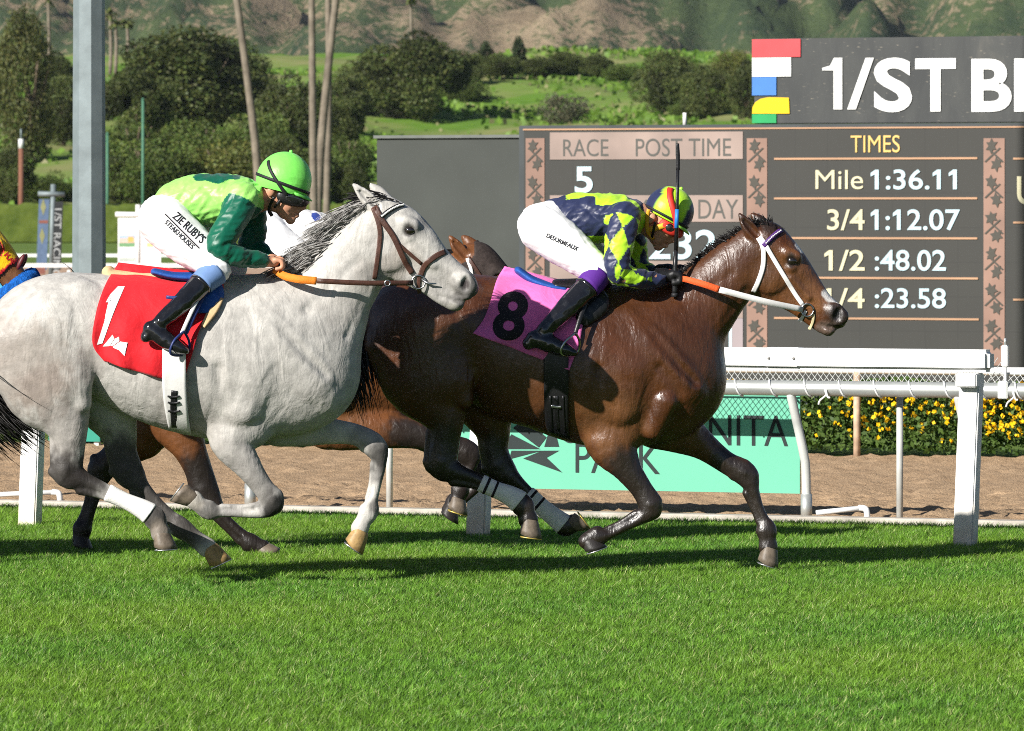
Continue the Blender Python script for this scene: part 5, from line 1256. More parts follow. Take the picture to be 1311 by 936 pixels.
# inner rail of the dirt
ir = tthing('inner_rail', 'thin white inner rail on slim posts in front of the yellow flower hedge', 'rail', 0, 11.35)
tube('rail', [(s, 0, .61) for s in np.linspace(-16, 16, 20)], .03, M_wpaint, ir, 10, up=(0, 0, 1))
M_rust = mat('post_rusty', (.55, .40, .28), .7, .3, var=.35, scale=9)
for px in (-350, -40, 280, 600, 860, 1097, 1340): s = s_at(px, 11.35); tube('post', [(s, .0, .60), (s, .0, -.05)], .026, M_rust if px in (1097, 280) else M_wpaint, ir, 10)
# flower hedge
def leaf_cloud(P, size, rg, up=.3, stretch=1.6):
    """two-triangle leaves at points P with random attitudes"""
    n = len(P); d = rg.normal(size=(n, 3)); d[:, 2] += up; d /= np.linalg.norm(d, axis=1)[:, None]; r = rg.normal(size=(n, 3)); e = np.cross(d, r); e /= np.linalg.norm(e, axis=1)[:, None] + 1e-9
    sz = size * rg.uniform(.6, 1.4, n)[:, None]; V = np.zeros((n, 4, 3), np.float32); V[:, 0] = P - d * sz * stretch * .5; V[:, 1] = P + e * sz * .5; V[:, 2] = P + d * sz * stretch * .5; V[:, 3] = P - e * sz * .5
    return V.reshape(-1, 3), np.arange(4 * n, dtype=np.int32).reshape(-1, 4)
M_leaf = leaf_mat('leaf', tr=.25)
def flower_hedge():
    n = 110000; s = rng.uniform(-8.5, 8.5, n); t = rng.uniform(0, 1, n); wv = .5 + .5 * np.sin(s * 2.1) * np.sin(s * 5.3 + 1)
    nn = 11.55 + 1.5 * rng.random(n) ** 1.4; top = .44 + .07 * wv; z = top * (1 - rng.random(n) ** 2.2 * .98)
    nn -= .12 * np.sin(s * 7) * np.sin(z * 9); P = np.stack([s, nn, z], 1)
    V, F = leaf_cloud(P, .026, rng); W_ = np.stack([TO[0] + V[:, 0] * TE[0] + V[:, 1] * TN[0], TO[1] + V[:, 0] * TE[1] + V[:, 1] * TN[1], V[:, 2]], 1)
    o = mesh_obj('flower_hedge_leaves', W_, F, M_leaf, None, False); t = rng.random(n); C = np.stack([.04 + .06 * t, .085 + .08 * t, .015 + .015 * t], 1); set_cols(o, np.repeat(C, 4, 0)); stuff(o, 'low green shrub bed beyond the dirt track', 'shrubs')
    n = 7000; s = rng.uniform(-8.5, 8.5, n); wv = np.sin(s * 1.7) * np.sin(s * 4.1 + 2); k = rng.random(n) < .45 + .5 * wv; s = s[k]; n = len(s); nn = 11.38 + .16 * rng.random(n); z = .08 + .44 * rng.random(n) ** .55
    V, F = leaf_cloud(np.repeat(np.stack([s, nn, z], 1), 4, 0) + rng.normal(0, .006, (4 * n, 3)), .028, rng, .2, 1.0)
    W_ = np.stack([TO[0] + V[:, 0] * TE[0] + V[:, 1] * TN[0], TO[1] + V[:, 0] * TE[1] + V[:, 1] * TN[1], V[:, 2]], 1); o = mesh_obj('yellow_flowers', W_, F, mat('petal_yellow', (.80, .52, .01), .6, .2), None, False); stuff(o, 'yellow flowers dotted over the low shrub bed', 'flowers')
flower_hedge()
# ------------------------------------------------------------ tote board
NS = 23.6
sb_t = tthing('tote_board', 'large dark electronic tote board showing race times under a 1/ST BET sign', 'scoreboard', 0, NS)
def scr_mat(name, col, em=.0, grid=True, var=.12):
    m = bpy.data.materials.new(name); t, b, out = nodes_of(m); tc = N(t, 'TexCoord'); n1 = noise_n(t, tc.outputs['Object'], 1.6, 3); r = ramp_n(t, n1.outputs[0], [(.3, 1 - var), (.7, 1 + var)])
    rgb = N(t, 'RGB'); rgb.outputs[0].default_value = (*col, 1); c = mix_n(t, 1., rgb.outputs[0], r.outputs[0], 'MULTIPLY')
    if grid:
        br = N(t, 'TexBrick', offset=0.0); br.inputs['Color1'].default_value = (1, 1, 1, 1); br.inputs['Color2'].default_value = (.94, .94, .94, 1); br.inputs['Mortar'].default_value = (.72, .72, .72, 1); br.inputs['Scale'].default_value = 1.0
        br.inputs['Mortar Size'].default_value = .006; br.inputs['Brick Width'].default_value = .32; br.inputs['Row Height'].default_value = .32
        mp = N(t, 'Mapping'); mp.inputs['Rotation'].default_value = (R(90), 0, 0); t.links.new(tc.outputs['Object'], mp.inputs[0]); t.links.new(mp.outputs[0], br.inputs[0]); c = mix_n(t, 1., c, br.outputs[0], 'MULTIPLY')
    t.links.new(c, b.inputs['Base Color']); b.inputs['Roughness'].default_value = .6
    if em: t.links.new(c, b.inputs['Emission Color']); b.inputs['Emission Strength'].default_value = em
    return m
M_scr = scr_mat('screen_dark', (.017, .0165, .013)); M_scrF = mat('board_frame', (.05, .058, .062), .6, .3, var=.15, scale=2)
M_pinkh = scr_mat('screen_pink', (.24, .175, .15), .13, False, .25); M_orn = scr_mat('screen_ornament', (.23, .13, .095), .10, False, .25); M_leafd = scr_mat('screen_leaf', (.042, .036, .026), 0, False)
M_cyan = scr_mat('digit_cyan', (.40, .53, .58), .2, False); M_cream = scr_mat('digit_cream', (.50, .46, .30), .15, False); M_gold = scr_mat('digit_gold', (.60, .38, .11), .2, False); M_line = scr_mat('screen_line', (.36, .20, .11), .15, False); M_dkink = scr_mat('screen_ink', (.06, .058, .05), 0, False)
def bx(name, pa, pb, ya, yb, n, off, m, parent, th=.01):
    s0, z0 = board_pt(pa, yb, n); s1, z1 = board_pt(pb, yb, n); _, zt_ = board_pt((pa + pb) / 2, ya, n); _, zb_ = board_pt((pa + pb) / 2, yb, n)
    return box_obj(name, s0, s1, -off, -off + th, zb_, zt_, m, parent)
sL, sR = s_at(664, NS), s_at(1700, NS); zT = board_pt(664, 161, NS)[1]
box_obj('cabinet', sL, sR, 0, .9, -.06, zT, M_scrF, sb_t, .01)
scr = box_obj('screen', sL + .06, sR - .06, -.012, -.0005, .15, zT - .05, M_scr, sb_t)
tl = box_obj('top_trim', sL + .05, sR - .05, -.016, -.002, zT - .045, zT - .03, M_line, sb_t)
for (pa, pb, ya, yb) in ((705, 952, 169, 204), (705, 952, 250, 284), (705, 952, 334, 363), (705, 952, 386, 407)): bx('header_band', pa, pb, ya, yb, NS, .020, M_pinkh, sb_t, .006)
bx('value_band', 936, 952, 407, 446, NS, .020, scr_mat('screen_mauve', (.26, .21, .22), .1, False), sb_t, .006)
board_text('lettering', 'RACE', 722, 780, 177, 200, NS, .0222, M_dkink, sb_t, .0); board_text('lettering', 'POST TIME', 815, 937, 176, 200, NS, .0222, M_dkink, sb_t, .0)
board_text('digit', '5', 737, 760, 212, 246, NS, .0222, M_cyan, sb_t, .02); board_text('lettering', 'TIME OF DAY', 790, 946, 254, 280, NS, .0222, M_dkink, sb_t, .0)
board_text('digit', '232', 832, 919, 293, 331, NS, .0222, M_cyan, sb_t, .015); board_text('lettering', 'M', 913, 938, 418, 445, NS, .0222, M_cyan, sb_t, .0)
board_text('lettering', 'TIMES', 1090, 1153, 172, 195, NS, .0222, M_gold, sb_t, .0)
for (y, a, bb) in ((203, 992, 1252), (254, 992, 1252), (305, 992, 1252), (356, 992, 1253), (408, 992, 1254), (203, 1298, 1420), (285, 1298, 1420), (384, 1298, 1420)): bx('divider_line', a, bb, y - 1.3, y + 1.3, NS, .022, M_line, sb_t, .008)
for (y0, y1, lab, la, lb, val, va, vb) in ((216, 242, 'Mile', 1045, 1106, '1:36.11', 1121, 1226), (267, 294, '3/4', 1060, 1108, '1:12.07', 1121, 1230), (319, 346, '1/2', 1062, 1108, ':48.02', 1121, 1212), (368, 394, '1/4', 1060, 1108, ':23.58', 1121, 1212)):
    board_text('lettering', lab, la, lb, y0, y1, NS, .0222, M_cream, sb_t, .0 if lab == 'Mile' else .012); board_text('digit', val, va, vb, y0, y1, NS, .0222, M_cyan, sb_t, .012)
board_text('lettering', 'U', 1303, 1330, 224, 261, NS, .0222, M_cream, sb_t, .012)
def leafpoly(cx, cy, r, rot, flip=1):
    P = []
    for k, rr in enumerate((1.0, .55, .95, .5, .85, .4, .9, .55, .95, .5, .8, .45)):
        a = rot + flip * 2 * math.pi * k / 12; P.append((cx + r * rr * math.cos(a) * .85, cy + r * rr * math.sin(a)))
    return P
for (x0, x1) in ((674, 698), (957, 983), (1260, 1287)):
    ob = bx('ornament_band', x0, x1, 177, 468, NS, .019, M_orn, sb_t, .005); xm = (x0 + x1) / 2; w = x1 - x0
    for i, cy in enumerate(np.arange(187, 462, 23)):
        f = 1 if i % 2 else -1; board_poly('leaf_shape', leafpoly(xm + f * w * .12, cy, w * .40, .5 * f + i, f), NS, .026, M_leafd, ob)
        if i % 2 == 0:
            board_poly('stem_shape', [(x0 + 1, cy + 20), (x0 + 3.2, cy + 21), (xm + 9, cy + 3), (xm + 7, cy + 2)], NS, .0245, M_leafd, ob); board_poly('stem_shape', [(x1 - 1, cy + 20), (x1 - 3.2, cy + 21), (xm - 9, cy + 3), (xm - 7, cy + 2)], NS, .0235, M_leafd, ob)
# upper sign
s0 = s_at(963, NS); zS0, zS1 = zT + .006, board_pt(1100, 48, NS)[1]
def dark_sign():
    m = bpy.data.materials.new('weathered_sign'); t, b, out = nodes_of(m); tc = N(t, 'TexCoord'); mp = N(t, 'Mapping'); mp.inputs['Scale'].default_value = (1.2, 1, .35); t.links.new(tc.outputs['Object'], mp.inputs[0])
    n = noise_n(t, mp.outputs[0], 2.4, 5, .65, .5); r = ramp_n(t, n.outputs[0], [(.35, (.014, .017, .019)), (.6, (.034, .037, .036)), (.8, (.10, .092, .078))]); mp2 = N(t, 'Mapping'); mp2.inputs['Scale'].default_value = (3, 1, 12); t.links.new(tc.outputs['Object'], mp2.inputs[0])
    n2 = noise_n(t, mp2.outputs[0], 5, 3, .6); r2 = ramp_n(t, n2.outputs[0], [(.66, 0.), (.74, .6)]); t.links.new(mix_n(t, r2.outputs[0], r.outputs[0], (.30, .26, .20)), b.inputs['Base Color']); b.inputs['Roughness'].default_value = .6; return m
sg_ = box_obj('top_sign', s0, sR - .2, .05, .35, zS0, zS1, dark_sign(), sb_t, .006)
def sx(name, pa, pb, ya, yb, col): return bx(name, pa, pb, ya, yb, NS, -.05 + .014, mat('sign_' + name, col, .55, .3, var=.08, scale=4), sg_, .012)
sx('red_block', 961, 1023, 50, 73, (.58, .06, .07)); sx('white_block', 961, 1011, 73.6, 98, (.75, .75, .74)); sx('blue_block', 961, 992, 98.6, 122, (.05, .18, .52)); sx('green_block', 961, 992, 146, 157.5, (.01, .30, .09))
board_poly('yellow_block', [(961, 145.4), (961.5, 138), (965, 131), (972, 126.5), (982, 124.5), (1008, 125), (1009, 145.4)], NS, -.05 + .014, mat('sign_yellow', (.80, .52, .0), .55, .3, var=.08), sg_)
M_swhite = mat('sign_white', (.8, .8, .79), .5, .3, var=.03)
board_poly('lettering', [(1051, 87), (1061, 84), (1066, 74), (1076.5, 74), (1076.5, 140), (1065.5, 140), (1065.5, 90), (1051, 90)], NS, -.05 + .014, M_swhite, sg_); board_poly('lettering', [(1083, 140), (1094, 140), (1117, 74), (1106.5, 74)], NS, -.05 + .014, M_swhite, sg_); board_text('lettering', 'S', 1117, 1166, 73, 140, NS, -.05 + .012, M_swhite, sg_, .03); board_text('lettering', 'T', 1170, 1222, 73, 140, NS, -.05 + .012, M_swhite, sg_, .03); board_text('lettering', 'BET', 1242, 1402, 73, 140, NS, -.05 + .012, M_swhite, sg_, .03)
tube('mast', [(s_at(857, NS), .4, zT), (s_at(857, NS), .4, zT + .12)], .02, M_wpaint, sb_t, 8)
# plain grey housing on the left
pb_t = tthing('equipment_housing', 'plain grey-green windowless housing left of the tote board', 'housing', 0, NS)
sA = s_at(482, NS + .25); zH = board_pt(580, 176.5, NS)[1]; box_obj('wall', sA, sL - .01, .25, 1.4, -.06, zH, mat('housing_grey', (.056, .061, .056), .7, .25, var=.10, scale=1.5, bump=.05), pb_t, .01)
box_obj('coping', sA - .02, sL - .012, .22, 1.42, zH + .001, zH + .03, mat('housing_coping', (.12, .13, .12), .7), pb_t); box_obj('corner_post', sL - .05, sL - .012, .20, .247, -.06, zH - .002, M_scrF, pb_t)
# ------------------------------------------------------------ background: infield, hedge, hill, trees, mountains
M_galv = mat('galvanised_pole', (.20, .245, .255), .55, .4, .2, .14, 6., .15, 40)
D = 48.5; c = W(114, 0, D); lp = thing('light_pole', 'thick galvanised eight-sided light pole rising behind the grey horse rump', 'pole', (c.x, D, 0))
tube('shaft', [(0, 0, -.05), (0, 0, 4.0), (0, 0, 11.0)], [.138, .122, .10], M_galv, lp, 8, up=(1, .2, 0)); o = lp.children[0]; shade_auto(o, 20)
tube('base_plate', [(0, 0, -.03), (0, 0, .03)], .26, M_galv, lp, 16, up=(1, 0, 0)); box_obj('lamp_arm', -.9, .9, -.05, .05, 10.8, 10.95, M_galv, lp, .01)
for k in (-.8, .8): box_obj('lamp_head', k - .2, k + .2, -.2, .2, 10.95, 11.2, M_galv, lp, .03)
M_track2 = ground_mat('far_dirt', (.40, .27, .18), (.52, .36, .25), .2)
struct(mesh_obj('far_track', [(-160, 142, -.03), (160, 142, -.03), (160, 196, -.03), (-160, 196, -.03)], [(0, 1, 2, 3)], M_track2, None, False))
fr1 = thing('far_rail', 'distant white rail along the far edge of the pale dirt, upper of the two', 'rail', (0, 200, 0), 'far white rails'); fr2 = thing('far_rail', 'distant white rail in front of the far pale dirt, lower of the two', 'rail', (0, 168, 0), 'far white rails')
for f_, zz in ((fr1, .32), (fr2, .28)):
    box_obj('rail', -60, 60, -.05, .05, zz - .055, zz + .055, M_wpaint, f_)
    for k in range(-12, 13): box_obj('post', k * 4 - .04, k * 4 + .04, .051, .13, -.05, zz + .06, M_wpaint, f_)
# banner stands
D = 172.
def px_(v, D): return v * D / FPX
def stand(label, px, pyt, pyb, tilt, panels, D, crossbar, pole_m):
    c = W(px, 0, D); t = thing('banner_stand', label, 'banner', (c.x, D, 0), 'banner stands in the infield'); zt_ = W(0, pyt, D).z
    tube('pole', [(-tilt * .3, 0, -.05), (tilt, 0, zt_)], .075, pole_m, t, 8)
    a, b, y = crossbar; zc = W(0, y, D).z; tube('crossbar', [(px_(a - px, D), -.05, zc), (px_(b - px, D), -.05, zc - .02)], .07, pole_m, t, 8, up=(0, 0, 1))
    for (xa, xb, ya, yb, sk, m_, name) in panels:
        x0, x1 = px_(xa - px, D), px_(xb - px, D); z1, z0 = W(0, ya, D).z, W(0, yb, D).z; z0 = max(z0, .12); sk_ = px_(sk, D)
        bm = bmesh.new(); bm_box(bm, x0, x1, -.04, -.01, z0, z1)
        for v in bm.verts: v.co.x += sk_ * (z1 - v.co.z) / (z1 - z0)
        bmesh.ops.recalc_face_normals(bm, faces=bm.faces); o = bm_obj(name, bm, m_, t)
    return t, zt_
bl = mat('banner_blue', (.10, .15, .24), .7, .2, var=.1); dk = mat('banner_dark', (.03, .033, .035), .7, .2, var=.1)
t1, _ = stand('two-sided blue and black vertical banner on a pole, leftmost in the infield', 66, 236, 350, .05, [(50, 63.5, 255, 352, -3.5, bl, 'blue_panel'), (68, 81, 258, 352, -3, dk, 'black_panel')], D, (49, 83, 248), M_galv)
V_, F_ = text_mesh('1/ST RACING', 1., .01); k = px_(88, D) / (V_[:, 0].max() - V_[:, 0].min()); x0 = px_(73.5 - 66, D); z1 = W(0, 264, D).z
P = np.stack([x0 - px_(3.5, D) + V_[:, 1] * k * .85 + (0 - V_[:, 0] * k) * .03, np.full(len(V_), -.045), z1 - V_[:, 0] * k], 1); mesh_obj('lettering', P, F_, mat('banner_letter', (.35, .37, .37), .6), t1, False)
gm = mat('banner_gold', (.22, .23, .10), .7); rm = mat('banner_rust', (.20, .07, .05), .7)
for (xa, ya, w, h, m_) in ((55.5, 265, 3.5, 11, gm), (54, 302, 3.5, 11, gm), (56, 284, 5.5, 2, rm), (52, 344, 6, 7, rm)):
    x0, zc = px_(xa - 66, D), W(0, ya, D).z; a, b = px_(w, D), px_(h, D)
    if m_ is gm: mesh_obj('motif', [(x0 - a, -.045, zc), (x0, -.045, zc - b), (x0 + a, -.045, zc), (x0, -.045, zc + b)], [(0, 1, 2, 3)], m_, t1, False)
    else: box_obj('motif', x0 - a, x0 + a, -.046, -.041, zc - b, zc + b, m_, t1)
wb = mat('banner_white', (.80, .80, .80), .6, .2, var=.03)
t2, _ = stand('white two-panel banner stand with small landscape picture behind the green rider', 177, 262, 350, .0, [(151, 173.5, 279, 350, 0, wb, 'left_panel'), (180, 206, 283, 350, 0, wb, 'right_panel')], D, (148, 206, 274.5), M_wpaint)
for (xa, xb, ya, yb, col, nm) in ((152.5, 172.5, 301, 305, (.40, .50, .68), 'sky_print'), (152.5, 172.5, 305.2, 311, (.66, .50, .42), 'field_print'), (164, 171, 303, 310, (.80, .42, .12), 'sun_print'), (152.5, 172.5, 311.2, 316, (.16, .33, .16), 'grass_print'), (153, 172.5, 330, 335, (.45, .50, .45), 'low_print'), (188, 196, 311, 316, (.8, .62, .25), 'gold_print')):
    o = box_obj(nm, px_(xa - 177, D), px_(xb - 177, D), -.046 if nm != 'sun_print' else -.05, -.041, W(0, yb, D).z, W(0, ya, D).z, mat('p_' + nm, col, .6), t2)
# clipped hedge
def hedge():
    xs = np.arange(-60, 60, .35); zs = np.linspace(0, 1, 9); D0 = 349.; zt_ = W(0, 262, D0).z; rows = []
    for z in zs: rows.append([(x, D0 + rng.normal(0, .05), z * zt_ + rng.normal(0, .04) * (z > 0)) for x in xs])
    for d in (1.0, 2.0): rows.append([(x, D0 + d, zt_ + rng.normal(0, .05)) for x in xs])
    rows.append([(x, D0 + 2.3, -.05) for x in xs])
    P = np.array(rows); a, b = P.shape[:2]; idx = np.arange(a * b).reshape(a, b); F = np.stack([idx[:-1, :-1], idx[:-1, 1:], idx[1:, 1:], idx[1:, :-1]], 2).reshape(-1, 4)
    o = mesh_obj('clipped_hedge', P.reshape(-1, 3), F, ground_mat('hedge_leaf', (.055, .085, .014), (.115, .15, .028), 1.6, None, 1.0, 3.), None, False); tag(o, 'long clipped green hedge along the far side of the infield', 'hedge')
hedge()
# hillside
def hill_z(x, y):
    t = np.clip((y - 366) / 270., 0, 1.6); b = np.where(t < 1, t, 1 + .35 * (t - 1))
    und = 1.3 * np.sin(x * .045 + y * .021) + .9 * np.sin(x * .11 - y * .04 + 1) + .5 * np.sin(x * .23 + y * .13)
    side = np.clip(1 - (np.abs(x + 5) - 60) / 500, .4, 1)
    return np.where(y < 366, -.2, 16.2 * b * side + und * np.clip((y - 380) / 120, 0, 1) * .8)
def hill():
    ys = np.arange(355, 820, 3.); xs = np.arange(-170, 170, 3.); X, Y = np.meshgrid(xs, ys, indexing='ij'); Z = hill_z(X, Y) + rng.normal(0, .12, X.shape) * (Y > 372)
    P = np.stack([X, Y, Z], 2); a, b = P.shape[:2]; idx = np.arange(a * b).reshape(a, b); F = np.stack([idx[:-1, :-1], idx[1:, :-1], idx[1:, 1:], idx[:-1, 1:]], 2).reshape(-1, 4)
    struct(mesh_obj('hillside', P.reshape(-1, 3), F, ground_mat('hill_grass', (.085, .18, .018), (.15, .28, .032), .35, (.25, .25, .10), 1.0, .9)))
hill()
def hill_scrub():
    n = 60000; y = rng.uniform(372, 660, n); x = rng.uniform(-1, 1, n) * (y * .0825 + 12); z = hill_z(x, y); nz = np.array([mnoise.noise(Vector((a * .06, b * .035, 2.))) for a, b in zip(x, y)]); k = rng.random(n) < np.clip(.25 + 1.3 * nz, .05, 1); x, y, z, nz = x[k], y[k], z[k], nz[k]; n = len(x)
    P = np.stack([x, y, z + rng.uniform(0, .5, n) * (.5 + np.clip(nz, 0, 1) * 2)], 1); V, F = leaf_cloud(P, .50, rng, .8, 1.1); o = mesh_obj('hill_scrub', V, F, M_leaf, None, False)
    t = rng.random(n); C = np.stack([.085 + .09 * t, .17 + .12 * t, .02 + .02 * t], 1); d = rng.random(n) < .12; C[d] = (.25, .24, .11); set_cols(o, np.repeat(C, 4, 0)); stuff(o, 'fresh green grass and scrub on the hillside', 'scrub')
hill_scrub()
# mountains
def mountain():
    xs = np.linspace(-520, 520, 300); ys = np.linspace(1500, 3900, 150); P = np.zeros((len(xs), len(ys), 3))
    for i, x in enumerate(xs):
        for j, y in enumerate(ys):
            t = (y - 1500) / 2400.; wx = 60 * mnoise.noise(Vector((x / 300., y / 500., 1.))); v = Vector(((x + wx) / 150., y / 420., 3.3)); r = mnoise.ridged_multi_fractal(v, .85, 2.15, 7, .9, 2.0); r2 = mnoise.fractal(Vector((x / 45., y / 70., 9.)), 1., 2., 4)
            P[i, j] = (x, y, -8 + 560 * t ** 1.25 + (r - 1.1) * 66 * min(1, t * 5) + r2 * 10)
    a, b = P.shape[:2]; idx = np.arange(a * b).reshape(a, b); F = np.stack([idx[:-1, :-1], idx[1:, :-1], idx[1:, 1:], idx[:-1, 1:]], 2).reshape(-1, 4)
    m = bpy.data.materials.new('chaparral'); t, bs, out = nodes_of(m); tc = N(t, 'TexCoord')
    n1 = noise_n(t, tc.outputs['Object'], .012, 6, .62); n2 = noise_n(t, tc.outputs['Object'], .30, 5, .75); n3 = noise_n(t, tc.outputs['Object'], .05, 5, .6)
    rock = ramp_n(t, n3.outputs[0], [(.3, (.19, .145, .095)), (.7, (.33, .26, .17))]); shr = ramp_n(t, n3.outputs[0], [(.3, (.034, .055, .030)), (.7, (.085, .115, .045))])
    ad = N(t, 'Math', operation='ADD'); t.links.new(n1.outputs[0], ad.inputs[0]); t.links.new(n2.outputs[0], ad.inputs[1]); msk = ramp_n(t, ad.outputs[0], [(.44, 0.), (.485, 1.)])
    md = N(t, 'Math', operation='MULTIPLY'); md.inputs[1].default_value = .5; t.links.new(ad.outputs[0], md.inputs[0]); t.links.new(md.outputs[0], msk.inputs[0])
    t.links.new(mix_n(t, msk.outputs[0], rock.outputs[0], shr.outputs[0]), bs.inputs['Base Color']); bs.inputs['Roughness'].default_value = 1.; bs.inputs['Specular IOR Level'].default_value = .0
    bump_n(t, bs, n2.outputs[0], .6, 4.)
    struct(mesh_obj('mountains', P.reshape(-1, 3), F, m))
mountain()
# trees
M_bark = mat('bark', (.16, .12, .085), .9, .2, var=.3, scale=2., bump=.6, bscale=8, bdist=.05); M_palm = mat('palm_bark', (.21, .175, .135), .9, .2, var=.25, scale=1.5, bump=.6, bscale=6, bdist=.05)
def crown_mesh(name, nblob, nleaf, leaf, base, seed, shape='oak', top_l=1.0):
    """unit crown: x,y in -.5..5, z 0..1; leaves on the outside of many overlapping clumps"""
    rg = np.random.default_rng(seed); cs = []
    while len(cs) < nblob:
        p = rg.uniform(-1, 1, 3); rr = np.linalg.norm(p)
        if rr > 1: continue
        if rr > .05: p = p / rr * rr ** .45
        if shape == 'oak': c = np.array([p[0] * .37, p[1] * .37, .50 + p[2] * .36]); r = rg.uniform(.05, .18)
        elif shape == 'tall': c = np.array([p[0] * .32 * (1 - .25 * p[2]), p[1] * .32, .5 + p[2] * .44]); r = rg.uniform(.08, .16)
        elif shape == 'cone': z = (p[2] + 1) / 2; c = np.array([p[0] * .36 * (1 - z * .8), p[1] * .36 * (1 - z * .8), .08 + z * .84]); r = rg.uniform(.07, .12)
        else: c = np.array([p[0] * .40, p[1] * .40, .34 + p[2] * .34]); r = rg.uniform(.12, .2)
        cs.append((*c, r))
    cs = np.array(cs); w = cs[:, 3] ** 2; k = rg.choice(len(cs), nleaf, p=w / w.sum()); d = rg.normal(size=(nleaf, 3)); d /= np.linalg.norm(d, axis=1)[:, None]
    rad = cs[k, 3] * rg.uniform(.72, 1.08, nleaf); P = cs[k, :3] + d * rad[:, None] * np.array([1, 1, .85])
    V, F = leaf_cloud(P, leaf, rg, .1, 1.2); me_o = mesh_obj(name, V, F, M_leaf, None, False)
    tone = np.clip(rg.normal(1, .30, len(cs)), .4, 1.7)[k] * rg.uniform(.75, 1.3, nleaf); C = np.array(base)[None] * tone[:, None]; C[:, 0] *= rg.uniform(.85, 1.25, nleaf); set_cols(me_o, np.repeat(C, 4, 0)); me = me_o.data; bpy.data.objects.remove(me_o); return me  # clump tones spread wide to paint in sunlit and dark lumps
CR = {}
for i in range(3): CR['oak%d' % i] = crown_mesh('crown', 75, 24000, .020, (.070, .092, .024), 20 + i, 'oak')
for i in range(2): CR['bush%d' % i] = crown_mesh('crown', 60, 17000, .022, (.085, .125, .026), 30 + i, 'bush')
CR['tall0'] = crown_mesh('crown', 120, 20000, .018, (.095, .110, .032), 40, 'tall'); CR['cone0'] = crown_mesh('crown', 60, 4000, .040, (.040, .058, .024), 41, 'cone'); CR['grey0'] = crown_mesh('crown', 60, 4500, .030, (.115, .120, .070), 42, 'bush'); CR['olive0'] = crown_mesh('crown', 90, 18000, .020, (.115, .135, .03), 43, 'bush')
def tree(kind, px, pyb, pyt, wpx, label, name='tree', cat='tree', D=None, group='trees on the hillside', trunk=True):
    if D is None:                                  # distance where the hillside is seen at the tree's foot
        ds = np.arange(366, 700, 1.5); yy = HZ - FPX * (hill_z((px - CX) * ds / FPX, ds) - CAMZ) / ds
        k = np.argmin(np.abs(yy - min(pyb, 262))); D = float(ds[k])
    x = (px - CX) * D / FPX; zb = CAMZ - (pyb - HZ) * D / FPX; zg = float(hill_z(np.array(x), np.array(D))) if D > 360 else 0.
    zb = min(zb, zg) if D > 360 else zb; h = CAMZ - (pyt - HZ) * D / FPX - zb; w = wpx * D / FPX
    t = thing(name, label, cat, (x, D, zb), group); cr_ = bpy.data.objects.new('crown', CR[kind]); link(cr_, t); lift = .0 if trunk else -.06
    cr_.location = (0, 0, h * lift); cr_.scale = (w, w * .9, h * (1 - lift)); cr_.rotation_euler = (0, 0, rng.uniform(0, 6.28))
    if name == 'tree': cr_.location = (0, 0, -h * .06); cr_.scale = (w * 1.12, w, h * 1.04)
    if trunk:
        P = resample([(0, 0, -.4), (rng.normal(0, .02) * h, 0, h * .3), (rng.normal(0, .03) * h, 0, h * .62)], 4); tube('trunk', P, np.linspace(h * .035, h * .014, len(P)), M_bark, t, 8)
        for k in range(3):
            a = rng.uniform(0, 6.28); tube('limb', resample([P[3], P[3] + np.array([math.cos(a) * w * .16, math.sin(a) * w * .16, h * .2]), P[3] + np.array([math.cos(a) * w * .28, math.sin(a) * w * .28, h * .42])], 3), np.linspace(h * .018, h * .006, 7), M_bark, t, 6)
    return t
tree('tall0', 30, 208, 5, 96, 'tall olive-green tree at the far left edge of the hillside')
tree('oak1', 82, 190, 88, 78, 'dark rounded tree just left of the light pole')
tree('oak0', 245, 170, 22, 205, 'largest dark oak crown on the left hill behind the green rider')
tree('oak2', 175, 185, 75, 110, 'dark oak just right of the light pole below the big oak')
tree('oak1', 325, 150, 78, 70, 'small dark oak behind the leaning palm trunk')
tree('bush1', 255, 232, 128, 120, 'mid-green bushy tree above the green rider back')
tree('olive0', 300, 258, 152, 150, 'olive-green bushy tree directly above the green rider helmet'); tree('bush0', 200, 262, 150, 110, 'bushy green tree beside the thin green pole above the hedge')
tree('oak2', 375, 215, 85, 105, 'dark oak left of the twin palm trunks'); tree('bush0', 385, 262, 150, 110, 'green bush filling the gap behind the palm trunks'); tree('oak0', 448, 262, 205, 62, 'dark shrub left of the grey housing top'); tree('oak1', 432, 205, 118, 74, 'dark oak right of the palm trunks below the round oak')
tree('oak2', 532, 152, 30, 142, 'broad round oak standing alone on the bright green slope'); tree('oak1', 470, 150, 62, 86, 'darker oak at the left shoulder of the broad round oak'); tree('bush1', 590, 130, 88, 70, 'low dark shrub at the right foot of the broad round oak')
tree('cone0', 622, 95, 50, 44, 'pointed dark tree on the ridge right of the round oak'); tree('cone0', 664, 95, 44, 42, 'pointed olive tree on the ridge, second from the round oak'); tree('oak0', 722, 96, 63, 62, 'low dark tree on the ridge above the green slope'); tree('oak2', 762, 98, 66, 46, 'small dark tree on the ridge left of the dark pair of oaks')
tree('bush0', 800, 102, 72, 60, 'low green scrub on the ridge above the tote board'); tree('oak1', 852, 148, 57, 84, 'tall dark oak on the slope above the tote board'); tree('oak0', 905, 152, 82, 80, 'dark oak beside the coloured blocks of the sign'); tree('olive0', 940, 110, 46, 56, 'yellow-green tree on the ridge left of the red sign block'); tree('oak2', 958, 155, 70, 60, 'dark tree partly behind the coloured sign blocks')
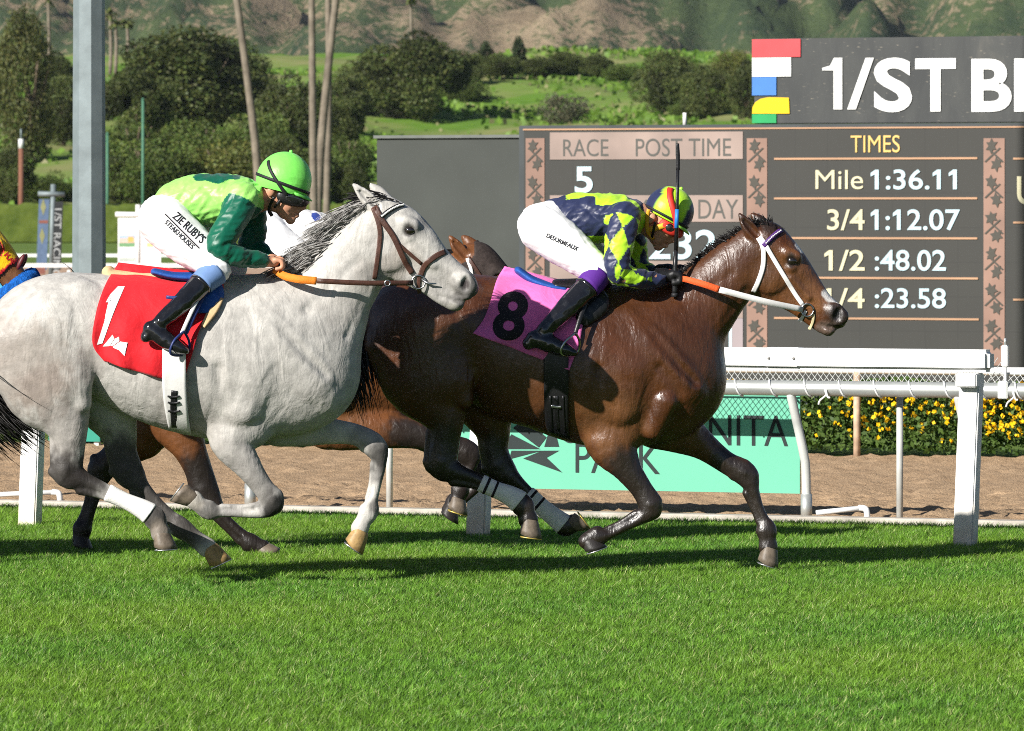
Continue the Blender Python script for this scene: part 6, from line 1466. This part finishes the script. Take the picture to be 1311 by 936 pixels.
tree('grey0', 722, 160, 104, 74, 'bare greyish shrub on the green slope above the tote board', 'shrub', 'shrub', trunk=False); tree('grey0', 515, 150, 124, 66, 'dry brown-grey shrub below the broad round oak', 'shrub', 'shrub', trunk=False); tree('bush1', 880, 150, 124, 60, 'fresh green shrub on the slope under the tall dark oak', 'shrub', 'shrub', trunk=False)
tree('bush0', 60, 262, 205, 80, 'dark shrub above the hedge behind the two-sided banner', 'shrub', 'shrub', trunk=False); tree('oak0', 15, 262, 180, 80, 'dark shrub above the hedge at the far left edge', 'shrub', 'shrub', trunk=False); tree('oak2', 150, 262, 196, 76, 'dark shrub above the hedge right of the light pole', 'shrub', 'shrub', trunk=False); tree('bush1', 340, 262, 190, 96, 'round green shrub above the hedge behind the green rider face', 'shrub', 'shrub', trunk=False); tree('olive0', 462, 265, 222, 56, 'yellow-green shrub above the hedge beside the grey housing', 'shrub', 'shrub', trunk=False)
for (kd, x_, yb, yt, w_, lab) in (('oak1', 205, 150, 55, 110, 'dark oak on the left flank of the largest oak'), ('oak2', 300, 150, 58, 110, 'dark oak on the right flank of the largest oak'), ('bush0', 165, 235, 120, 100, 'leafy tree halfway down the slope right of the light pole'),
        ('bush1', 330, 225, 118, 110, 'leafy tree halfway down the slope above the green helmet'), ('olive0', 235, 255, 175, 130, 'yellowish bushy tree just above the green rider back'), ('oak0', 355, 262, 165, 90, 'dark bushy tree between the leaning palm and the twin palms'),
        ('oak1', 440, 170, 85, 80, 'dark oak left of the broad round oak, halfway down'), ('oak2', 70, 140, 60, 70, 'dark oak high on the slope left of the light pole'), ('bush0', 445, 235, 150, 70, 'dense bush beside the right palm trunk'), ('oak0', 590, 112, 60, 60, 'dark oak joining the round oak to the pointed trees'), ('oak1', 640, 100, 66, 60, 'low dark oak between the two pointed ridge trees'), ('oak2', 690, 100, 70, 60, 'low dark oak right of the pointed ridge trees'), ('oak1', 880, 120, 76, 70, 'dark oak between the two slope oaks above the tote board'), ('bush1', 985, 120, 60, 60, 'tree standing behind the upper sign, left part')):
    tree(kd, x_, yb, yt, w_, lab)
# palms
def frond_crown(parent, x, z, r, n, seed, m_):
    rg = np.random.default_rng(seed)
    for k in range(n):
        a = rg.uniform(0, 6.28); e = rg.uniform(-.9, 1.2); L = r * rg.uniform(.8, 1.1); P = [np.array([x, 0, z])]; d = np.array([math.cos(a) * math.cos(e), math.sin(a) * math.cos(e), math.sin(e)])
        for s in range(5): P.append(P[-1] + d * L / 5); d = d + np.array([0, 0, -.22]); d /= np.linalg.norm(d)
        P = np.array(P); u = np.cross(d, (0, 0, 1)); u /= np.linalg.norm(u) + 1e-9; w = np.array([.05, .5, .75, .7, .45, .05]) * r * .28
        G = np.stack([P - u * w[:, None] - np.array([0, 0, .3]) * w[:, None], P, P + u * w[:, None] - np.array([0, 0, .3]) * w[:, None]], 0); V, F = solid_grid(G, .02); mesh_obj('frond', V, F, m_, parent)
M_frond = leaf_mat('palm_frond', False, (.10, .12, .03), .2)
def palm(label, pts, D, w0, ztop, crown=3.0, seed=1, n=14):
    x0, zb = (pts[0][0] - CX) * D / FPX, 0.; zb = float(hill_z(np.array(x0), np.array(D))) if D > 360 else 0.
    t = thing('palm_tree', label, 'palm', (x0, D, zb), 'palm trees'); P = [((px - pts[0][0]) * D / FPX, 0, max(-.3, CAMZ - (py - HZ) * D / FPX - zb)) for px, py in pts]
    a, b = np.array(P[-2]), np.array(P[-1]); e = b + (b - a) / (b[2] - a[2]) * max(0, ztop - b[2]); P = P + [tuple(e)]; P = resample(P, 4); tube('trunk', P, np.linspace(w0, w0 * .72, len(P)), M_palm, t, 8, up=(0, 1, 0)); frond_crown(t, P[-1][0], P[-1][2], crown, n, seed, M_frond); return t
palm('tall palm trunk leaning left, directly above the green rider helmet', [(334, 310), (329, 208), (318, 110), (303, 0)], 330., .24, 22, seed=1)
palm('straight pale palm trunk, left one of the close pair right of the green rider', [(402, 310), (401, 200), (400, 100), (399, 0)], 325., .22, 24, seed=2)
palm('palm trunk curving right at the top, between two others beside the green helmet', [(405, 310), (410, 200), (420, 90), (430, 0)], 327., .24, 23, seed=3)
palm('rightmost palm trunk of the close group beside the green helmet', [(417, 310), (420, 180), (421, 90), (420, 0)], 329., .20, 25, seed=4)
for i, (x, yt, lab) in enumerate(((141, 18, 'far slim palm on the ridge nearest the light pole'), (148, 30, 'shorter far slim palm beside the light pole'), (163, 27, 'far slim palm on the ridge, rightmost of the trio'), (62, -2, 'far slim palm rising above the tall left tree'), (526, -4, 'far slim palm above the broad round oak'))):
    Dp = 640.; zt_ = CAMZ - (yt - HZ) * Dp / FPX; zg = float(hill_z(np.array((x - CX) * Dp / FPX), np.array(Dp))); palm(lab, [(x, 95), (x + 1, 60), (x, yt + 6)], Dp, .20, zt_ - zg, 1.1, 50 + i, 16)
# thin poles above the hedge
M_gpole = mat('pole_green', (.07, .19, .12), .6, .3)
for px, yt, lab in ((183, 128, 'tall thin green pole above the hedge left of the green rider'), (137.5, 172, 'shorter thin green pole beside the light pole')):
    D = 362.; c = W(px, 0, D); t = thing('green_pole', lab, 'pole', (c.x, D, 0), 'green poles above the hedge'); tube('shaft', [(0, 0, -.2), (0, 0, W(0, yt, D).z)], [.10, .08], M_gpole, t, 8); tube('cap', [(0, 0, W(0, yt, D).z), (0, 0, W(0, yt, D).z + .12)], [.11, .05], M_gpole, t, 8)
D = 360.; c = W(27, 0, D); t = thing('utility_pole', 'short reddish-brown wooden pole with white fitting above the hedge at far left', 'pole', (c.x, D, 0)); tube('shaft', [(0, 0, -.2), (0, 0, W(0, 190, D).z)], [.18, .15], mat('redwood_pole', (.20, .085, .05), .9), t, 8); tube('insulator', [(0, 0, W(0, 190, D).z), (0, 0, W(0, 178, D).z)], .16, M_wpaint, t, 8); tube('spike', [(0, 0, W(0, 178, D).z), (0, 0, W(0, 165, D).z)], .05, M_galv, t, 6)

# ------------------------------------------------------------ the air between here and the mountains
hz = box_obj('haze', -2900, 2900, -50, 4300, -60, 900, None); hz['kind'] = 'stuff'; hz['label'] = 'thin pale haze in the air towards the mountains'; hz['category'] = 'haze'
hm = bpy.data.materials.new('haze'); hm.use_nodes = True; t_ = hm.node_tree; t_.nodes.clear(); ho_ = N(t_, 'OutputMaterial'); pv = N(t_, 'VolumePrincipled')
pv.inputs['Color'].default_value = (.74, .85, 1, 1); pv.inputs['Density'].default_value = .00003; pv.inputs['Anisotropy'].default_value = .0
t_.links.new(pv.outputs[0], ho_.inputs['Volume']); hz.data.materials.append(hm)
# ------------------------------------------------------------ the two horses behind
class LFrame(Frame):
    """same local metres as the bay pose, standing somewhere else"""
    def __init__(s, X, D): s.pxc, s.D, s.s = BAY_FR.pxc, BAY_FR.D, BAY_FR.s; s.loc = Vector((X, D, 0))
HX, HD = -1.08, 31.9
hf = LFrame(HX, HD); HDZ = -.005; HLOW = 30     # head carried lower than the leader's
def hp(ix, iy): return (745 + ((ix - CX) * HD / FPX - HX) * hf.s, HZ + (iy - HZ) * HD / FPX * hf.s)
def low(L, dy): return [(a, b + dy, c, d, e) for a, b, c, d, e in L]
def rot(L, cx, cy, deg):
    ca, sa = math.cos(R(deg)), math.sin(R(deg)); return [(cx + (a - cx) * ca - (b - cy) * sa, cy + (a - cx) * sa + (b - cy) * ca, c, d, e) for a, b, c, d, e in L]
dz = HDZ * hf.s; ROT = lambda L: low(L, HLOW)
H = {k: low(BAY[k], dz) for k in ('torso',)}
H['neck'] = [low([q], dz + (HLOW - dz) * t_)[0] for q, t_ in zip(BAY['neck'], (0, .15, .4, .65, .85, 1, 1))]; H['skull'] = ROT(BAY['skull']); H['jaw'] = ROT(BAY['jaw']); H['face'] = [(ROT(L), k) for L, k in BAY['face']]
H['ears'] = [ROT(L) for L in BAY['ears']]; H['earcut'] = [ROT(L) for L in BAY['earcut']]; H['muscle'] = [(low(L, dz), k) for L, k in BAY['muscle'][:4]] + [(low(BAY['muscle'][8][0], dz), .03)]; H['groove'] = [(ROT(L), k) for L, k in BAY['groove'][:8]]
def hl(pts, y, bs):
    return [(*hp(px, py), a, y, b) for (px, py, a), b in zip(pts, bs)]
bh = [.075, .056, .048, .040, .030, .029, .034, .038, .034, .037]
NHn = low(BAY['legs'][0][:2], dz) + hl([(222, 528, 40)], -.13, [.10]) + hl([(242, 568, 24), (255, 598, 19), (264, 626, 19), (275, 645, 14), (287, 662, 10), (302, 677, 9.5), (313, 687, 11), (322, 693, 13), (331, 697, 11), (337, 700, 12)], -.14, bh)
FHn = low(BAY['legs'][1][:1], dz) + hl([(188, 545, 38)], .12, [.11]) + hl([(160, 572, 24), (140, 590, 19), (127, 603, 19), (121, 620, 14), (116, 640, 10), (110, 660, 9.5), (106, 672, 11), (103, 680, 13), (102, 687, 11), (101, 692, 12)], .14, bh)
bf = [.064, .046, .045, .038, .028, .030, .037, .033, .036]
NFn = low(BAY['legs'][2][:2], dz) + hl([(520, 552, 22), (565, 566, 16), (598, 578, 17), (602, 590, 12), (597, 606, 9), (592, 618, 9.5), (590, 626, 12.5), (587, 634, 10.5), (585, 640, 11)], -.13, bf)
FFn = low(BAY['legs'][3][:2], dz) + hl([(545, 560, 21), (590, 585, 16), (618, 605, 17), (612, 618, 12), (600, 632, 9), (590, 640, 9.5), (582, 645, 12.5), (578, 650, 10.5), (575, 655, 11)], .13, bf)
H['legs'] = [NHn, FHn, NFn, FFn]; H['cannon'] = [(6, 10), (5, 9), (5, 8), (5, 8)]
V, Q = horse_mesh(hf, H, .009)
bl_ = [(a, b + dz, c, d, e, f) for a, b, c, d, e, f in bay_blobs(BAY)[:3]]
for i, (i0, i1) in enumerate(((4, 12), (3, 11), (2, 10), (2, 10))): bl_ += leg_blobs(H['legs'][i], i0, min(i1, len(H['legs'][i]) - 1), (.018, .013, .011), .95, -1 if i in (0, 2) else 1)
hooded = thing('racehorse', 'bay racehorse with dark mesh eye hood, mostly hidden behind the grey horse', 'horse', hf.loc, 'racehorses galloping on the turf')
o = mesh_obj('body', V, Q, M_bay2, hooded); set_cols(o, paint(V, hf, (.15, .056, .019), bl_)); h_bvh = bvh_of(V, Q); HV, HQ = V, Q
add_hooves(hf, [(hp(337, 700), hp(346, 712), (1, .1), -.14, M_hoofD, None), (hp(101, 690), hp(99, 704), (.9, .1), .14, M_hoofK, None), (hp(586, 637), hp(581, 653), (.6, .8), -.13, M_hoofD, mat('shoe_brass', (.65, .5, .12))), (hp(577, 652), hp(570, 664), (.5, .8), .13, M_hoofK, None)], hooded)
tail_r = Frame(745, 30.05); tail_r.loc = hf.loc
roots, dirs, lens = [], [], []
for i in range(260):
    q = hf.p(rng.normal(470, 3), rng.normal(400, 7) + dz, rng.normal(0, .02)); roots.append(q); dirs.append((-.6 + rng.normal(0, .2), rng.normal(0, .2), -.2 + rng.normal(0, .2))); lens.append(rng.uniform(.3, .6))
hair('tail', roots, dirs, lens, M_manedk, hooded, .006, 8, 1.2, .1, .1, seed=21)
roots, dirs, lens = [], [], []
cr = resample([hf.p(a, b + dz + (HLOW - dz) * t_) for a, b, t_ in ((866, 356, .25), (886, 343, .4), (910, 321, .65), (932, 305, .85), (958, 292, 1))], 20)
for i in range(420):
    q = cr[rng.integers(0, len(cr))] + np.array([0, rng.normal(0, .015), -.012]); roots.append(q); dirs.append((-.95 + rng.normal(0, .12), rng.normal(-.05, .15), .10 + rng.normal(0, .12))); lens.append(rng.uniform(.08, .22))
hair('mane', roots, dirs, lens, M_manedk, hooded, .005, 6, .6, .05, .1, seed=22)
def shell(name, fr, V, Q, keep, off, mat_, parent, cols=None):
    Nn = vert_normals(V, Q); fk = keep[Q].all(axis=1); q = Q[fk]; used = np.unique(q); mp = np.full(len(V), -1); mp[used] = np.arange(len(used))
    A = V[used] + Nn[used] * off; B = V[used] + Nn[used] * .001; n = len(used); q = mp[q]; F = [tuple(f) for f in q.tolist()] + [tuple(n + k for k in f[::-1]) for f in q.tolist()]
    from collections import Counter
    ed = Counter(); 
    for f in q.tolist():
        for i in range(4): ed[(f[i], f[(i + 1) % 4])] += 1
    for (a, b) in list(ed):
        if (b, a) not in ed: F.append((b, a, n + a, n + b))
    o = mesh_obj(name, np.vstack([A, B]), F, mat_, parent)
    if cols is not None: set_cols(o, np.vstack([cols[used], cols[used]]))
    return o
def unrot(V, deg, dzz):                            # back to the unrotated bay head picture space
    return V[:, 0] * hf.s + 745, HZ + (CAMZ - V[:, 2]) * hf.s - dzz
def hood_keep(px, py, t1, eye_r):
    t = (px - 980) * .67 + (py - 300) * .74; u = -(px - 980) * .74 + (py - 300) * .67; e = np.hypot(px - 1013, py - 334)
    ear = (np.hypot(px - 962, py - 292) < 17) | (np.hypot(px - 955, py - 280) < 22)
    k = (t > -14) & (t < t1) & (e > eye_r) & (px > 963 - .1 * (py - 300)) & (u < 62) & ~ear & (px + py > 1262)
    return k, t, e
px, py = unrot(HV, 0, HLOW); k, t, e = hood_keep(px, py, 62, 8)
hd1 = thing('blinker_hood', 'dark grey mesh hood with black eye cup on the hidden bay horse', 'hood', hf.loc, 'race hoods')
shell('hood', hf, HV, HQ, k, .007, mat('hood_mesh', (.045, .034, .030), .8, .2, var=.2, scale=60, bump=.5, bscale=300), hd1)
ex, ey = ROT([(1013, 334, 0, 0, 0)])[0][:2]; yb = conform([hf.p(ex, ey)[[0, 2]]], h_bvh, -1, .012)[0][1]
for sg in (1, -1):
    ring_obj('eye_cup_ring', hf, (ex, ey), sg * (yb + .008), 10.5, .012, M_black, hd1)
    bm = bmesh.new(); bmesh.ops.create_uvsphere(bm, u_segments=16, v_segments=10, radius=.034); o = bm_obj('eye_cup', bm, M_black, hd1, True, Vector(hf.p(ex, ey, sg * (yb + .016)))); o.scale = (1, .5, 1)
hbr = thing('bridle', 'bridle of brown straps on the hidden bay horse', 'bridle', hf.loc, 'bridles')
for mir in (False, True):
    strap('cheek_strap', hf, [(a, b) for a, b, *_ in ROT([(971, 303, 0, 0, 0), (985, 324, 0, 0, 0), (1002, 352, 0, 0, 0), (1027, 390, 0, 0, 0)])], 5, h_bvh, M_brownl, hbr, off=.014, mirror=mir); strap('throat_strap', hf, [(a, b) for a, b, *_ in ROT([(970, 304, 0, 0, 0), (976, 330, 0, 0, 0), (964, 374, 0, 0, 0)])], 4.5, h_bvh, M_whites, hbr, off=.014, mirror=mir)
add_eye(hf, {'eye': (ex, ey)}, 1, hooded)
# its rider in white
WR = dict(NAVY_R); WR['label'] = 'rider in white silks with blue marks crouching behind the grey horse neck'; WR['shirt_mat'] = cloth_mat('silks_white', WHT, .5, .4, 6., .1, 'col'); WR['shirt_col'] = whitecol; WR['text'] = []; WR['sock_mat'] = mat('sock_white', (.75, .75, .74), .7)
RS = dz + 12
def pit(L): return low(rot(L, 700, 288, 13), RS)
def pit2(a, b): q = pit([(a, b, 0, 0, 0)])[0]; return q[0], q[1]
WR['hip'] = low(NAVY_R['hip'], RS)
for k_ in ('torso', 'neck'): WR[k_] = pit(NAVY_R[k_])
WR['arms'] = [pit(L) for L in NAVY_R['arms']]
for k_ in ('legs', 'feet'): WR[k_] = [low(L, RS) for L in NAVY_R[k_]]
for k_ in ('head', 'headcut', 'folds'): WR[k_] = [(pit(L), kk) for L, kk in NAVY_R[k_]]
WR['heel'] = low(NAVY_R['heel'], RS); WR['hands'] = [(*pit2(a, b), c, d) for a, b, c, d in NAVY_R['hands']]; WR['box'] = (635, 215, 915, 500)
WR['helmet'] = dict(NAVY_R['helmet']); WR['helmet'].update(c=pit2(857, 270), mat=cloth_mat('cap_white', (.78, .78, .76), .4, .1), peak_mat=mat('peak_white', (.78, .78, .76), .5), col=None, bands=NAVY_R['helmet']['bands'][2:])
G0 = NAVY_R['goggles']; gx, gy = pit2(862, 292); WR['goggles'] = dict(box=(gx - 34, gy - 34, gx + 30, gy + 34), mat=M_black, frame=[pit(L) for L in G0['frame']], lens=[pit(L) for L in G0['lens']]); WR['straps'] = [([(*pit2(a, b), c) for a, b, c in P], w, M_black) for P, w, m_ in NAVY_R['straps'][2:]]
w_rider, _, _ = rider(WR, hf)
wsad = thing('saddle', 'small dark racing saddle under the rider in white silks', 'saddle', hf.loc, 'saddles')
g = SDF(hf.p(690, 430 + dz, -.4), hf.p(830, 320 + dz, .4), .009); g.add(hf.nodes(low([(700, 366, 9, 0, .14), (745, 368, 10, 0, .14), (775, 364, 9, 0, .09)], dz)), .02)
for sg in (-1, 1): g.add(hf.nodes(low([(752, 372, 14, sg * .14, .03), (764, 388, 16, sg * .22, .022), (748, 405, 12, sg * .27, .016)], dz)), .02)
Vp, Qp = g.mesh(2); mesh_obj('seat', Vp, Qp, M_black, wsad)
for mir in (False, True): patch('girth', hf, [(697, 440 + dz), (697, 530 + dz), (702, 553 + dz)], [(727, 440 + dz), (727, 530 + dz), (729, 559 + dz)], h_bvh, M_whites, wsad, off=.026, th=.008, nu=8, nv=20, mirror=mir)
# the horse with the yellow hood, only its face in view
yf = LFrame(-3.575, 30.75); yf.loc.z = .05
yh = thing('racehorse', 'bay racehorse with yellow hood and blue noseband entering at the left edge', 'horse', yf.loc, 'racehorses galloping on the turf')
yc = paint(BV, BAY_FR, (.20, .075, .026), bay_blobs(BAY)); o = mesh_obj('body', BV, BQ, M_bay2, yh); set_cols(o, yc)
add_eye(yf, B_HEAD, 1, yh); add_hooves(yf, BHOOF, yh); forelock(yf, yh, 31); tail_bay(yf, yh, 32); braids(yf, yh)
px = BV[:, 0] * yf.s + 745; py = HZ + (CAMZ - BV[:, 2]) * yf.s; k, t, e = hood_keep(px, py, 79, 11); cc = np.tile(np.array((.82, .52, .005)), (len(BV), 1)); cc[(t > 73.5) | (e < 13)] = (.55, .015, .02)
hd2 = thing('blinker_hood', 'bright yellow race hood with red trim and letters at the left edge', 'hood', yf.loc, 'race hoods')
ho = shell('hood', yf, BV, BQ, k, .008, cloth_mat('hood_yellow', (.8, .5, .0), .6, .25, 9., attr='col'), hd2, cc); b2 = bvh_of(BV, BQ)
text_decal('lettering', yf, 'RA', 1031, 347, 52, 9, b2, mat('hood_letter', (.6, .02, .02), .6), hd2, off=.012, bold=.02)
for sg in (-1, 1):
    bm = bmesh.new(); bmesh.ops.create_uvsphere(bm, u_segments=14, v_segments=8, radius=.05); o = bm_obj('eye_cup', bm, mat('cup_maroon', (.10, .01, .015), .5), hd2, True, Vector(yf.p(1049, 350, sg * .070))); o.scale = (.30, .35, .85); o.rotation_euler = (0, R(25), 0)
nz = thing('noseband', 'fluffy blue sheepskin noseband on the yellow-hooded horse', 'noseband', yf.loc)
def ring_on(fr, a, b, bvh, n=28, off=.02):
    P = []; p0, p1 = fr.p(*a), fr.p(*b)
    for k in range(n + 1):
        t_ = k / n; q = p0 * (1 - t_) + p1 * t_; h_ = conform([q[[0, 2]]], bvh, -1, off, fallback=0.0)[0]; P.append(np.array([h_[0], h_[1] if k not in (0, n) else 0., h_[2]]))
    return P + [np.array([q[0], -q[1], q[2]]) for q in P[::-1]][1:]
P = np.array(ring_on(yf, (1063, 368), (1014, 404), b2)); Pm = P.copy()
for _ in range(3): Pm[1:-1] = (Pm[:-2] + 2 * Pm[1:-1] + Pm[2:]) / 4
Vt, Ft = tube_np(Pm, .042, 12); Vt = np.array(Vt); Vt += rng.normal(0, .0022, Vt.shape); mesh_obj('sheepskin', Vt, Ft, mat('fleece_blue', (.015, .13, .50), .95, .1, var=.3, scale=60, bump=1., bscale=160, bdist=.01), nz)
ybr = thing('bridle', 'light blue bridle straps on the yellow-hooded horse', 'bridle', yf.loc, 'bridles'); cy_ = mat('strap_cyan', (.10, .45, .60), .5)
for mir in (False, True):
    strap('cheek_strap', yf, [(1002, 352), (1017, 376), (1027, 390)], 5.5, b2, cy_, ybr, off=.012, mirror=mir); strap('nose_strap', yf, [(1030, 380), (1034, 398), (1027, 410)], 7, b2, cy_, ybr, off=.012, mirror=mir)
